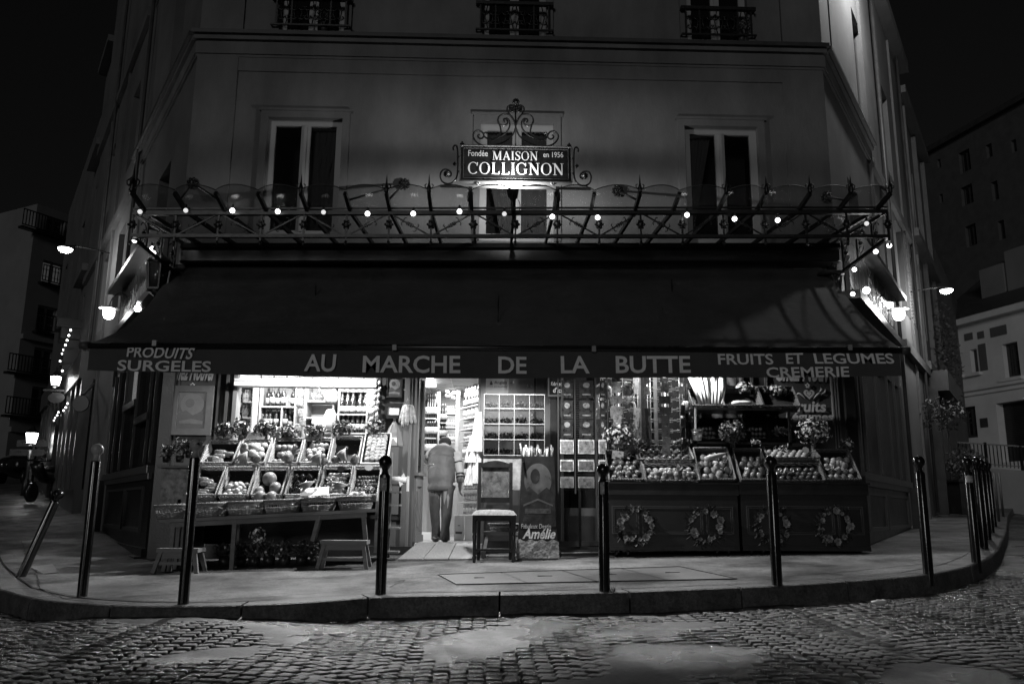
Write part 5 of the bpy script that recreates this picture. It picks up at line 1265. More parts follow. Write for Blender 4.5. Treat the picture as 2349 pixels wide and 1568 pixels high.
m_.build('star_motif', mat('lamp_star', .5, .35), o)
# roll of plastic bags on the stall post
c = PY(915, 1101, -.75); o = thing('bag_roll', c, 'roll of white plastic bags on a bracket at the right end of the fruit stand', 'bag roll')
m_ = MB(); R = Matrix.Rotation(pi/2, 3, 'Y'); m_.lathe([(.012, -.1), (.045, -.1), (.046, 0), (.043, .09), (.01, .1)], 16, c, R); m_.build('roll', M_bag, o)
m_ = MB(); m_.obox(c+Vector((.11, 0, -.04)), .012, .03, .09); m_.build('bracket', M_cream, o); m_ = MB(); m_.add([c+Vector((0, -.045, .0)), c+Vector((.06, -.03, .09)), c+Vector((.1, -.01, .0)), c+Vector((.02, -.05, -.08))], [(0, 1, 2), (0, 2, 3)]); m_.build('loose_bag', M_bag, o)

# the open glazed door leaf
ha = PY(925, 1050, .02); dl = thing('shop_door', (X(950), 0, .26), 'open wooden shop door with tall glass and a panelled foot left of the doorway', 'door')
h0 = Vector((X(955), .0, 0)); h1 = Vector((X(972)-.03, .28, 0)); dd_ = (h1-h0).normalized(); nd = Vector((dd_.y, -dd_.x, 0)); Ld = (h1-h0).length
def WD(s, z, o_=0): return h0+dd_*s+nd*o_+Vector((0, 0, z))
m_ = MB()
for s0, s1, z0, z1 in ((0, .05, .27, 2.5), (Ld-.06, Ld, .27, 2.5), (.05, Ld-.06, .27, .4), (.05, Ld-.06, .98, 1.12), (.05, Ld-.06, 2.4, 2.5)): m_.wbox(WD, s0, s1, z0, z1, -.02, .02)
m_.wbox(WD, -.03, Ld+.02, 1.12, 1.16, -.03, .06); m_.wbox(WD, 0, Ld, .27, .36, .02, .04); m_.wbox(WD, .05, Ld-.06, .4, .98, -.015, .0); m_.wbox(WD, .09, Ld-.1, .46, .92, .0, .015); m_.build('door_frame', M_woodl, dl)
m_ = MB(); m_.wbox(WD, .05, Ld-.06, 1.16, 2.4, -.004, .0); m_.build('pane', M_glass, dl)
m_ = MB(); hp_ = WD(Ld-.03, 1.27, .03); m_.tube(bez([hp_, hp_+nd*.06, hp_+nd*.06+Vector((.07, 0, .01))]), .008, 6); m_.ball(hp_+nd*.05+Vector((.07, 0, .01)), .014, 8, 6); m_.build('handle', M_cap, dl)
# goods seen through the doorway
def dp(Xc, Yc, y): return PY((1020+Xc/3.565)/1.0643, (900+Yc/3.565)/1.0643, y)
su2 = thing('shelf_unit', (X(1000), 2.9, .3), 'tall pine shelves of bottles and jars round the back of the shop', 'shelves'); mb = MB()
def shelf(Xa, Xb, Yc, y0, y1=None, dpth=.25):
    y1 = y0 if y1 is None else y1; a = dp(Xa, Yc, y0); t = a.z; b = dp(Xb, Yc, y1); n_ = (Vector((b.x-a.x, y1-y0, 0))); n_.normalize(); q = Vector((-n_.y, n_.x, 0))*dpth
    A_ = Vector((a.x, y0, t)); B_ = Vector((b.x, y1, t)); mb.hexa([A_-Vector((0, 0, .02)), B_-Vector((0, 0, .02)), B_+q-Vector((0, 0, .02)), A_+q-Vector((0, 0, .02)), A_, B_, B_+q, A_+q]); return A_, B_, q
def stock(P, sh, n, lb, grp, cat, sc=1.0, back=.3, t0=.08, t1=.92):
    A_, B_, q = sh
    for k in range(n): p = A_.lerp(B_, t0+(t1-t0)*(k+.5)/n)+q*back; P((p.x, p.y, p.z+.001), lb, cat, grp, rot=(0, 0, random.uniform(0, 6)), scale=sc)
names = ['top', 'second', 'third', 'fourth', 'fifth', 'sixth', 'seventh', 'eighth']
for k, (Yc, P, n, cat, sc) in enumerate(((342, P_ch, 5, 'bottle', 1.15), (438, P_jar, 4, 'tub', 1.7), (530, P_jar, 6, 'jar', 1.15), (632, P_jar, 6, 'jar', 1.2), (776, P_jar, 4, 'tin', 2.1), (966, P_wine2, 4, 'bottle', 1.3), (1057, P_jar, 6, 'jar', 1.1), (1152, P_jar, 6, 'jar', 1.25))):
    s_ = shelf(362, 520, Yc, 2.3, 1.7); stock(P, s_, n, '%s on the %s shelf right of the man in the doorway' % (cat, names[k]), 'goods on the %s right shelf' % names[k], cat, sc)
s_ = shelf(362, 520, 1262, 2.3, 1.7); stock(P_jar, s_, 5, 'jar on the lowest shelf right of the man', 'goods on the lowest right shelf', 'jar', 1.6)
for k, Yc in enumerate((465, 606, 760)): s_ = shelf(172, 252, Yc, 2.8); stock(P_wine2, s_, 3, 'bottle on the %s back shelf above the man' % names[k], 'bottles on the %s back shelf' % names[k], 'bottle', 1.1)
for k, Yc in enumerate((382, 503, 632)): s_ = shelf(246, 328, Yc, 2.5); stock(P_jar, s_, 3, 'jar on the %s corner shelf above the man' % names[k], 'jars on the %s corner shelf' % names[k], 'jar', 1.2); 
for k, Yc in enumerate((425, 597, 748)): s_ = shelf(60, 158, Yc, 2.4); stock(P_wine, s_, 4, 'dark bottle on the %s shelf left of the man' % names[k], 'bottles on the %s left shelf' % names[k], 'bottle', 1.35)
for k, Yc in enumerate((300, 410, 505, 610, 750, 850)):
    s_ = shelf(-45, 34, Yc, 1.6); stock(P_jar if k else P_wine, s_, 3, 'goods on the %s shelf seen through the open door' % ['top', 'second', 'third', 'fourth', 'fifth', 'sixth'][k], 'goods on the %s shelf behind the door' % names[k], 'jar' if k else 'bottle', 1.3)
for Xc, y_ in ((340, 2.45), (168, 2.6)):
    a = dp(Xc, 700, y_); mb.box(a.x-.03, a.x+.03, y_, y_+.1, ZF, ZC)
mb.build('shelf', M_pine, su2)
a = dp(314, 1512, .95); b = dp(400, 1275, .95); o = thing('wine_carton', (a.x, 1, ZF), 'tall white wine carton with printed bands on the shop floor', 'box'); m_ = MB(); m_.box(a.x, b.x, .95, 1.2, ZF, b.z); m_.build('carton', M_white, o)
m_ = MB(); m_.box(a.x+.02, b.x-.02, .945, .95, ZF+.09, ZF+.12); m_.box(a.x+.05, b.x-.05, .945, .95, ZF+.2, ZF+.21); m_.split('print', M_gold, o)
m_ = MB(); a = dp(408, 1500, .95); b = dp(485, 1275, .95); m_.box(a.x, b.x, .97, 1.2, ZF, b.z); tag(m_.build('wine_carton', M_white), 'second white carton partly behind the chair', 'box')
m_ = MB(); a = dp(72, 1490, 1.1); b = dp(118, 1300, 1.1); m_.box(a.x-.1, b.x, 1.1, 1.3, ZF, b.z-.2); tag(m_.build('wine_carton', M_white), 'low white carton left of the man on the shop floor', 'box')
# puppet figures on top of the corner shelf
c = dp(290, 230, 2.45); o = thing('soft_toy', c, 'small pale soft toys perched on top of the corner shelf', 'toy'); m_ = MB(); rr = random.Random(3)
for k in range(9): m_.ball(c+Vector((rr.uniform(-.13, .13), rr.uniform(-.03, .03), rr.uniform(-.05, .06))), rr.uniform(.02, .045), 8, 6)
m_.build('body', M_crink, o)

# ================================================================== people
def skin_body(name, V, E_, m, parent, lvl=1):
    me = bpy.data.meshes.new(name); off = BASE[parent.name] if parent else Vector((0, 0, 0))
    me.from_pydata([Vector(v[:3])-off for v in V], E_, []); me.materials.append(m); ob = bpy.data.objects.new(name, me); COL.objects.link(ob)
    if parent: ob.parent = parent
    ob.modifiers.new('Skin', 'SKIN'); sv = me.skin_vertices[0].data
    for i, v in enumerate(V): sv[i].radius = (v[3], v[4] if len(v) > 4 else v[3]); sv[i].use_root = (i == 0)
    s_ = ob.modifiers.new('Sub', 'SUBSURF'); s_.levels = lvl; s_.render_levels = lvl; BASE[ob.name] = off
    for p in me.polygons: p.use_smooth = True
    return ob
def hand(V, E_, wi, wpos, d, side, curl):
    # palm and five fingers rooted in it; d points down the hand, side across it
    d = Vector(d).normalized(); side = Vector(side).normalized(); n = d.cross(side)
    p = Vector(wpos)+d*.045; V.append((*p, .022, .03)); pi__ = len(V)-1; E_.append((wi, pi__))
    for k, (sx, L) in enumerate(((-.027, .062), (-.009, .072), (.009, .068), (.027, .052))):
        b0 = Vector(wpos)+d*.085+side*sx; b1 = b0+d*L*.5+n*curl*.3*L; b2 = b1+d*L*.35+n*curl*.8*L
        for j, (q, r) in enumerate(((b0, .010), (b1, .0085), (b2, .007))): V.append((*q, r)); E_.append((pi__ if j == 0 else len(V)-2, len(V)-1))
    t0 = Vector(wpos)+d*.03+side*-.038; t1 = t0+d*.035-side*.015+n*curl*.02; V.append((*t0, .011)); E_.append((pi__, len(V)-1)); V.append((*t1, .008)); E_.append((len(V)-2, len(V)-1))
M_skin = mat('skin', .22, .5, nz=.1, ns=12); M_hair = mat('hair', .015, .45, nz=.5, ns=60, stretch=(1, 1, .2)); M_vest = mat('vest_nylon', .085, .6, nz=.18, ns=7, bump=.45, bs=9, dist=.03); M_jean = mat('trouser_denim', .055, .8, nz=.35, ns=9, bump=.5, bs=16, dist=.02)
mp = thing('person', (dp(200, 1500, .35).x, .4, ZF), 'older man seen from behind in a padded vest and jeans walking into the shop', 'person')
m = lambda Xc, Yc, y=.4: dp(Xc, Yc, y)
hipL, hipR = m(150, 1040, .38), m(258, 1040, .36); V = []; E_ = []
def av(p, r, rb=None, par=None):
    V.append((p.x, p.y, p.z, r, rb or r)); 
    if par is not None: E_.append((par, len(V)-1))
    return len(V)-1
pv = av(m(205, 1020, .4), .12, .10); sp = av(m(208, 900, .46), .125, .1, pv); ch = av(m(215, 780, .54), .13, .11, sp); nk = av(m(232, 690, .66), .045, .045, ch); hd = av(m(236, 664, .74), .055, .06, nk); ht_ = av(m(236, 655, .82), .045, .045, hd)
sl_ = av(m(120, 745, .55), .06, .06, ch); el = av(m(95, 830, .68), .045, .045, sl_); wr_ = av(m(86, 800, .92), .03, .03, el); hand(V, E_, wr_, m(86, 800, .92), (0, 1, .05), (1, 0, 0), .3)
sr = av(m(330, 750, .53), .06, .06, ch); er = av(m(368, 900, .48), .045, .045, sr); wrr = av(m(368, 1010, .44), .028, .028, er); hand(V, E_, wrr, m(368, 1010, .44), (0, .1, -1), (0, 1, 0), .5)
for hp_, kn, an, ft in ((hipL, m(152, 1270, .42), m(160, 1455, .5), m(156, 1495, .38)), (hipR, m(245, 1280, .33), m(232, 1450, .28), m(235, 1498, .42))):
    a = av(hp_, .085, .085, pv); b = av(kn, .058, .058, a); c = av(an, .04, .04, b); av(ft, .035, .03, c)
skin_body('body', V, E_, M_skin, mp)
# quilted vest: rings with seams
rings = [(m(207, 1062, .40), 125, .13), (m(206, 1040, .40), 131, .14), (m(206, 1020, .40), 129, .138), (m(206, 1002, .405), 116, .12), (m(206, 985, .41), 127, .138), (m(207, 940, .43), 128, .142), (m(208, 900, .45), 126, .142), (m(208, 868, .465), 127, .142), (m(208, 858, .47), 118, .128), (m(209, 845, .478), 127, .142), (m(211, 800, .51), 129, .145), (m(213, 789, .52), 131, .145), (m(213, 780, .525), 122, .13), (m(214, 770, .53), 133, .146), (m(216, 760, .54), 136, .142), (m(220, 735, .57), 134, .134), (m(222, 715, .59), 118, .12), (m(225, 698, .62), 92, .1), (m(230, 682, .65), 62, .07), (m(233, 672, .67), 52, .055)]
mb = MB(); mb.tube([r[0] for r in rings], [r[1]/685 for r in rings], 28, rb=[r[2] for r in rings], side=(1, 0, 0)); rr = random.Random(4)
for i, p in enumerate(mb.v): mb.v[i] = p+Vector((rr.uniform(-.004, .004), rr.uniform(-.006, .006), rr.uniform(-.003, .003)))
vst = mb.build('vest', M_vest, mp)
mb = MB(); a = m(318, 1000, .30); mb.obox(a, .014, .004, .018, Matrix.Rotation(.3, 3, 'Y')); mb.build('vest_tag', M_white, vst)
for sh_, el_, wr2 in ((m(325, 735, .54), m(366, 890, .48), m(371, 985, .44)), (m(118, 735, .56), m(90, 790, .68), m(88, 795, .84))):
    mb = MB(); mb.tube([sh_, sh_.lerp(el_, .5), el_, el_.lerp(wr2, .5), wr2], [.075, .07, .058, .052, .05], 14, side=(1, 0, 0)); sv_ = mb.build('shirt_sleeve', mat('shirt', .4, .7, nz=.1), mp)
    mb = MB()
    for t in (.35, .62, .9): p = el_.lerp(wr2, t*1.0-.35) if t > .35 else sh_.lerp(el_, .75); mb.tube([p+(wr2-el_).normalized()*-.011, p+(wr2-el_).normalized()*.011], .0595 if t < .9 else .056, 14, side=(1, 0, 0))
    p = sh_.lerp(el_, .5); mb.tube([p, p+(el_-sh_).normalized()*.018], .0715, 14, side=(1, 0, 0)); mb.build('sleeve_stripe', M_black, sv_)
def leg(P_, R_):
    mb = MB(); mb.tube(P_, R_, 16, side=(1, 0, 0), rb=[r*.95 for r in R_])
    for i, p in enumerate(mb.v): mb.v[i] = p+Vector((rr.uniform(-.009, .009), rr.uniform(-.012, .012), 0))
    return mb
l1 = leg([m(150, 1045, .39), m(146, 1120, .39), m(148, 1200, .40), m(152, 1280, .42), m(158, 1370, .46), m(160, 1430, .49), m(158, 1482, .49)], [.088, .076, .066, .06, .056, .056, .06])
l2 = leg([m(258, 1045, .37), m(256, 1120, .36), m(252, 1200, .34), m(248, 1290, .33), m(240, 1380, .31), m(236, 1440, .30), m(232, 1488, .30)], [.09, .08, .072, .066, .062, .062, .066])
l1.v += []; n0 = len(l1.v); l1.v += l2.v; l1.f += [tuple(i+n0 for i in f) for f in l2.f]; l1.sm += l2.sm
l1.tube([m(206, 1035, .385), m(205, 1075, .385)], [.17, .14], 16, side=(1, 0, 0), rb=[.1, .085]); l1.build('trousers', M_jean, mp)
for c in (m(155, 1500, .44), m(238, 1500, .36)):
    mb = MB(); c.z = ZF+.04; mb.ball(c, (.055, .13, .045), 12, 8); mb.build('shoe', M_woodd, mp)
mb = MB(); c = m(237, 640, .76); mb.ball(c, (.09, .12, .08), 16, 9, Matrix.Rotation(.5, 3, 'X')); mb.build('cap', mat('cap_wool', .03, .8, nz=.3, ns=40), mp)
# shopkeeper bent behind the fruit baskets
wp2 = lambda Xc, Yc, y=.55: wp(Xc, Yc, y)
pp = thing('person', (wp2(560, 1000).x, .6, .3), 'dark haired shopkeeper with head bowed behind the flowers in the window', 'person')
V = []; E_ = []; pv = av(Vector((wp2(440, 1400).x, .72, 1.0)), .13, .1); ch = av(wp2(470, 1060, .66), .14, .1, pv); nk = av(wp2(560, 960, .58), .05, .05, ch); hd = av(wp2(600, 905, .52), .07, .08, nk)
av(wp2(625, 950, .47), .05, .05, hd); a = av(wp2(330, 1090, .62), .05, .05, ch); b = av(wp2(340, 1240, .5), .04, .04, a); hand(V, E_, b, wp2(340, 1240, .5), (0, -1, -.2), (1, 0, 0), .4)
a = av(wp2(600, 1100, .58), .05, .05, ch); b = av(wp2(640, 1230, .45), .04, .04, a); hand(V, E_, b, wp2(640, 1230, .45), (0, -1, -.2), (1, 0, 0), .4)
for sx in (-.09, .09): a = av(Vector((V[0][0]+sx, .74, .85)), .08, .08, 0); av(Vector((V[0][0]+sx, .76, .5)), .06, .06, a)
skin_body('body', V, E_, M_skin, pp)
mb = MB(); mb.ball(wp2(560, 850, .55), (.10, .10, .075), 18, 12, Matrix.Rotation(.5, 3, 'Y')); mb.ball(wp2(500, 890, .6), (.075, .08, .07), 12, 8)
mb.ball(wp2(430, 930, .62), (.06, .06, .05), 10, 8)
for i, p in enumerate(mb.v): mb.v[i] = p+Vector((rr.uniform(-.006, .006), 0, rr.uniform(-.006, .006)))
mb.build('hair', M_hair, pp)
mb = MB(); mb.ball(wp2(640, 905, .46), (.012, .014, .01), 8, 6); mb.build('nose', M_skin, pp)
mb = MB(); mb.ball(wp2(622, 890, .445), (.009, .005, .004), 8, 6); mb.build('eye', M_hair, pp)
mb = MB(); q = [wp2(400, 1300, .7), wp2(420, 1160, .68), wp2(450, 1060, .66), wp2(490, 1000, .63)]; mb.tube(q, [.17, .18, .15, .07], 16, side=(1, 0, 0), rb=[.12, .12, .11, .06]); mb.build('jacket', mat('jacket', .12, .7, nz=.3), pp)
# ================================================================== wicker baskets
def weave(mb, loop, z0, z1, flare, rows=8, per=.028, r=.0055, amp=.005):
    # loop(t) -> 2d point on the outline, t 0..1 ; woven rows round the outline, stakes upright
    L = 0; N = 200; pts = [Vector(loop(i/N)) for i in range(N)]; L = sum((pts[i]-pts[i-1]).length for i in range(N)); ns = max(8, int(L/(per*2))*2)
    c = Vector((0, 0))
    for k in range(rows):
        z = z0+(z1-z0)*(k+.5)/rows; P = []
        f = 1+flare*(z-z0)/(z1-z0)
        for i in range(ns):
            p = Vector(loop(i/ns)); d = p.normalized(); s_ = amp*(1 if (i+k) % 2 else -1); P.append(Vector((p.x*f+d.x*s_, p.y*f+d.y*s_, z+.002*(i % 3))))
        mb.tube(P, r*1.5, 4, closed=True, rb=r)
    for i in range(0, ns, 2):
        p = Vector(loop((i+.5)/ns)); mb.bar(Vector((p.x, p.y, z0)), Vector((p.x*(1+flare), p.y*(1+flare), z1)), .006)
def rim(mb, loop, z, f, r=.009, n=90, tw=26):
    for ph in (0, pi):
        P = []
        for i in range(n):
            p = Vector(loop(i/n)); d = p.normalized(); a = 2*pi*tw*i/n+ph; P.append(Vector((p.x*f+d.x*r*.8*cos(a), p.y*f+d.y*r*.8*cos(a), z+r*.8*sin(a))))
        mb.tube(P, r*.8, 4, closed=True)
def rect_loop(w_, h_):
    def f(t):
        t = (t % 1)*4; k = int(t); q = t-k; a, b = w_/2, h_/2
        return [(-a+2*a*q, -b), (a, -b+2*b*q), (a-2*a*q, b), (-a, b-2*b*q)][k]
    return f
def mk_tray(w_, L, dpt, m, rows=8, name='wicker_basket'):
    def f():
        o = thing(name, (0, 0, 0), '', 'basket'); lp = rect_loop(w_-.05, L-.05); mb = MB(); weave(mb, lp, .01, dpt, .10, rows); rim(mb, lp, dpt+.003, 1.10)
        rim(mb, lp, .008, 1.0, .006); mb.build('wickerwork', m, o, local=True)
        mb = MB(); a, b = (w_-.06)/2, (L-.06)/2; mb.box(-a, a, -b, b, .012, .02); mb.box(-a, a, -b, -b+.004, .02, dpt*.72); mb.box(-a, a, b-.004, b, .02, dpt*.8); mb.build('lining', M_liner, o, local=True); return o
    return f
def mk_round():
    o = thing('wicker_basket', (0, 0, 0), '', 'basket'); lp = lambda t: (.165*cos(2*pi*t), .095*sin(2*pi*t)); mb = MB(); weave(mb, lp, .008, .06, .14, 5); 
    lp2 = lambda t: (.19*cos(2*pi*t), .11*sin(2*pi*t)); weave(mb, lp2, .085, .115, .06, 3); rim(mb, lp2, .125, 1.08, .011, 90, 30); rim(mb, lp, .01, 1.0, .009)
    for i in range(26):
        t = i/26; p = lp(t); q = lp2(t); mb.bar(Vector((p[0]*1.12, p[1]*1.12, .055)), Vector((q[0], q[1], .09)), .007)
    mb.build('wickerwork', mat('wicker_brown', .22, .5, nz=.4, ns=30, bump=.3, bs=120), o, local=True); mb = MB(); mb.lathe([(.001, .012), (1, .012), (1.02, .02)], 24, sx=.155, sy=.088); mb.build('lining', M_liner, o, local=True); return o
def frame_from(p00, p10, p01):
    ex = (p10-p00); ex.z *= 1; ex.normalize(); ey = (p01-p00); ey = (ey-ex*ey.dot(ex)).normalized(); ez = ex.cross(ey); return Matrix((ex, ey, ez)).transposed()
def place_tray(P, u0, u1, vb, vt, y0, y1, w_, L, lb, grp, dpt=.11):
    a = PY(u0, vb, y0); b = PY(u1, vb, y0); um = (u0+u1)/2; c = PY(um, vb, y0); d = PY(um, vt, y1); d = Vector((c.x, d.y, d.z))
    R = frame_from(c, c+(b-a), d); sx = (b-a).length/w_; sy = (d-c).length/L
    ctr = (c+d)/2-R@Vector((0, 0, dpt)); o = P(ctr, lb, 'basket', grp, rot=R.to_euler(), scale=(sx, sy, 1)); return ctr, R, (b-a).length, (d-c).length
# fruit
def blob(seed, r=(1, 1, 1), dim=.12, n=14, m=10, dimz=1):
    def f():
        rr = random.Random(seed); mb = MB(); mb.ball((0, 0, 0), r, n, m)
        for i, p in enumerate(mb.v):
            h = hypot(p.x, p.y); k = 1-dim*exp(-(h/.35)**2)*(1 if p.z > 0 else .6); mb.v[i] = Vector((p.x, p.y, p.z*k))*rr.uniform(.985, 1.015)
        return mb
    return f
def FP(name, cat, m, mk, stalk=None):
    def f():
        o = mk().build(name, m, None, local=True); tag(o, '', cat)
        if stalk: BASE[o.name] = Vector((0, 0, 0)); s_ = MB(); s_.bar((0, 0, .8), (.05, 0, 1.05), .1); s_.build('stalk', M_woodd, o, local=True)
        return o
    return Proto(f)
def fm(name, v, rough=.35, nz=.15, ns=18, bump=.1): return mat(name, v, rough, nz=nz, ns=ns, bump=bump, bs=40, dist=.004)
F_grape = FP('grapefruit', 'fruit', fm('grapefruit_skin', .36, .4), blob(1)); F_orange = FP('orange', 'fruit', fm('orange_skin', .24, .4), blob(2))
F_apple = FP('apple', 'fruit', fm('apple_skin', .20, .28, .35, 6), blob(3, dim=.3), True); F_appled = FP('apple', 'fruit', fm('apple_skin_red', .10, .25, .4, 6), blob(4, dim=.3), True)
F_kiwi = FP('flat_peach', 'fruit', fm('peach_skin', .26, .6, .3, 12), blob(5, (1, 1, .68), .4)); F_peach = FP('peach', 'fruit', fm('peach_skin2', .22, .55, .4, 8), blob(6, dim=.2))
F_melon = FP('melon', 'fruit', fm('melon_skin', .24, .35, .15, 10), blob(7, dim=.06)); F_mango = FP('mango', 'fruit', fm('mango_skin', .12, .22, .6, 3), blob(8, (1, .8, 1.3), .05))
F_clem = FP('clementine', 'fruit', fm('clementine_skin', .28, .38), blob(9, (1, 1, .85), .2)); F_tom = FP('tomato', 'vegetable', fm('tomato_skin', .07, .15, .2), blob(10, (1, 1, .85), .25))
F_lemon = FP('pear', 'fruit', fm('pear_skin', .32, .35, .2), blob(11, (1, 1, 1.15), .1), True); F_aub = FP('aubergine', 'vegetable', fm('aubergine_skin', .015, .12, .2), blob(12, (1, .95, 1.5), 0))
F_mush = FP('mushroom', 'vegetable', fm('mushroom_skin', .6, .5, .1), blob(13, (1, 1, .8), .1)); F_gr = FP('plum', 'fruit', fm('plum_skin', .12, .3, .4), blob(14, (1, .9, 1.1), .1))
rF = random.Random(21)
def fill(P, tray, nx, ny, r, lb, cat, grp, s0=.0, s1=1.0, x0=0.0, x1=1.0, dpt=.11, heap=.0, miss=0, sq=False, pile=0, jit=.12):
    ctr, R, w_, L = tray; w2 = w_-.07-2*r; k = 0
    for j in range(ny):
        for i in range(nx):
            if rF.random() < miss: continue
            off = .5*(j % 2) if not sq else 0
            t = (i+off)/(nx-.5 if not sq else max(1, nx-1)) if nx > 1 else .5
            x = -w2/2+w2*(x0+(x1-x0)*min(1, t)); y = -L/2+.03+r+(L-.06-2*r)*(s0+(s1-s0)*(j/max(1, ny-1))); z = .022+r+heap*(1-abs(2*t-1))+rF.uniform(0, r*.3)
            z += dpt-.10 if False else .02; p = ctr+R@Vector((x+rF.uniform(-jit, jit)*r, y+rF.uniform(-jit, jit)*r, z)); q = Matrix.Rotation(rF.uniform(-.5, .5), 3, 'X')@Matrix.Rotation(rF.uniform(-.5, .5), 3, 'Y')@Matrix.Rotation(rF.uniform(0, 6), 3, 'Z')
            P(p, lb, cat, grp, rot=(R@q).to_euler() if sq else q.to_euler(), scale=r*rF.uniform(.93, 1.06))
    for _ in range(pile):
        x = rF.uniform(-.5, .5)*w2*.8; y = -L/2+r+.05+rF.random()*(L-.1-2*r)*(s0+(s1-s0)*.8)+0; p = ctr+R@Vector((x, y, .022+r*2.5)); P(p, lb, cat, grp, rot=(rF.uniform(0, 6), rF.uniform(0, 1), 0), scale=r)
# bananas
def mk_banana(n):
    def f():
        o = thing('banana_bunch', (0, 0, 0), '', 'bananas')
        for k in range(n):
            a = (k-(n-1)/2)*.24; mb = MB(); P_ = []
            for t in range(9):
                s = t/8; P_.append(Matrix.Rotation(a, 3, 'Y')@Vector((0, -.02-.05*sin(pi*s), .01-.18*s)))
            mb.tube(P_, [.007, .011, .017, .019, .0195, .019, .017, .012, .005], 7); mb.build('banana', mat('banana_skin', .3, .45, nz=.18, ns=12), o, local=True)
        mb = MB(); mb.lathe([(.014, 0), (.02, .02), (.012, .035)], 7); mb.build('stem', M_gold, o, local=True); return o
    return f
P_ban = Proto(mk_banana(5)); P_ban3 = Proto(mk_banana(3))

# ------------------------------------------------------------------ left fruit stand
st = thing('fruit_stand', (-2.6, -1.2, .2), 'dark stepped wooden stand carrying the tilted fruit baskets left of the door', 'stand')
a0 = PY(402, 1140, -1.38); b0 = PY(868, 1140, -1.38); mb = MB()
def sl_box(mbx, x0, x1, y0, y1, z0, z1): mbx.box(x0, x1, y0, y1, z0, z1)
mb.box(a0.x, b0.x, -1.38, -.3, a0.z-.22, a0.z-.18); mb.box(a0.x, b0.x, -.95, -.3, 1.0, 1.04); mb.box(a0.x, b0.x, -.42, -.38, .25, 1.12); mb.build('shelf_board', M_woodd, st)
for x in (a0.x, b0.x-.04):
    m_ = MB(); m_.prism([(-1.3, .2), (-.35, .2), (-.35, 1.45), (-.62, 1.45), (-1.05, .98), (-1.3, .78)], (x, 0, 0), (0, 1, 0), (0, 0, 1), .04); m_.build('side_panel', mat('stand_side', .16, .5, nz=.45, ns=14), st)
m_ = MB(); p = PY(895, 1037, -.75); m_.box(p.x-.035, p.x+.035, -.8, -.72, .12, p.z); q = PY(905, 1138, -.8)
for v in (1108, 1138, 1190, 1245): q = PY(905, v+18, -.85); m_.box(p.x-.03, p.x+.16, -.95, -.72, q.z-.02, q.z)
m_.build('end_post', M_table, st)
M1 = mk_tray(.37, .40, .13, M_wick); M2 = mk_tray(.37, .40, .10, M_wickd)
P_t = Proto(M1)
UR = [(456, 533, 1062, 1010), (536, 606, 1062, 1008), (612, 682, 1062, 1004), (684, 750, 1062, 1004), (752, 822, 1062, 1000)]
ul = ['first', 'second', 'third', 'fourth', 'fifth']
hold = ['wrapped greens and bananas', 'grapefruit', 'mixed apples and a pineapple', 'oranges and bananas', 'a few bananas and mangoes']
TU = [place_tray(P_t, u0, u1, vb, vt, -1.05, -.74, .37, .40, '%s basket from the left in the upper row, holding %s' % (ul[k], hold[k]), 'tilted baskets of the upper left row', .13) for k, (u0, u1, vb, vt) in enumerate(UR)]
P_cr = None
def mk_crate():
    o = thing('fruit_crate', (0, 0, 0), '', 'crate'); mb = MB(); w_, L, d_ = .37, .46, .08
    mb.box(-w_/2, w_/2, -L/2, L/2, 0, .01); mb.box(-w_/2, w_/2, -L/2, -L/2+.012, .01, d_); mb.box(-w_/2, w_/2, L/2-.012, L/2, .01, d_)
    for sx in (-1, 1): mb.box(sx*(w_/2-.006)-.006, sx*(w_/2-.006)+.006, -L/2+.012, L/2-.012, .01, d_)
    mb.build('crate_body', M_cream, o, local=True); mb = MB(); mb.box(-w_/2+.014, w_/2-.014, -L/2+.014, L/2-.014, .011, .014); mb.build('lining', M_liner, o, local=True); return o
TC = place_tray(Proto(mk_crate), 826, 888, 1062, 992, -1.05, -.7, .37, .46, 'pale crate of flat peaches in neat rows, at the right end of the upper row', None, .08)
LRr = [(424, 494, 1136, 1070), (497, 567, 1136, 1070), (572, 645, 1136, 1070), (650, 722, 1136, 1070), (727, 798, 1136, 1068), (800, 866, 1136, 1068)]
ll = ['cellophane packets', 'pale vegetables', 'big melons', 'aubergines and bananas', 'clementines', 'grapes and herbs']
ul6 = ul+['sixth']
TL = [place_tray(P_t, u0, u1, vb, vt, -1.42, -1.1, .37, .40, '%s basket from the left in the lower tilted row, holding %s' % (ul6[k], ll[k]), 'tilted baskets of the lower left row', .13) for k, (u0, u1, vb, vt) in enumerate(LRr)]
fill(F_grape, TU[1], 4, 4, .052, 'large grapefruit heaped in the second upper basket', 'fruit', 'grapefruit in the second upper basket', 0, .95, dpt=.1, pile=4)
fill(F_apple, TU[2], 4, 3, .041, 'apple in the third upper basket behind the pineapple', 'fruit', 'apples in the third upper basket', 0, .8, pile=5)
fill(F_orange, TU[3], 4, 4, .041, 'orange heaped in the fourth upper basket', 'fruit', 'oranges in the fourth upper basket', .0, .9, pile=7)
fill(F_kiwi, TC, 4, 8, .038, 'flat peach in the neat rows of the pale crate', 'fruit', 'flat peaches in the pale crate', 0, .98, sq=True, dpt=.08, jit=.04)
fill(F_clem, TL[4], 5, 6, .031, 'clementine heaped in the fifth lower basket', 'fruit', 'clementines in the fifth lower basket', 0, .9, pile=16)
fill(F_aub, TL[3], 3, 3, .037, 'dark aubergine in the fourth lower basket', 'vegetable', 'aubergines in the fourth lower basket', .1, .75, pile=2)
fill(F_gr, TL[5], 7, 6, .02, 'small dark plum in the sixth lower basket', 'fruit', 'plums in the sixth lower basket', 0, .8, pile=8)
fill(F_mush, TL[1], 4, 4, .034, 'pale lumpy vegetable at the bottom of the second lower basket', 'vegetable', 'pale vegetables in the second lower basket', 0, .5, pile=6)
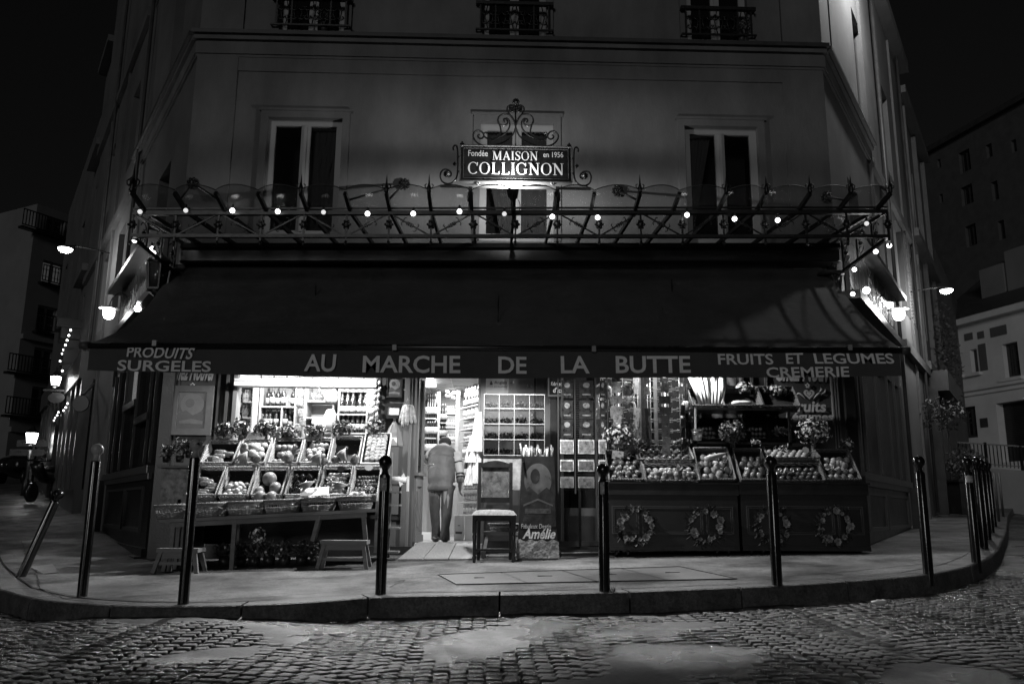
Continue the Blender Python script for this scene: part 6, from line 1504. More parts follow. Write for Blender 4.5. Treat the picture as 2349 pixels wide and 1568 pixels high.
def at(tr, x, s, z): c, R, w_, L = tr; return c+R@Vector((x*w_, (s-.5)*L, z))
for k, (x, s, r, w_) in enumerate(((-.05, .62, .083, 'topmost, largest'), (-.28, .24, .06, 'left middle'), (.22, .32, .072, 'right middle'), (-.2, .05, .068, 'lower left, half hidden'), (.18, .02, .07, 'lower right, half hidden'))):
    F_melon(at(TL[2], x, s, .025+r), w_+' melon in the third lower basket', 'fruit', 'melons in the third lower basket', scale=r, rot=(k, k*.7, 0))
P_ban(PY(575-8, 1022+14, -1.12), 'banana bunch lying over the edge of the first upper basket', 'bananas', 'banana bunches on the left stand', rot=(.2, .5, .2), scale=.95)
P_ban(PY(738, 1030+8, -1.15), 'banana bunch over the front of the fourth upper basket', 'bananas', 'banana bunches on the left stand', rot=(.1, .5, -.1))
P_ban(PY(790+4, 1030, -1.12), 'banana bunch in the fifth upper basket', 'bananas', 'banana bunches on the left stand', rot=(.0, .3, -.3))
P_ban3(PY(720, 1104, -1.5), 'small banana bunch in the fourth lower basket', 'bananas', 'banana bunches on the left stand', rot=(.2, 1.1, .2))
P_ban3(PY(796, 1108+4, -1.5), 'two pale bananas across the clementines', 'bananas', 'banana bunches on the left stand', rot=(.2, 1.5, .3))
F_mango(PY(588-1, 1051, -1.15), 'dark red mango on the rim of the grapefruit basket', 'fruit', None, rot=(0, 1.57, .2), scale=.05)
F_mango(PY(771, 1053, -1.16), 'dark mango left of the bananas on the fifth upper basket', 'fruit', None, rot=(0, 1.3, .2), scale=.045)
F_mango(PY(813, 1053, -1.16), 'dark mango beside the pale crate', 'fruit', None, rot=(0, .3, .2), scale=.05)
F_mango(PY(737+6, 1058, -1.16), 'dark round mango right of the fourth upper basket', 'fruit', None, rot=(0, .3, .9), scale=.038)
# pineapple
c = PY(662, 1050, -1.16); o = thing('pineapple', c, 'pineapple lying against the third upper basket', 'pineapple'); mb = MB(); mb.ball(c, (.062, .06, .07), 14, 12); mb.build('fruit', mat('pineapple_skin', .22, .5, nz=.5, ns=45, bump=1.0, bs=45, dist=.02), o)
mb = MB(); rr = random.Random(8)
for k in range(26):
    d = Vector((rr.uniform(.1, 1.0), rr.uniform(-.5, .4), rr.uniform(.2, 1))).normalized(); L = rr.uniform(.08, .15); s0_ = c+Vector((.04, 0, .045)); s_ = d.cross(Vector((0, 1, .2))).normalized()*.009; mb.add([s0_-s_, s0_+s_, s0_+d*L*.6+s_*.8, s0_+d*L+Vector((0, 0, .01))], [(0, 1, 2, 3)])
mb.build('leaf_crown', M_leafl, o)
# cellophane packets, wrapped greens
for tr, n, g, lb in ((TU[0], 7, 'wrapped greens in the first upper basket', 'shiny wrapped bundle in the first upper basket'), (TL[0], 9, 'packets in the first lower basket', 'shiny cellophane packet in the first lower basket'), (TL[1], 3, 'leafy bundles in the second lower basket', 'crumpled pale bundle in the second lower basket')):
    for k in range(n):
        c = at(tr, rF.uniform(-.3, .3), .12+.7*k/n*(.9 if n > 3 else .3), .07); o = sack('food_packet', c, (.075, .035, .03), lb, M_crink, 'packet', seed=30+k); o['group'] = g
c = PY(560, 1030, -1.0); sack('food_packet', c, (.045, .03, .075), 'tall shiny packet standing at the right of the first upper basket', M_crink, 'packet', seed=77)
# grapes hanging herbs at right lower
mb = MB(); leafcloud(mb, at(TL[5], 0, .25, .09), (.12, .1, .05), 260, .035, rF); tag(mb.build('herbs', M_leafl), 'loose leafy herbs over the sixth lower basket', 'herbs')
# white paper sheet and price tags
P_st = None
def star(name, c, r, m, lb, cat='price tag', grp=None, ry=.8):
    mb = MB(); n = 14; pts = [((r if k % 2 else r*.78)*cos(2*pi*k/(2*n)*1.0), (r if k % 2 else r*.78)*ry*sin(2*pi*k/(2*n))) for k in range(2*n)]
    mb.prism(pts, c, (1, 0, 0), (0, .15, .99), .003); o = mb.build(name, m); return tag(o, lb, cat, grp)
star('price_tag', PY(718, 1064-1, -1.2), .055, M_white, 'white star-shaped price tag between the third and fourth upper baskets', ry=.45)
star('price_tag', PY(848-2, 1072, -1.13), .055, M_white, 'pale star price tag on the sixth lower basket', ry=.7)
M_tagm = mat('tag_card', .3, .6)
star('price_tag', PY(782, 1075, -1.13), .05, mat('tag_dark', .09, .6), 'dark star price tag on the clementine basket', ry=.8)
star('price_tag', PY(583, 1070, -1.12), .03, M_black, 'small dark tag on the rim of the second lower basket')
m_ = MB(); c0 = PY(688, 1137, -1.62); c1 = PY(754, 1134, -1.62); d_ = PY(690, 1119, -1.5)-c0; m_.add([c0, c1, c1+d_, c0+d_], [(0, 1, 2, 3)]); tag(m_.build('paper_sheet', M_white), 'white sheet of wrapping paper tucked over the fifth round basket', 'paper')
# bench with round baskets
tb0 = PY(365, 1191, -1.78); tb1 = PY(862, 1166, -1.5)
bt = thing('trestle_bench', Vector((tb0.x, tb0.y, .02)), 'long weathered plank table on trestles in front of the fruit baskets', 'bench')
e = (tb1-tb0); L = e.length; e.normalize(); n_ = Vector((-e.y, e.x, 0)).normalized(); up = e.cross(n_)
def TB(s, q, h): return tb0+e*s+n_*q+up*h
m_ = MB(); m_.hexa([TB(0, 0, -.035), TB(L, 0, -.035), TB(L, .34, -.035), TB(0, .34, -.035), TB(0, 0, 0), TB(L, 0, 0), TB(L, .34, 0), TB(0, .34, 0)]); m_.build('table_top', M_table, bt)
m_ = MB(); m_.hexa([TB(.1, .03, -.09), TB(L-.1, .03, -.09), TB(L-.1, .05, -.09), TB(.1, .05, -.09), TB(.1, .03, -.036), TB(L-.1, .03, -.036), TB(L-.1, .05, -.036), TB(.1, .05, -.036)]); m_.build('apron', M_table, bt)
for s_ in (.14, .78):
    for q in (.05, .29):
        a = TB(s_, q, -.036); g_ = Vector((a.x-.0, a.y, H(a.x, a.y))); m_ = MB(); m_.bar(a, g_, .045); m_.build('leg', M_table, bt)
for s_ in (L-.62, L-.14):
    for q in (.05, .29):
        a = TB(s_, q, -.036); g_ = Vector((a.x+(.04 if s_ > L-.3 else -.06), a.y, H(a.x, a.y)+.28)); m_ = MB(); m_.bar(a, g_, .045); m_.build('leg', M_table, bt)
def stool(name, c, w_, h_, lb, dpt=.26):
    o = thing(name, c, lb, 'stool'); m_ = MB(); z = c.z+h_; m_.box(c.x-w_/2, c.x+w_/2, c.y-dpt/2, c.y+dpt/2, z-.04, z); m_.box(c.x-w_/2+.04, c.x+w_/2-.04, c.y-dpt/2+.02, c.y-dpt/2+.04, z-.1, z-.042); m_.build('seat', M_table, o)
    for sx in (-1, 1):
        for sy in (-1, 1): m_ = MB(); m_.bar(Vector((c.x+sx*(w_/2-.04), c.y+sy*(dpt/2-.03), z-.041)), Vector((c.x+sx*(w_/2+.01), c.y+sy*(dpt/2+.01), H(c.x, c.y))), .04); m_.build('leg', M_table, o)
    m_ = MB(); m_.bar(Vector((c.x-w_/2+.02, c.y-dpt/2+.02, c.z+.1)), Vector((c.x+w_/2-.02, c.y-dpt/2+.02, c.z+.1)), .03); m_.build('stretcher', M_table, o); return o
p = PY(413, 1300, -1.85); g = Vector((p.x, -1.85, H(p.x, -1.85))); stool('low_stool', g, .43, PY(413, 1256, -1.85).z-g.z, 'low wooden stool under the left end of the trestle bench')
p = PY(790, 1290, -1.7); g = Vector((p.x, -1.7, H(p.x, -1.7))); stool('low_stool', g, .5, PY(790, 1238, -1.7).z-g.z, 'low wooden stool under the right end of the trestle bench')
P_rd = Proto(mk_round)
RB = [(405, 1), (482, 1), (562, 1), (645, 1), (727, 1), (812, 1)]
for k, (u, _) in enumerate(RB):
    s_ = (PY(u, 1180, -1.6).x-tb0.x)/e.x; c = TB(s_, .15, 0)
    P_rd(c, '%s round basket from the left on the trestle bench' % ul6[k], 'basket', 'round baskets on the trestle bench', rot=(0, atan2(-e.z, e.x)*1, atan2(e.y, e.x)), scale=(1.0, 1.05, 1.15))
    if k in (0, 1, 2, 3):
        for j in range(4): o = sack('food_packet', c+Vector((rF.uniform(-.1, .1), rF.uniform(-.04, .04), .09)), (.06, .03, .025), 'pale wrapped packet in the %s round basket' % ul6[k], M_crink, 'packet', seed=50+j+k); o['group'] = 'packets in the %s round basket' % ul6[k]
    else:
        for j in range(16): F_mush(c+Vector((rF.uniform(-.13, .13), rF.uniform(-.06, .06), .12+rF.uniform(0, .06))), 'pale knobbly vegetable in the %s round basket' % ul6[k], 'vegetable', 'vegetables in the %s round basket' % ul6[k], scale=.033, rot=(j, j*2, 0))
# ------------------------------------------------------------------ flowers
rl_ = random.Random(31)
def bouquet(c, r, lb, nl=260, nb=14, dark=False, sz=.022, ls=.05, pot=None, cat='flowers', name='flower_bunch', lm=None, stems=None):
    o = thing(name, c, lb, cat); m_ = MB(); leafcloud(m_, c, r, nl, ls, rl_); m_.build('foliage', lm or M_leafd, o)
    if nb: m_ = MB(); blossoms(m_, c, r, nb, sz, rl_); m_.build('blossoms', M_petald if dark else M_petal, o)
    if pot: m_ = MB(); m_.lathe([(pot*.7, -r[2]-pot*1.1), (pot*.8, -r[2]-pot*1.1), (pot, -r[2]+.02), (pot*.9, -r[2]+.02)], 14, c); m_.build('pot', M_woodd, o)
    if stems: m_ = MB(); [m_.tube([c, c+Vector((rl_.uniform(-.03, .03), rl_.uniform(-.02, .02), -stems))], .004, 4) for _ in range(6)]; m_.build('stems', M_leafd, o)
    return o
fl = [(515, 990, .9, .12, .11, 'pale blossoms left of the shop window above the first upper basket', 0), (552, 982, .9, .11, .10, 'large pale flowers over the gap between the first two upper baskets', 0), (612, 985, .85, .14, .09, 'mixed roses in front of the bowed shopkeeper', 0), (662, 995, .85, .12, .10, 'dark and pale bunch behind the third upper basket', 0),
      (722, 990, .85, .13, .09, 'dark rosebuds over the fourth upper basket', 1), (785, 985, .85, .14, .10, 'dark red roses hanging over the fifth upper basket', 1), (860, 978, .85, .12, .09, 'pale starry flowers above the peach crate', 0)]
for u, v, y, rx, rz, lb, dk in fl: bouquet(PY(u, v, -.72), (rx, .07, rz), lb, 300, 22, dk, .03, .055, stems=.15)
for k, u in enumerate((384, 415, 436)):
    bouquet(PY(u, 1035-(10 if k else 0), -1.2), (.09, .07, .07 if k != 1 else .12), ['spiky', 'leafy pale-flowered', 'tall thin'][k]+' potted plant on the ledge left of the fruit stand', 170, 9 if k < 2 else 2, 0, .02, .05, .05, 'plant', 'potted_plant')
a = PY(362, 1064, -1.35); b = PY(452, 1068, -1.35); lg = thing('plant_ledge', Vector((a.x, -1.2, .05)), 'worn painted box ledge carrying potted plants left of the fruit stand', 'ledge'); m_ = MB(); m_.box(a.x, b.x, -1.36, -.9, a.z-.04, a.z-.01); m_.build('ledge_top', M_woodd, lg)
m_ = MB(); m_.prism([(0, 0), (b.x-a.x-.08, 0), (b.x-a.x-.08, a.z-.045-.62), (-.02, a.z-.045-.62)], (a.x+.05, -1.3, .62), (1, 0, 0), (0, 0, 1), -.3); m_.build('ledge_front', mat('chipped_paint', .22, .5, nz=.8, ns=18), lg)
m_ = MB(); m_.box(a.x+.03, b.x-.03, -1.25, -.9, .05, .62); m_.build('ledge_base', M_woodd, lg)
for k, u in enumerate((512, 545, 580, 612, 650, 688, 722)):
    p = PY(u, 1290-(k % 2)*5, -1.55); g = Vector((p.x, -1.5+.05*(k % 2), H(p.x, -1.5)))
    bouquet(g+Vector((0, 0, .19)), (.10, .09, .09), 'potted plant on the pavement under the fruit bench', 190, 5, 0, .018, .055, .07, 'plant', 'potted_plant')['group'] = 'potted plants under the fruit bench'
c = PY(591, 1227, -1.6); bouquet(c, (.085, .07, .08), 'round pale hydrangea head rising above the pots under the bench', 60, 26, 0, .022, .04, None, 'flowers', stems=.2)

# ================================================================== right fruit cabinets
def wreath(c, R_, lb):
    o = thing('flower_wreath', c, lb, 'wreath', 'wreaths on the fruit cabinets'); m_ = MB(); r2 = random.Random(int(c.x*100))
    for k in range(300):
        t = r2.uniform(0, 2*pi); rr_ = R_+r2.gauss(0, .025); p = c+Vector((rr_*cos(t), -.02+r2.uniform(-.03, .01), rr_*sin(t))); q = Vector((cos(t+r2.gauss(0, .8)), r2.gauss(-.2, .4), sin(t+r2.gauss(0, .8))))*.055; a, b = basis(q); a = a*.016; m_.add([p, p+q*.5+a, p+q, p+q*.5-a], [(0, 1, 2, 3)])
    m_.build('leaves', mat('wreath_leaf', .05, .5, nz=.4, ns=30), o); m_ = MB()
    for k in range(15):
        t = 2*pi*k/13+r2.uniform(-.15, .15); s_ = r2.choice((.026, .036, .05)); p = c+Vector(((R_+r2.uniform(-.02, .02))*cos(t), -.045, (R_+r2.uniform(-.02, .02))*sin(t)))
        for j in range(3):
            for i in range(7): a = 2*pi*i/7+j*.4; rad = s_*(1-.3*j); d = Vector((cos(a), -.25-.35*j, sin(a))); sd_ = Vector((-sin(a), 0, cos(a)))*rad*.42; m_.add([p, p+d*rad*.7+sd_, p+d*rad+Vector((0, -.004, 0)), p+d*rad*.7-sd_], [(0, 1, 2, 3)])
    m_.build('blossoms', mat('wreath_petal', .22, .7, nz=.5, ns=30), o); return o
YC = -.95
def cabinet(u0, u1, lb, vb=1262, side=True):
    a = PY(u0, 1106, YC); b = PY(u1, 1106, YC); zt = (a.z+b.z)/2; zb0 = PY((u0+u1)/2, vb, YC).z; o = thing('fruit_cabinet', Vector(((a.x+b.x)/2, YC, zb0-.12)), lb, 'cabinet', 'wheeled fruit cabinets')
    x0, x1 = a.x, b.x; hw = (x1-x0)
    m_ = MB(); m_.box(x0, x1, YC, -.25, zb0, zt-.15); m_.build('body', M_cab, o)
    m_ = MB(); m_.box(x0-.015, x1+.015, YC-.02, -.24, zt-.15+.001, zt-.02); m_.box(x0-.03, x1+.03, YC-.045, -.24, zt-.019, zt); m_.box(x0, x1, YC-.012, YC-.001, zb0, zb0+.05); m_.build('top_rail', M_woodd, o)
    m_ = MB(); z0, z1 = zb0+.19, zt-.28
    for (p, q) in ((.04, .245), (.27, .73), (.755, .96)):
        xa_, xb_ = x0+hw*p, x0+hw*q
        for k, (i_, t_) in enumerate(((0, .012), (.022, .008))):
            m_.box(xa_+i_, xb_-i_, YC-.01, YC-.001, z1-i_-t_, z1-i_); m_.box(xa_+i_, xb_-i_, YC-.01, YC-.001, z0+i_, z0+i_+t_); m_.box(xa_+i_, xa_+i_+t_, YC-.01, YC-.001, z0+i_+t_, z1-i_-t_); m_.box(xb_-i_-t_, xb_-i_, YC-.01, YC-.001, z0+i_+t_, z1-i_-t_)
    m_.build('panel_moulding', mat('cab_mould', .07, .22), o)
    for x in (x0+.12, x0+.26, x1-.26, x1-.12):
        for y in (YC+.07,):
            m_ = MB(); zg = H(x, y); R = Matrix.Rotation(pi/2, 3, 'Y'); m_.lathe([(.02, -.018), (.045, -.014), (.045, .014), (.02, .018)], 12, (x, y, zg+.045), R); m_.bar((x, y, zg+.05), (x, y+.02, zb0), .03); m_.build('caster', M_black, o)
    return o, x0, x1, zt
c1, *_ = cabinet(1390, 1690, 'dark wheeled fruit cabinet with two wreaths, nearer the postcards'); c2, *_ = cabinet(1697, 1986, 'dark wheeled fruit cabinet with two wreaths at the right end', 1263)
for k, u in enumerate((1457, 1617, 1770, 1912)): wreath(PY(u, 1205, YC-.03), .175, ['first wreath from the left, at the left end of the first fruit cabinet', 'wreath on the right of the first fruit cabinet', 'wreath half hidden behind the bollard', 'last wreath at the far right of the cabinets'][k])
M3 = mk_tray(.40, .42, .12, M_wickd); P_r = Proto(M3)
def tr(u0, u1, vb, vt, y0, y1, lb): return place_tray(P_r, u0, u1, vb, vt, y0, y1, .40, .42, lb, 'tilted baskets on the fruit cabinets', .12)
RA = tr(1396, 1480, 1100, 1032, -.98, -.66, 'leftmost cabinet basket with small apples'); RB_ = tr(1479, 1608, 1102, 1064, -1.0, -.84, 'wide basket of apples in the middle of the first cabinet')
RBu = tr(1462, 1594, 1054, 1022, -.80, -.52, 'raised wide basket of glossy tomatoes over the first cabinet'); RCc = tr(1606, 1690, 1100, 1026, -.98, -.66, 'basket of pale pears at the right of the first cabinet')
RD = tr(1700, 1770, 1100, 1028, -.98, -.66, 'basket of mangoes at the left of the second cabinet'); RE = tr(1770, 1896, 1102, 1062, -1.0, -.84, 'dark wide basket of tomatoes low in the second cabinet')
REu = tr(1762, 1884, 1050, 1018, -.80, -.52, 'raised wide basket of peaches over the second cabinet'); RFf = tr(1896, 1978, 1100, 1030, -.98, -.66, 'rightmost cabinet basket with oranges and leaves')
fill(F_appled, RA, 4, 4, .039, 'dark apple in the leftmost cabinet basket', 'fruit', 'apples in the leftmost cabinet basket', 0, .65, pile=4)
fill(F_apple, RB_, 7, 3, .040, 'apple in the wide basket of the first cabinet', 'fruit', 'apples in the wide basket of the first cabinet', 0, .95, pile=10)
fill(F_tom, RBu, 7, 4, .039, 'glossy dark tomato in the raised basket over the first cabinet', 'vegetable', 'tomatoes in the raised basket', 0, .9, heap=.01)
fill(F_lemon, RCc, 4, 4, .041, 'pale pear in the right basket of the first cabinet', 'fruit', 'pears in the first cabinet', 0, .8, pile=3)
fill(F_mango, RD, 3, 4, .046, 'two-toned mango in the left basket of the second cabinet', 'fruit', 'mangoes in the second cabinet', 0, .7)
fill(F_tom, RE, 7, 3, .039, 'dark tomato in the low wide basket of the second cabinet', 'vegetable', 'tomatoes in the second cabinet', 0, .9)
fill(F_peach, REu, 6, 3, .041, 'peach in the raised basket over the second cabinet', 'fruit', 'peaches in the raised basket', 0, .55, x1=.85)
fill(F_orange, RFf, 4, 4, .041, 'orange in the rightmost cabinet basket', 'fruit', 'oranges in the rightmost basket', 0, .75, pile=5)
for k, T_ in enumerate((RA, RB_, RCc, RD, RE, RFf, TU[1], TU[3], TL[4], REu)):
    m_ = MB(); 
    leafcloud(m_, at(T_, rF.uniform(-.2, .2), rF.uniform(.3, .9), .12), (.11, .05, .03), 34, .06, rF)
    o = m_.build('leaf_sprigs', M_leafl); tag(o, 'loose green leaves tucked among the fruit of the %s' % ['leftmost cabinet basket', 'wide apple basket', 'pear basket', 'mango basket', 'low tomato basket', 'rightmost cabinet basket', 'grapefruit basket', 'orange basket', 'clementine basket', 'raised peach basket'][k], 'leaves')
c = PY(1640, 1046, -.86); m_ = MB(); p0 = PY(1618, 1052, -.95); p1 = PY(1664, 1040, -.85); m_.tube([p0, p0.lerp(p1, .3), p0.lerp(p1, .7), p1], [.03, .032, .028, .015], 10); tag(m_.build('long_squash', fm('squash_skin', .35)), 'long pale squash lying across the pears', 'vegetable')
# step behind the cabinets
m_ = MB(); a = PY(1400, 1050, -.6); b = PY(1980, 1050, -.6); m_.box(a.x, b.x, -.62, -.24, .9, 1.14); tag(m_.build('cabinet_step', M_woodd), 'dark wooden step behind the cabinet baskets', 'step')
for u, v, y, lb, col_, vr in ((1500, 1058, -.66, 'star', .12, 0), (1466-8, 1022, -.62, 'leaf', .2, 0)):
    pass
star('price_tag', PY(1528, 1022+10, -.62), .045, mat('tag_grey', .14, .6), 'grey star price tag behind the raised tomatoes', ry=.9); star('price_tag', PY(1846+2, 1036-4, -.6), .05, M_tagm, 'square-edged pale tag behind the raised peaches', ry=.9)
star('price_tag', PY(1435, 1030+12, -.64), .06, M_tagm, 'pale leaf-edged price tag hanging over the leftmost cabinet basket', ry=1.1); star('price_tag', PY(1823, 1075, -.82), .05, mat('tag_dark', .09, .6), 'dark price tag on the low tomato basket')
star('price_tag', PY(1950-16, 1040, -.62), .035, M_white, 'small white price tag on the rightmost basket', ry=.9)
# flowers round the right stall
bouquet(PY(1420, 1000, -.7), (.2, .1, .15), 'big bunch of pale small flowers at the left end of the cabinets', 480, 70, 0, .024, .05, stems=.2)
bouquet(PY(1466, 1018, -.72), (.10, .07, .06), 'leafy sprig left of the raised tomato basket', 140, 4, 0, .016, .06)
bouquet(PY(1570, 1016, -.5), (.16, .06, .05), 'pale blossoms along the back of the raised tomato basket', 160, 10, 0, .022, .05)
bouquet(PY(1680, 990, -.7), (.17, .1, .16), 'dark leafy flower bunch between the two cabinets', 460, 26, 1, .02, .05, stems=.2)
bouquet(PY(1735, 1018, -.62), (.07, .05, .05), 'small spiky pale flower left of the raised peaches', 60, 8, 0, .022, .04)
bouquet(PY(1868, 990, -.68), (.22, .1, .17), 'large bunch of round pale buds above the second cabinet', 420, 90, 0, .022, .045, stems=.2)
bouquet(PY(1942, 1022, -.62), (.09, .06, .08), 'pale flower at the upper right corner of the cabinets', 110, 6, 0, .024, .05)
bouquet(PY(1675, 968-10, -.3), (.08, .05, .10), 'dark flowers pinned right of the postcard carousel', 0, 0, 1) if False else None
# ------------------------------------------------------------------ shelf rack at the back with leeks and baskets
rk = thing('produce_rack', PY(1700, 1030, -.35), 'black two-tier rack behind the right baskets holding leeks and crates', 'rack'); m_ = MB(); a = PY(1590, 934, -.6); b = PY(1812, 934, -.6)
m_.box(a.x, b.x, -.6, -.15, a.z-.03, a.z); a2 = PY(1600, 1012, -.6); m_.box(a.x, b.x, -.6, -.15, a2.z-.03, a2.z); m_.build('shelf', M_black, rk)
for x in (a.x, b.x-.03):
    for y in (-.6, -.18): m_ = MB(); m_.box(x, x+.03, y, y+.03, .28, a.z-.031); m_.build('leg', M_black, rk)
T1 = place_tray(P_r, 1660, 1752, 930, 886, -.55, -.3, .40, .42, 'first basket on the rack with a white cloth and flowers', 'baskets on the rack', .12); T2 = place_tray(P_r, 1752, 1838, 932, 886, -.55, -.3, .40, .42, 'second basket on the rack with trailing flowers', 'baskets on the rack', .12)
T0 = place_tray(P_r, 1588, 1664, 930, 890, -.55, -.3, .40, .42, 'rack basket that holds the leeks', 'baskets on the rack', .12)
sack('white_cloth', at(T1, 0, .25, .08), (.13, .07, .03), 'bright white cloth in the first rack basket', M_bag, 'cloth', seed=3)
bouquet(PY(1705, 890, -.35), (.13, .06, .07), 'white flowers over the first rack basket', 120, 20, 0, .028, .05); bouquet(PY(1780, 896, -.35), (.17, .08, .07), 'white trailing flowers over the second rack basket', 200, 30, 0, .024, .05)
lk = thing('leek_bunch', PY(1630, 930, -.5), 'bunch of tall bright leeks fanned out in the rack basket', 'leeks'); rr = random.Random(17); M_leek = mat('leek_white', .75, .35, nz=.12, ns=10, stretch=(3, 3, .3)); M_lkl = mat('leek_leaf', .35, .4, nz=.3, ns=6)
for k in range(15):
    t = k/14; b0_ = PY(1606+50*t, 926, -.5+.1*(k % 2)); tp = PY(1578+88*t, 856, -.42+.12*(k % 3)*.5); m_ = MB(); m_.tube([b0_, b0_.lerp(tp, .5)+Vector((0, -.01, 0)), tp], [.016, .02, .022], 8); s_ = m_.build('leek', M_leek, lk); m_ = MB()
    for j in range(3): d = (tp-b0_).normalized(); q = tp+d*.22+Vector((rr.uniform(-.08, .08), rr.uniform(-.05, .05), 0)); w2 = Vector((.018, 0, 0)); m_.add([tp-w2, tp+w2, q+w2*.5, q-w2*.5], [(0, 1, 2, 3)])
    m_.build('leaf', M_lkl, s_)
def mk_dark():
    o = thing('plastic_crate', (0, 0, 0), '', 'crate'); mb = MB(); w_, L, d_ = .4, .4, .12
    mb.box(-w_/2, w_/2, -L/2, L/2, 0, .01)
    for q in ((-w_/2, w_/2, -L/2, -L/2+.012), (-w_/2, w_/2, L/2-.012, L/2), (-w_/2, -w_/2+.012, -L/2+.012, L/2-.012), (w_/2-.012, w_/2, -L/2+.012, L/2-.012)): mb.box(*q, .01, d_)
    mb.build('crate_body', M_black, o, local=True); return o
P_dk = Proto(mk_dark)
dkl = ['dark fruit', 'leafy vegetables', 'dark plums', 'peppers and white roots']
for k, (u0, u1) in enumerate(((1602, 1656), (1658, 1716), (1720, 1772), (1774, 1828))):
    T_ = place_tray(P_dk, u0, u1, 1006, 958, -.55, -.28, .40, .40, '%s black crate from the left on the lower rack, holding %s' % (ul[k], dkl[k]), 'black crates on the lower rack', .12)
    if k in (0, 2): fill(F_appled if k == 0 else F_gr, T_, 4, 3, .032 if k == 0 else .026, 'dark fruit in the %s black crate' % ul[k], 'fruit', 'fruit in the %s black crate' % ul[k], 0, .6)
    else: m_ = MB(); leafcloud(m_, at(T_, 0, .4, .1), (.12, .1, .05), 200, .05, rF); tag(m_.build('leafy_vegetables', M_leafl if k == 3 else M_leafd), 'leafy vegetables in the %s black crate' % ul[k], 'vegetables')
# bucket on a pole
c = PY(1600, 1010, -.8); o = thing('metal_bucket', c, 'small shiny metal bucket hanging in front of the rack', 'bucket'); hb = PY(1600, 985, -.8).z-c.z; M_galv = mat('galvanised', .4, .28, metal=.85, nz=.15)
m_ = MB(); m_.lathe([(.001, 0), (.048, 0), (.05, .01), (.06, hb*.55), (.063, hb*.55), (.063, hb*.6), (.06, hb*.6), (.074, hb), (.078, hb), (.07, hb-.004), (.055, .05)], 20, c); m_.build('pail', M_galv, o)
m_ = MB(); t_ = PY(1597, 935, -.75); m_.bar(c+Vector((-.0, .085, hb*.5)), Vector((t_.x, -.715, t_.z)), .018); m_.build('hook_strap', M_cream, o)

# ================================================================== postcard racks
M_wire = mat('rack_wire', .25, .35, metal=.5); rp = random.Random(41)
cards = [mat('card_%d' % k, v_, .3, nz=.7, ns=26) for k, v_ in enumerate((.03, .06, .12, .22, .4, .6))]
def card(name, a, ex, ey, w_, h_, m, par, border=False):
    m_ = MB(); n = ex.cross(ey).normalized(); m_.prism([(0, 0), (w_, 0), (w_, h_), (0, h_)], a, ex, ey, .002); return m_.build(name, m, par)
# flat panel rack with three columns
o = thing('postcard_rack', PY(1330, 1270, -.7), 'tall flat wire rack of dark postcards on a wheeled base', 'rack'); m_ = MB(); yk = -.62
cols = [(1284, 1317), (1325, 1364), (1372, 1392)]
for u in (1281, 1320, 1368, 1396):
    a = PY(u, 870, yk); b = PY(u, 1128, yk); m_.box(b.x-.008, b.x+.008, yk-.01, yk+.01, b.z-.02, a.z+.15)
for k in range(52): v = 862+k*5.1; a = PY(1281, v, yk); b = PY(1394, v, yk); m_.box(a.x, b.x, yk, yk+.003, a.z-.0015, a.z+.0015)
m_.build('wire_grid', mat('wire_dark', .05, .4), o)
vv = [(872, 912), (918, 960), (962, 1004), (1008, 1040), (1054, 1080), (1093, 1118)]
for ci, (u0, u1) in enumerate(cols):
    for ri, (v0, v1) in enumerate(vv):
        if ri < 3: q = (u0+4, u1-3)
        else: q = (u0+1, u1-1)
        a = PY(q[0], v1, yk-.02); b = PY(q[1], v0, yk-.02); cm = cards[0] if ri < 3 else (cards[5] if ri < 5 else cards[3])
        pc = card('postcard', a, Vector((1, 0, 0)), Vector((0, 0, 1)), b.x-a.x, b.z-a.z, cm, o); ww, hh_ = b.x-a.x, b.z-a.z
        m_ = MB(); 
        if ri < 3: m_.prism([(ww*(.5+.25*cos(t)), hh_*(.72+.15*sin(t))) for t in [2*pi*k/16 for k in range(16)]], a+Vector((0, -.0035, 0)), (1, 0, 0), (0, 0, 1), .001); m_.build('print', cards[3], pc); m_ = MB(); m_.box(a.x+ww*.2, b.x-ww*.2, a.y-.004, a.y-.0035, a.z+hh_*.15, a.z+hh_*.22); m_.build('caption_line', cards[3], pc)
        else: m_.box(a.x+.012, b.x-.012, a.y-.004, a.y-.0035, a.z+.012, b.z-.02); m_.build('print', cards[3 if ri == 3 else 2], pc)
m_ = MB(); g = PY(1332, 1262, -.65); zg = H(g.x, -.7)
m_.bar((g.x, yk+.02, zg+.1), (g.x, yk+.02, 1.0), .03); m_.bar((g.x-.42, -.55, zg+.1), (g.x+.3, -.95, zg+.1), .05, .035); m_.bar((g.x-.3, -.95, zg+.1), (g.x+.35, -.5, zg+.105), .05, .035); m_.build('wheeled_base', M_black, o)
for dx, dy in ((-.38, -.57), (.26, -.93), (-.28, -.93), (.33, -.52)):
    m_ = MB(); m_.lathe([(.012, -.016), (.04, -.012), (.04, .012), (.012, .016)], 12, (g.x+dx, dy, zg+.04), Matrix.Rotation(pi/2, 3, 'Y')); m_.bar((g.x+dx, dy, zg+.05), (g.x+dx, dy, zg+.1), .02); m_.build('caster', M_black, o)
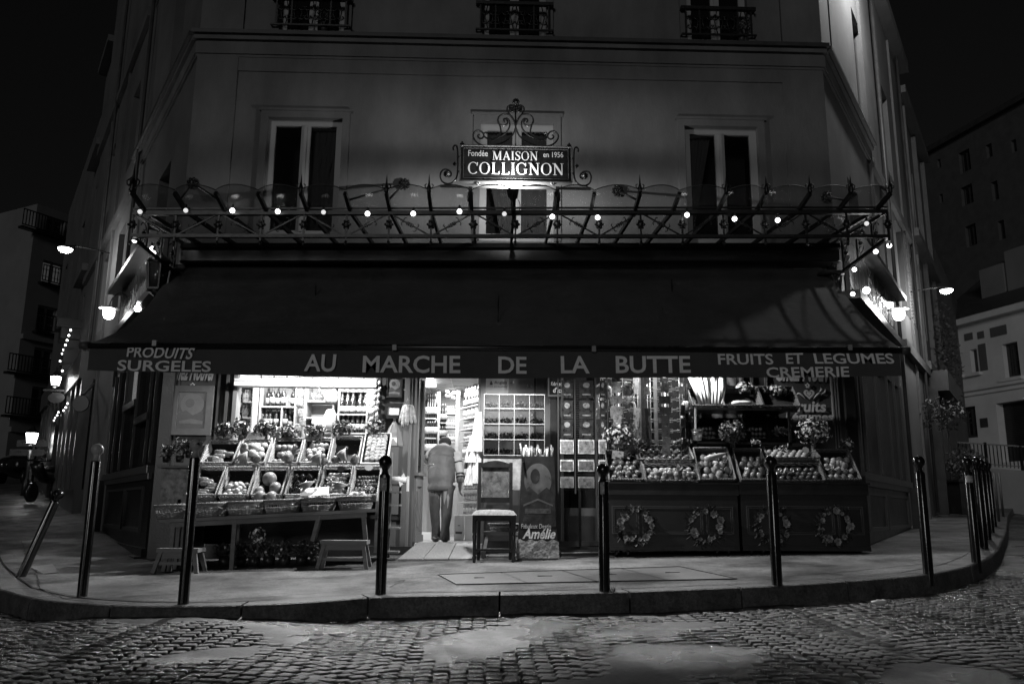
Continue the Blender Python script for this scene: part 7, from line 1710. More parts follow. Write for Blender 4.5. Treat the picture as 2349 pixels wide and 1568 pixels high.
# two carousels
def carousel(u0, u1, v0, v1, y, lb, seed, shade):
    rr = random.Random(seed); a = PY(u0, v1, y); b = PY(u1, v0, y); cx_, rad = (a.x+b.x)/2, (b.x-a.x)/2; o = thing('postcard_carousel', (cx_, y, H(cx_, y)), lb, 'rack'); m_ = MB(); H_ = b.z+.12
    m_.tube([(cx_, y, H(cx_, y)), (cx_, y, H_)], .018, 8)
    for k in range(6):
        t = k*pi/3+.3
        for dd in (-.16, .16): m_.tube([(cx_+rad*cos(t+dd), y+rad*sin(t+dd), a.z-.25), (cx_+rad*cos(t+dd), y+rad*sin(t+dd), H_)], .004, 4)
        z = a.z-.25
        while z < H_: m_.tube([(cx_+rad*cos(t-.4), y+rad*sin(t-.4), z), (cx_+rad*1.03*cos(t), y+rad*1.03*sin(t), z), (cx_+rad*cos(t+.4), y+rad*sin(t+.4), z)], .0035, 4); m_.bar((cx_, y, z), (cx_+rad*cos(t), y+rad*sin(t), z), .005); z += .135
    m_.build('wire_frame', M_wire, o)
    for k in range(6):
        t = k*pi/3+.3; n = Vector((cos(t), sin(t), 0)); 
        if n.y > .55: continue
        ex = Vector((-n.y, n.x, 0)); z = a.z-.22; row_ = 0
        while z < H_-.04:
            tilt = rr.uniform(-.12, .12); w_, h_ = (.145, .10) if rr.random() < .55 else (.10, .135); e1 = (ex*cos(tilt)+Vector((0, 0, 1))*sin(tilt)); e2 = (Vector((0, 0, 1))*cos(tilt)-ex*sin(tilt))*.98+n*.12
            p = Vector((cx_, y, z))+n*(rad+.008)-e1*w_/2
            if rr.random() < .9: card('postcard', p, e1, e2.normalized(), w_, h_, cards[rr.choice(shade)], o)
            z += .138; row_ += 1
    return o
carousel(1372, 1464, 876, 1040, -.42, 'left postcard carousel crowded with crumpled bags and cards', 5, (1, 2, 3, 3, 4, 5)); carousel(1486, 1566, 872, 1040, -.46, 'right postcard carousel with bright cards and grey card backs', 9, (0, 1, 1, 2, 3, 5))
for k, (u, v, rx, rz) in enumerate(((1395, 900, .05, .09), (1440, 892, .07, .09), (1410, 945, .06, .09), (1452, 985, .06, .09), (1450, 935, .05, .08), (1385, 975, .04, .08))):
    sack('souvenir_bag', PY(u, v, -.6), (rx, .03, rz), ['narrow', 'wide', 'long', 'low', 'small right', 'low left'][k]+' crinkled clear souvenir bag hung on the left carousel', M_crink, 'bag', seed=60+k)
sack('soft_pompom', PY(1574-2, 938-8, -.5), (.045, .04, .06), 'white fluffy flower beside the right carousel top', M_white, 'flower', seed=8)
bouquet(PY(1594, 948, -.45), (.07, .05, .14), 'dark drooping roses right of the postcard carousel', 220, 8, 1, .03, .05)

# globe lamp over the right stall
c = PY(1524, 861, -1.25)+Vector((0, 0, .075)); o = thing('hanging_lamp', c+Vector((0, 0, .1)), 'white round hanging lamp half hidden by the awning valance', 'lamp'); m_ = MB(); m_.ball(c, .10, 20, 14); m_.build('globe', emat('globe_glow', 3.0), o); m_ = MB(); m_.tube([c+Vector((0, 0, .1)), c+Vector((0, 0, .75))], .006, 5); m_.build('cord', M_black, o)
LAMPS = [((2.35, -.72, 3.08), 270, 'bare lamp under the awning over the cabinets'), ((-2.2, -.82, 2.9), 430, 'bare lamp under the awning over the left fruit stand'), ((.1, -1.5, 2.62), 330, 'bare lamp under the awning before the door')]
for (x, y, z), en, lb in LAMPS:
    o = thing('awning_lamp', (x, y, z), lb, 'lamp', 'lamps under the awning'); m_ = MB(); m_.ball((x, y, z), .05, 12, 8); m_.build('lamp_globe', emat('globe_glow2', 4), o); m_ = MB(); m_.lathe([(.03, .04), (.05, .06), (.05, .1), (.01, .12)], 10, (x, y, z)); m_.tube([(x, y, z+.1), (x, y, z+.55)], .008, 5); m_.build('socket', M_black, o)
    lamp('lamp_light', 'SPOT', (x, y, z-.07), en, o, .05, (0, 0, 0), radians(165), .4)

# ================================================================== herb trays, chair, tube display, mat
a = PY(1109, 1043, -.72); b = PY(1249, 905, -.72); hb_ = thing('herb_display', a, 'clear acrylic cabinet with four tiers of herb trays right of the door', 'display'); X0, X1, Y0, Y1 = a.x, b.x, -.72, -.45; z0, z1 = a.z, b.z
fr = MB(); W4 = (X1-X0)/4; 
for k in range(5): fr.box(X0+k*W4-.0025, X0+k*W4+.0025, Y0-.004, Y0, z0, z1)
zs = [z0+(z1-z0)*t for t in (0, .255, .51, .765, 1)]
for z in zs: fr.box(X0, X1, Y0-.006, Y0-.001, z-.004, z+.004)
fr.build('acrylic_edge', mat('acrylic_edge', .4, .15), hb_)
pn = MB(); pn.box(X0, X1, Y0-.001, Y0+.002, z0, z1); pn.build('front_pane', M_acryl, hb_)
pn = MB(); pn.box(X0-.003, X0, Y0, Y1, z0, z1); pn.box(X1, X1+.003, Y0, Y1, z0, z1); pn.build('side_pane', M_acryl, hb_)
pn = MB(); 
for z in zs[:-1]: pn.box(X0+.001, X1-.001, Y0+.01, Y1, z-.005, z-.001)
pn.build('shelf', mat('acrylic_shelf', .45, .2, alpha=.5), hb_)
rh = random.Random(12); Mh = [mat('herb_%d' % k, v_, .6, nz=.7, ns=40) for k, v_ in enumerate((.05, .09, .16))]
for r in range(4):
    for k in range(4):
        m_ = MB(); cx_ = X0+(k+.5)*W4; hh_ = (z1-z0)*.255*.42; leafcloud(m_, (cx_, (Y0+Y1)/2-.04, zs[r]+hh_*.55), (W4*.45, .09, hh_*.55), 150, .028, rh); 
        for _ in range(26): m_.ball((cx_+rh.uniform(-.42, .42)*W4, rh.uniform(Y0+.02, Y1-.08), zs[r]+hh_*rh.uniform(.1, 1.0)), .014, 5, 4)
        o = m_.build('herb_tray', Mh[(r+k) % 3 if r < 3 else 2]); tag(o, '%s herb tray from the left on the %s tier of the clear cabinet' % (['first', 'second', 'third', 'fourth'][k], ['bottom', 'third', 'second', 'top'][r]), 'herbs', 'herb trays in the acrylic cabinet')
m_ = MB(); m_.box(X0, X1, Y0+.02, Y1, z0-.42, z0-.02); m_.build('lower_box', mat('clear_box', .3, .2, nz=.6, ns=8), hb_)
for k in range(4): m_ = MB(); x = X0+.03 if k % 2 == 0 else X1-.03; y = Y0+.04 if k < 2 else Y1-.02; m_.bar((x, y, H(x, y)), (x, y, z0-.42), .03); m_.build('leg', M_zinc, hb_)
# paper bags hanging left of it
for k, (u, v0, v1, w_) in enumerate(((1098, 944, 1035, 17), (1084, 1000, 1060, 14), (1096, 1040, 1108, 16), (1078, 1060, 1112, 10))):
    t = PY(u, v0, -.62); b_ = PY(u-4, v1, -.66); m_ = MB(); P_ = []; rr = random.Random(k+90); n = 9; vs = []
    for j in range(8):
        for i in range(n+1): f_ = i/n; w2 = w_/170*(.35+.65*j/7); vs.append(t.lerp(b_, j/7)+Vector(((f_-.5)*w2*2, .035*sin(i*2.1+j*.5+k)*(.4+.6*j/7), 0)))
    m_.add(vs, [(j*(n+1)+i, j*(n+1)+i+1, (j+1)*(n+1)+i+1, (j+1)*(n+1)+i) for j in range(7) for i in range(n)], True)
    tag(m_.build('hanging_bag', M_bag), ['topmost', 'second', 'third', 'lowest'][k]+' white plastic bag hanging between the doorway and the herb cabinet', 'bag', 'white bags by the door')
# low stool behind the chair with a basket
p = PY(1150, 1218, -.7); g = Vector((p.x, -.75, H(p.x, -.75))); stool('low_stool', g, .42, PY(1150, 1218, -.75).z-g.z, 'low wooden stool behind the carved chair', .25)
P_rd(Vector((g.x+.05, g.y, PY(1150, 1218, -.75).z+.002)), 'flat dark basket on the stool behind the carved chair', 'basket', None, scale=(1, 1, .7))
# chair
ch = thing('carved_chair', Vector((PY(1135, 1290, -1.25).x, -1.25, H(0, -1.2))), 'dark carved wooden chair with tapestry back and pale seat, on the pavement by the door', 'chair')
M_ch = mat('chair_wood', .014, .3, nz=.3, ns=10)
def CP(u, v, y): return PY(u, v, y)
YB, YFr = -.98, -1.32
zs_ = CP(1135, 1176, YFr).z; xl_, xr_ = CP(1085, 1200, YFr).x, CP(1182, 1200, YFr).x; gz = H(0, YFr)
xbl, xbr = CP(1096, 1120, YB).x, CP(1176, 1120, YB).x
for x, nm in ((xl_+.02, 0), (xr_-.02, 1)):
    m_ = MB(); hL = zs_-.06-gz; m_.lathe([(.016, 0), (.02, .03), (.026, .06), (.017, .075), (.022, .09), (.02, hL*.45), (.026, hL*.6), (.018, hL*.64), (.027, hL*.68)], 10, (x, YFr, gz)); m_.box(x-.026, x+.026, YFr-.026, YFr+.026, gz+hL*.68, zs_-.02); m_.build('leg', M_ch, ch)
for x in (xbl+.02, xbr-.02):
    m_ = MB(); zt_ = CP(1135, 1060, YB).z; m_.bar((x, YB-.02, gz+.01), (x, YB, zs_), .04); m_.bar((x, YB, zs_), (x, YB+.06, zt_), .045, .04); m_.build('leg', M_ch, ch)
zt_ = CP(1135, 1060, YB).z; z_lo = CP(1135, 1152, YB).z
m_ = MB(); n = 12; pf = []
for i in range(n+1): t = i/n; pf.append((t*(xbr-xbl-.08), .045+.035*sin(pi*t)))
m_.prism([(0, 0)]+[(xbr-xbl-.08, 0)]+pf[::-1], (xbl+.04, YB+.035, zt_-.06), (1, 0, 0), (0, .1, 1), .03); m_.build('crest_rail', M_ch, ch); m_ = MB(); m_.box(xbl+.04, xbr-.04, YB-.01, YB+.02, z_lo, z_lo+.06); m_.build('back_rail', M_ch, ch)
m_ = MB(); m_.hexa([(xbl+.042, YB-.004, z_lo+.06), (xbr-.042, YB-.004, z_lo+.06), (xbr-.042, YB+.02, z_lo+.06), (xbl+.042, YB+.02, z_lo+.06), (xbl+.042, YB+.03, zt_-.05), (xbr-.042, YB+.03, zt_-.05), (xbr-.042, YB+.05, zt_-.05), (xbl+.042, YB+.05, zt_-.05)])
tp_ = m_.build('tapestry_back', mat('tapestry', .075, .8, nz=.95, ns=13, bump=.4, bs=50), ch)
m_ = MB(); 
for k in range(26):
    for x in (xbl+.05, xbr-.05): t = k/25; m_.ball((x, YB-.006+.034*t, z_lo+.065+(zt_-z_lo-.12)*t), .005, 5, 4)
m_.build('nail_trim', M_cap, tp_)
m_ = MB(); m_.box(xl_, xr_, YFr-.02, YFr+.01, zs_-.09, zs_-.02); m_.hexa([(xl_, YFr+.01, zs_-.08), (xl_+.03, YFr+.01, zs_-.08), (xbl+.03, YB-.02, zs_-.08), (xbl, YB-.02, zs_-.08), (xl_, YFr+.01, zs_-.02), (xl_+.03, YFr+.01, zs_-.02), (xbl+.03, YB-.02, zs_-.02), (xbl, YB-.02, zs_-.02)]); m_.build('seat_frame', M_ch, ch)
m_ = MB(); vs = []; NX, NY = 14, 12
for j in range(NY+1):
    for i in range(NX+1):
        t, s_ = i/NX, j/NY; xL = xl_-.02+(xbl-xl_)*s_; xR = xr_+.02+(xbr-xr_)*s_; e_ = min(1, min(t, 1-t, s_, 1-s_)*7); vs.append((xL+(xR-xL)*t, YFr-.035+(YB-YFr+.02)*s_, zs_-.025+.055*sqrt(max(0, 1-(1-e_)**2))+.01*sin(pi*t)*sin(pi*s_)))
m_.add(vs, [(j*(NX+1)+i, j*(NX+1)+i+1, (j+1)*(NX+1)+i+1, (j+1)*(NX+1)+i) for j in range(NY) for i in range(NX)], True); m_.build('seat', mat('seat_fabric', .2, .85, nz=.4, ns=30, bump=.4, bs=90), ch)
m_ = MB(); zq = gz+.14; m_.bar((xl_+.02, YFr, zq), (xr_-.02, YFr, zq), .022); m_.bar((xl_+.02, YFr, zq-.03), (xbl+.02, YB, zq-.03), .02); m_.bar((xr_-.02, YFr, zq-.03), (xbr-.02, YB, zq-.03), .02); m_.build('stretcher', M_ch, ch)
# tapering box display of tubes wrapped in plastic
YD = -1.12
P00, P10 = CP(1187, 1279, YD), CP(1280, 1280, YD); T00, T10 = CP(1197, 1046, YD+.03), CP(1271, 1046, YD+.03)
zg = H(P00.x, YD); P00.z = P10.z = zg+.03; ds = thing('tube_display', Vector(((P00.x+P10.x)/2, YD, zg)), 'tapering printed cardboard stand of rolled tubes, wrapped in clear plastic at the foot', 'display'); dp_ = .24
m_ = MB(); q = Vector((0, dp_, 0)); m_.hexa([P00, P10, P10+q, P00+q, T00, T10, T10+q, T00+q]); m_.build('cardboard_box', mat('display_print', .028, .22, nz=.4, ns=8), ds)
def DS(a, b, o_=.004): return (P00.lerp(P10, a)).lerp(T00.lerp(T10, a), b)+Vector((0, -o_, 0))
exd, eyd = (P10-P00).normalized(), (T00.lerp(T10, .5)-P00.lerp(P10, .5)).normalized(); wd_, hd_ = (P10-P00).length, (T00-P00).length
def dpoly(pts, m, o_, nm='print_shape'):
    m_ = MB(); m_.add([DS(a, b, o_) for a, b in pts], [tuple(range(len(pts)))]); return m_.build(nm, m, ds)
dpoly([(.5+.4*cos(t), .76+.17*sin(t)) for t in [2*pi*k/30 for k in range(30)]], M_pr_m, .003); dpoly([(.42+.14*cos(t), .80+.075*sin(t)) for t in [2*pi*k/20 for k in range(20)]], M_pr_d, .0045)
dpoly([(.02, .62), (.25, .70), (.5, .62), (.75, .69), (.98, .62), (.98, .3), (.02, .3)], M_pr_d, .006); dpoly([(.1, .50), (.5, .56), (.92, .50), (.92, .515), (.5, .58), (.1, .52)], M_pr_m, .0075)
dpoly([(.15, .43), (.85, .43), (.85, .48), (.15, .48)], cards[1], .0075)
text('Fabuleux Destin', 'lettering', cards[4], ds, DS(.06, .285, .009), exd, eyd, wd_*.74, hd_*.045, .01, .1)
text('Amélie', 'lettering', cards[5], ds, DS(.10, .185, .024), exd, eyd, wd_*.8, hd_*.10, .03, .25)
m_ = MB(); rr = random.Random(14)
for k in range(26):
    x = rr.uniform(.04, .96); y = rr.uniform(.02, .2); p = T00.lerp(T10, x)+Vector((0, y, -.1)); d = Vector((rr.uniform(-.012, .012), 0, rr.uniform(.19, .25))); mt = k % 3
    t_ = MB(); t_.tube([p, p+d], .011, 8); o = t_.build('poster_tube', (cards[4], cards[1], M_plastic)[mt] if mt < 2 else cards[2]); tag(o, 'narrow rolled tube standing in the top of the tapering display', 'tube', 'rolled tubes in the cardboard display')
p = CP(1193, 1016, YD); t_ = MB(); t_.tube([CP(1200, 1060, YD-.02), p], .012, 8); tag(t_.build('poster_tube', cards[2]), 'single tall tube leaning out at the left of the display', 'tube')
m_ = MB(); vs = []; 
for j in range(9):
    for i in range(15):
        a, b = i/14, j/8*.17+(.012*sin(i*1.7) if j == 8 else 0); p = DS(-.03+1.06*a, b, .02+.008*sin(i*2.3+j*1.9)+.006*rr.random()); vs.append(p)
m_.add(vs, [(j*15+i, j*15+i+1, (j+1)*15+i+1, (j+1)*15+i) for j in range(8) for i in range(14)], True); m_.build('plastic_wrap', mat('crumpled_wrap', .3, .2, nz=.5, ns=9, bump=1, bs=12, dist=.03), ds)
m_ = MB(); m_.box(P00.x, P10.x, YD+.0, YD+dp_, zg, zg+.028); m_.build('base_board', M_table, ds)
# door mat
q = [PG(u, v) for u, v in ((913, 1283), (1088, 1283), (1093, 1250), (958, 1250))]; q = [Vector((PY(913, 1283, -.85).x, -.95, 0)), Vector((PY(1088, 1283, -.85).x, -.98, 0)), Vector((PY(1090, 1250, -.3).x, -.24, 0)), Vector((PY(958, 1250, -.3).x, -.24, 0))]
mt = thing('door_mat', q[0], 'pale coarse door mat laid before the shop step', 'mat'); 
for k in range(3):
    m_ = MB(); a0, a1 = k/3+.006, (k+1)/3-.006; r4 = [q[0].lerp(q[1], a0), q[0].lerp(q[1], a1), q[3].lerp(q[2], a1), q[3].lerp(q[2], a0)]; lo = [Vector((p.x, p.y, H(p.x, p.y)+.004+(.262-H(p.x, -.24))*(p.y+.97)/.73)) for p in r4]; hi = [p+Vector((0, 0, .016)) for p in lo]; m_.hexa(lo+hi); m_.build('mat_section', mat('mat_coir', .26, .9, nz=.35, ns=60, bump=.8, bs=200), mt)
# thick step-side things: black cable reel shadowed left of door kept out
# ================================================================== side streets: lamps, signs, plants, car
def sconce(c, d, lb, s=1.0, en=60, grp=None):     # enamel dish lantern on a looped arm; d points back to the wall
    o = thing('wall_lantern', c, lb, 'lantern', grp); d = Vector(d)
    m_ = MB(); m_.lathe([(.001, .10*s), (.03*s, .10*s), (.05*s, .085*s), (.17*s, .055*s), (.172*s, .045*s), (.05*s, .06*s)], 20, c); m_.build('dish', mat('lamp_dish', .4, .4), o)
    m_ = MB(); m_.lathe([(.085*s, .05*s), (.095*s, 0), (.095*s, -.06*s), (.07*s, -.12*s), (.02*s, -.145*s)], 16, c); m_.build('glass', M_lamp, o)
    m_ = MB(); m_.lathe([(.012*s, -.14*s), (.02*s, -.155*s), (.001, -.175*s)], 8, c); m_.tube(bez([c+Vector((0, 0, .1*s)), c+Vector((0, 0, .42*s))+d*.02, c+d*.3*s+Vector((0, 0, .45*s)), c+d*.33*s+Vector((0, 0, .12*s))]), .01*s, 6); m_.bar(c+d*.33*s+Vector((0, 0, .15*s)), c+d*.33*s+Vector((0, 0, -.2*s)), .025*s); m_.build('arm', M_iron, o)
    lamp('lantern_light', 'POINT', c+Vector((0, 0, -.02))-d*.14*s, en, o, .07); return o
# fascia boards over the side wings, lit by the lanterns
for W, on, nm, tx in ((WL, oL, 'left', 'Chez Nouvel'), (WR, oR, 'right', 'Epicerie')):
    o = thing('fascia_board', W(2.4, 3.7, .1), 'glossy shop fascia board on the %s side wall lit by its lantern' % nm, 'sign'); m_ = MB(); s0, s1 = (.9, 5.2) if nm == 'left' else (.5, 4.9); z0, z1 = 3.68, 4.62
    m_.wbox(W, s0, s1, z0, z1, .02, .08); m_.build('board', mat('fascia_paint', .16, .25, nz=.5, ns=2, stretch=(3, 3, .5)), o); m_ = MB(); m_.wbox(W, s0-.05, s1+.1, z1, z1+.08, .02, .3); m_.wbox(W, s0-.05, s1+.1, z0-.08, z0, .02, .12); m_.build('cornice', M_woodd, o)
    p0 = W(s1-.4, z0+.2, .085) if nm == 'left' else W(s0+1.5, z0+.25, .085); ex = (W(0, 0)-W(1, 0)) if nm == 'left' else (W(1, 0)-W(0, 0))
    text(tx, 'lettering', M_cream2, o, p0, ex, (0, 0, 1), 2.6, .5, .03, .15)
cL = PY(250, 712, 0); 
def on_wall_out(W, O, D, N, u, v, off):
    d = ray(u, v); t = N.dot(O+N*off-CAM)/N.dot(d); return CAM+d*t
pL = on_wall_out(WL, A, DL, NL, 250, 714, .35); pR = on_wall_out(WR, B, DR, NR, 2061, 716, .35)
sconce(pL, -NL, 'glowing lantern with a pale dish on the left side wall above the awning end', 1.0, 14); sconce(pR, -NR, 'glowing lantern with a pale dish on the right side wall above the awning end', 1.0, 18)
# inner lamps that light the fascia: bright spots partly hidden by the awning
for W, s, z, lb in ((WL, 1.35, 3.55, 'small fascia lamp hidden behind the left awning corner'), (WR, .55, 3.80, 'small fascia lamp behind the right awning corner')):
    c = W(s, z, .28); o = thing('fascia_lamp', c, lb, 'lamp'); m_ = MB(); m_.ball(c, .05, 10, 8); m_.build('bulb', M_lamp, o); m_ = MB(); m_.bar(c, W(s, z, .05), .02); m_.build('arm', M_black, o); lamp('fascia_light', 'POINT', c+Vector((0, 0, .07)), 6, o, .05)
# street lamps bracketed high on the walls
def street_lamp(c, back, lb, s, en, down=True):
    o = thing('street_lamp', c, lb, 'street lamp'); back = Vector(back); m_ = MB(); m_.lathe([(.02*s, .18*s), (.12*s, .14*s), (.3*s, .02*s), (.31*s, 0)], 18, c); m_.build('hood', M_zinc, o)
    m_ = MB(); m_.lathe([(.29*s, -.005*s), (.25*s, -.09*s), (.13*s, -.16*s), (.001, -.18*s)], 18, c); m_.build('glass', M_lamp, o); m_ = MB(); m_.tube(bez([c+Vector((0, 0, .12*s)), c+Vector((0, 0, .25*s))+back*.3, c+back+Vector((0, 0, .1*s))]), .03*s, 6); m_.build('arm', M_iron, o)
    lamp('street_light', 'POINT', c+Vector((0, 0, -.28*s)), en, o, .15); return o
cA = on_wall_out(WL, A, DL, NL, 150, 570, .95); street_lamp(cA, -NL*.85, 'bright street lamp bracketed high over the left street', .5, 90)
cB = on_wall_out(WR, B, DR, NR, 2171, 665, .8); street_lamp(cB, -NR*.7, 'bright bowl street lamp on the right street wall', .45, 170)
# street lamp out of sight up the right wall that rakes its top
cT = WR(2.8, 10.9, .9); street_lamp(cT, -NR*.8, 'street lamp bracketed high on the right wall above the frame', .5, 480)
# square lantern below, and post lantern far down the left street
def box_lantern(c, s, lb, arm, post=None, en=30):
    o = thing('street_lantern', c, lb, 'lantern'); m_ = MB(); m_.lathe([(.14*s, -.2*s), (.2*s, .15*s)], 4, c, Matrix.Rotation(pi/4, 3, 'Z'), False); m_.build('glass', M_lamp, o); m_ = MB(); m_.lathe([(.22*s, .15*s), (.22*s, .18*s), (.1*s, .3*s), (.05*s, .38*s), (.001, .45*s)], 4, c, Matrix.Rotation(pi/4, 3, 'Z'), False); m_.lathe([(.15*s, -.2*s), (.1*s, -.26*s), (.03*s, -.3*s)], 4, c, Matrix.Rotation(pi/4, 3, 'Z'), False)
    if arm is not None: m_.tube(bez([c+Vector((0, 0, .45*s)), c+Vector((0, 0, .9*s)), c+Vector(arm)+Vector((0, 0, .8*s)), c+Vector(arm)]), .025, 6)
    if post: m_.lathe([(.12, post), (.1, post+.4), (.05, post+.5), (.045, -.28*s)], 10, c)
    m_.build('cage', M_iron, o); lamp('lantern_light', 'POINT', c+Vector((0, 0, -.4*s)), en, o, .1); return o
box_lantern(on_wall_out(WL, A, DL, NL, 128, 872, .6), .62, 'large glowing square lantern on a curved bracket over the left shops', -NL*.55, None, 12)
c = PY(73, 1003, 14); g = PG(73, 1125); box_lantern(c, .85, 'small glowing lantern on a post far up the left street', None, H(c.x, c.y)-c.z, 12)
# string of small bulbs along the left shops: two rows
pbs = None
def mk_sb():
    o = thing('string_bulb', (0, 0, 0), '', 'bulb'); m_ = MB(); m_.ball((0, 0, 0), .026, 8, 6); m_.build('globe', M_bulb, o, local=True); m_ = MB(); m_.lathe([(.01, .02), (.01, .05)], 6); m_.build('socket', M_black, o, local=True); return o
psb = Proto(mk_sb)
for (u, v) in ((162, 757), (158, 769), (154, 780), (150, 791), (146, 802), (143, 811), (138, 828), (143, 850)): c = on_wall_out(WL, A, DL, NL, u, v, .35); psb(c, 'small bulb in the upper string along the left shop fronts', 'bulb', 'upper string of bulbs on the left shops', scale=1.1)
for (u, v) in ((155, 925), (151, 934), (146, 941), (134, 945), (131, 952), (127, 958), (124, 964)): c = on_wall_out(WL, A, DL, NL, u, v, .35); psb(c, 'small bulb in the lower string along the left shop fronts', 'bulb', 'lower string of bulbs on the left shops', scale=.9)
# left shop fronts in the distance
for k, (s0, s1, lb) in enumerate(((8.6, 13.4, 'dark shop front right after the grocery on the left street'), (14.2, 16.1, 'narrow dark shop front up the left street'), (16.6, 22, 'shop front with lit fascia farther up the left street'))):
    o = thing('storefront', WL(s0, .4, .1), lb, 'shop front'); zb = H(WL(s0, 0).x, WL(s0, 0).y); m_ = MB(); W = WL; n = 4
    m_.wbox(W, s0, s1, zb+2.9, zb+3.5, -.05, .35); m_.wbox(W, s0, s1, zb-.3, zb+.5, -.05, .2)
    for j in range(n+1): s_ = s0+(s1-s0-.2)*j/n; m_.wbox(W, s_, s_+.2, zb+.5, zb+2.9, -.05, .28)
    m_.build('woodwork', M_wood, o); m_ = MB(); m_.wbox(W, s0, s1, zb+.5, zb+2.9, .02, .06); m_.build('glass', M_darkglass, o)
c = WL(16.2, 5.6, .25); o = thing('corbel_pillar', WL(16.2, 2, .25), 'dark pilaster with a carved corbel head between the left shops', 'pilaster'); m_ = MB(); m_.wbox(WL, 13.85, 14.5, .9, 5.5, -.08, .35); m_.wbox(WL, 13.7, 14.65, 5.5, 5.75, -.08, .6); m_.wbox(WL, 13.75, 14.6, 5.2, 5.5, -.08, .48); m_.build('pilaster', M_woodd, o)
# hanging signs
c = on_wall_out(WL, A, DL, NL, 186, 925, .5); o = thing('hanging_sign', c, 'round dark hanging sign over the left pavement', 'sign'); m_ = MB(); m_.lathe([(.001, -.02), (.15, -.02), (.16, 0), (.15, .02), (.001, .02)], 24, c, Matrix.Rotation(pi/2, 3, 'X'), False); m_.build('disc', M_black, o); m_ = MB(); a = on_wall_out(WL, A, DL, NL, 215, 880, .1); m_.bar(c+Vector((0, 0, .16)), a, .05); m_.build('bracket', M_iron, o)
c = on_wall_out(WL, A, DL, NL, 130, 912, .5); o = thing('hanging_sign', c, 'oval dark sign hanging from a scroll bracket under the square lantern', 'sign'); m_ = MB(); m_.lathe([(.001, -.02), (.2, -.02), (.21, .02), (.001, .03)], 24, c, Matrix.Rotation(pi/2, 3, 'X'), False, sy=.65); m_.build('board', M_woodd, o); m_ = MB(); m_.bar(c+Vector((-.35, 0, .2)), c+Vector((.5, .2, .2)), .04); m_.build('bracket', M_iron, o)
# direction signs far left
c = PY(74, 1045, 15); o = thing('direction_sign', c, 'pair of dark arrow signs under the post lantern far up the left street', 'sign'); m_ = MB()
for dz, dx in ((.28, .06), (.0, -.12)): x0, x1, z = c.x-.55+dx, c.x+.45+dx, c.z+dz; m_.prism([(0, 0), (1.0, 0), (1.14, .1), (1.0, .2), (0, .2)], (x0, c.y, z), (1, 0, 0), (0, 0, 1), .05)
m_.build('arrow_board', M_black, o); m_ = MB(); m_.bar((c.x, c.y+.06, H(c.x, c.y)), (c.x, c.y+.06, c.z+.5), .07); m_.build('post', M_iron, o)
# planters and climbing plants on the right street
rv = random.Random(55)
def big_plant(c, r, n, lb, ls=.09, nb=0, name='shrub', pot=None, cat='plant'):
    o = thing(name, c, lb, cat); m_ = MB(); leafcloud(m_, c, r, n, ls, rv); m_.build('foliage', M_leafd, o)
    if nb: m_ = MB(); blossoms(m_, c, r, nb, .05, rv); m_.build('blossoms', M_petald, o)
    if pot: m_ = MB(); a, z0, z1 = pot; m_.box(c.x-a, c.x+a, c.y-a, c.y+a, z0, z1); m_.box(c.x-a-.03, c.x+a+.03, c.y-a-.03, c.y+a+.03, z1, z1+.05); m_.build('planter', M_woodd, o)
    return o
for k, (s, lb) in enumerate(((11.2, 'dark square planter with a clipped shrub on the right pavement'), (13.4, 'second square planter farther up the right pavement'))):
    c = WR(s, 0, .55); g = H(c.x, c.y); big_plant(Vector((c.x, c.y, g+1.2)), (.45, .45, .4), 520, lb, .1, pot=(.33, g, g+.75), name='potted_shrub')
c = on_wall_out(WR, B, DR, NR, 2160, 950, .4); big_plant(c, (.6, .4, .35), 420, 'overflowing hanging basket of leaves and flowers on the right street wall', .1, 16, 'hanging_plant')
c = on_wall_out(WR, B, DR, NR, 2170, 820, .25); big_plant(c, (.35, .4, 1.7), 900, 'dark creeper climbing the right street wall under the lamp', .11, 0, 'creeper')
m_ = MB(); m_.wbox(WR, 12.9, 13.1, 1.3, 3.3, .12, .16); o = m_.build('lit_sign_strip', emat('strip_glow', .45)); tag(o, 'tall narrow glowing strip in the shop doorway up the right street', 'lamp')
o = thing('storefront', WR(11, .6, .1), 'dark shop front with awning box up the right street', 'shop front'); m_ = MB()
for s in (10.6, 12.0, 12.6, 14.6): m_.wbox(WR, s, s+.2, .6, 3.6, -.09, .2)
m_.wbox(WR, 10.6, 14.8, 3.6, 4.1, -.09, .45); m_.build('woodwork', M_woodd, o); m_ = MB(); m_.wbox(WR, 10.8, 14.6, .9, 3.6, -.08, -.02); m_.build('glass', M_darkglass, o)
# small dark ledges on the right wall
for s, z, lb in ((8.2, 3.9, 'left'), (9.5, 3.2, 'right')):
    pass
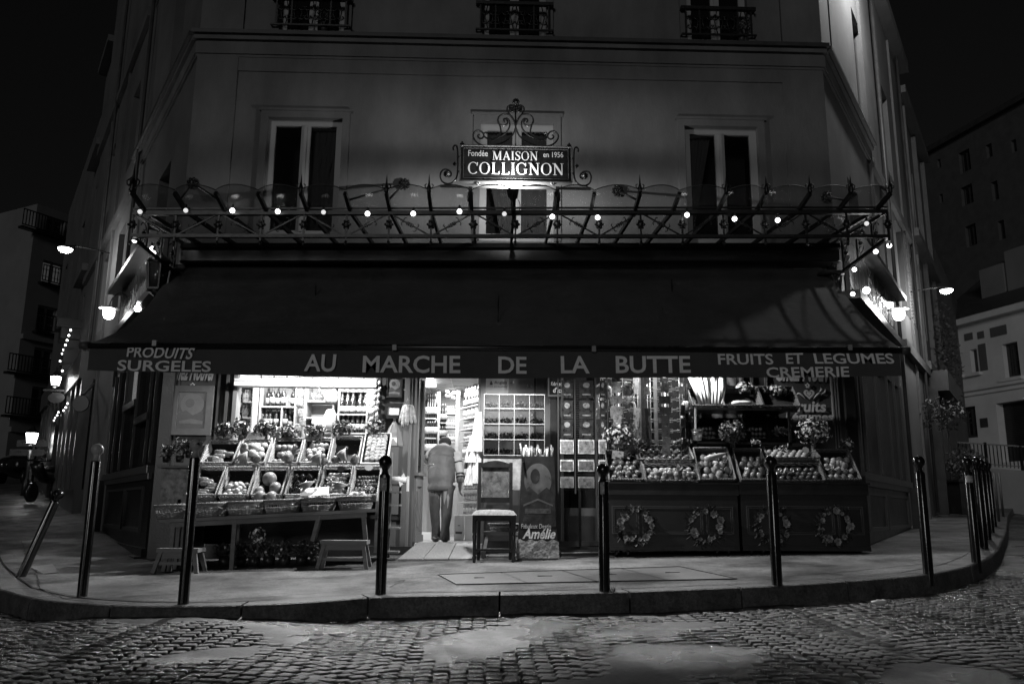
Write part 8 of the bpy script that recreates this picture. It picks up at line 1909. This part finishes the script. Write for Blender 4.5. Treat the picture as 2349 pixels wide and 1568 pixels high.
# parked car at the left edge: rounded dark body seen edge-on along the kerb
D0 = Vector((-5.02, -2.75, 0)); Uc = DL; Vc = NL; cl = 4.0; cw = 1.7
car = thing('parked_car', D0+Uc*2+Vc*.85, 'dark glossy car parked tight at the left edge of the picture', 'car'); zc0 = H(D0.x, D0.y)-.14
sec = [(.0, .42, .62, .50), (.12, .30, .85, .25), (.5, .22, .98, .10), (1.05, .2, 1.05, .04), (1.7, .2, 1.55, .0), (2.4, .2, 1.62, .0), (3.2, .2, 1.58, .02), (3.75, .25, 1.15, .12), (4.0, .4, .9, .35)]
m_ = MB(); vs = []; K = 24
for s, zb_, zt_, ins in sec:
    for k in range(K):
        t = 2*pi*k/K; cx_ = cos(t); sz_ = sin(t); a = math.copysign(abs(cx_)**.45, cx_); b = math.copysign(abs(sz_)**.55, sz_); hw = (cw/2-ins*.5)*(1-.16*max(0, b)**2 if zt_ > 1.3 else 1-.05*max(0, b)); vs.append(D0+Uc*s+Vc*(cw/2+a*hw)+Vector((0, 0, zc0+(zb_+zt_)/2+b*(zt_-zb_)/2+H(D0.x+Uc.x*s, D0.y+Uc.y*s)-H(D0.x, D0.y))))
n = len(sec); fs = [(i*K+k, i*K+(k+1) % K, (i+1)*K+(k+1) % K, (i+1)*K+k) for i in range(n-1) for k in range(K)]+[tuple(range(K))[::-1], tuple((n-1)*K+k for k in range(K))]
m_.add(vs, fs, True); m_.build('body', mat('car_paint', .02, .12, coat=1), car)
for s in (.75, 3.2):
    for w_ in (-.005, cw-.15):
        c = D0+Uc*s+Vc*(w_+.02)+Vector((0, 0, zc0+.31+(H(D0.x+Uc.x*s, D0.y+Uc.y*s)-H(D0.x, D0.y)))); R = Matrix((Uc, Vector((0, 0, 1)), Vc)).transposed(); m_ = MB(); m_.lathe([(.2, 0), (.3, .0), (.315, .02), (.315, .15), (.3, .17)], 22, c, R); wh = m_.build('wheel', M_black, car); m_ = MB(); m_.lathe([(.001, -.006), (.18, -.004), (.2, .01)], 16, c, R); m_.build('rim', M_cap, wh)
for w_ in (.2, cw-.2): c = D0+Uc*.10+Vc*w_+Vector((0, 0, zc0+.62)); m_ = MB(); m_.ball(c, (.12, .08, .08), 12, 8); m_.build('headlight', mat('lens', .3, .1), car)
c = D0+Uc*1.5+Vc*.0+Vector((0, 0, zc0+1.0)); m_ = MB(); m_.ball(c, (.07, .09, .06), 10, 8); m_.build('wing_mirror', M_black, car)
# second car and a parked moped far up the left street
c = PG(22, 1132); c = PY(28, 1100, 22); g = H(c.x, c.y)
car2 = thing('parked_car', (c.x, c.y, g), 'rear end of a dark car parked farther up the left street', 'car'); m_ = MB(); m_.ball((c.x-.3, c.y+1.2, g+.72), (.62, 1.6, .5), 18, 12); m_.ball((c.x-.3, c.y+1.5, g+1.0), (.5, 1.1, .42), 16, 10); m_.build('body', mat('car_paint', .02, .12, coat=1), car2)
for dx in (-.75, .22): m_ = MB(); m_.lathe([(.18, 0), (.3, 0), (.3, .16), (.18, .16)], 18, (c.x+dx, c.y+.4, g+.3), Matrix.Rotation(pi/2, 3, 'Y')); m_.build('wheel', M_black, car2)
m_ = MB(); m_.ball((c.x+.2, c.y-.15, g+.75), (.06, .03, .09), 8, 6); m_.build('tail_light', mat('lens', .3, .1), car2)
c = PY(104, 1100, 11); g = H(c.x, c.y); mo = thing('moped', (c.x, c.y, g), 'dark moped parked against the left shops', 'moped'); m_ = MB(); m_.tube(bez([(c.x, c.y+.6, g+.5), (c.x, c.y+.3, g+.75), (c.x, c.y-.1, g+.35), (c.x, c.y-.5, g+.95)]), [.16]*17, 10, rb=.12); m_.tube([(c.x-.32, c.y-.45, g+1.05), (c.x+.32, c.y-.45, g+1.05)], .03, 6); m_.build('frame', M_black, mo)
for dy in (-.6, .6): m_ = MB(); m_.lathe([(.14, -.05), (.24, -.05), (.24, .05), (.14, .05)], 18, (c.x, c.y+dy, g+.24), Matrix.Rotation(pi/2, 3, 'Y')); m_.build('wheel', M_black, mo)
m_ = MB(); m_.ball((c.x, c.y+.25, g+.85), (.15, .32, .09), 10, 7); m_.build('saddle', M_woodd, mo)
# remaining labels: unit check
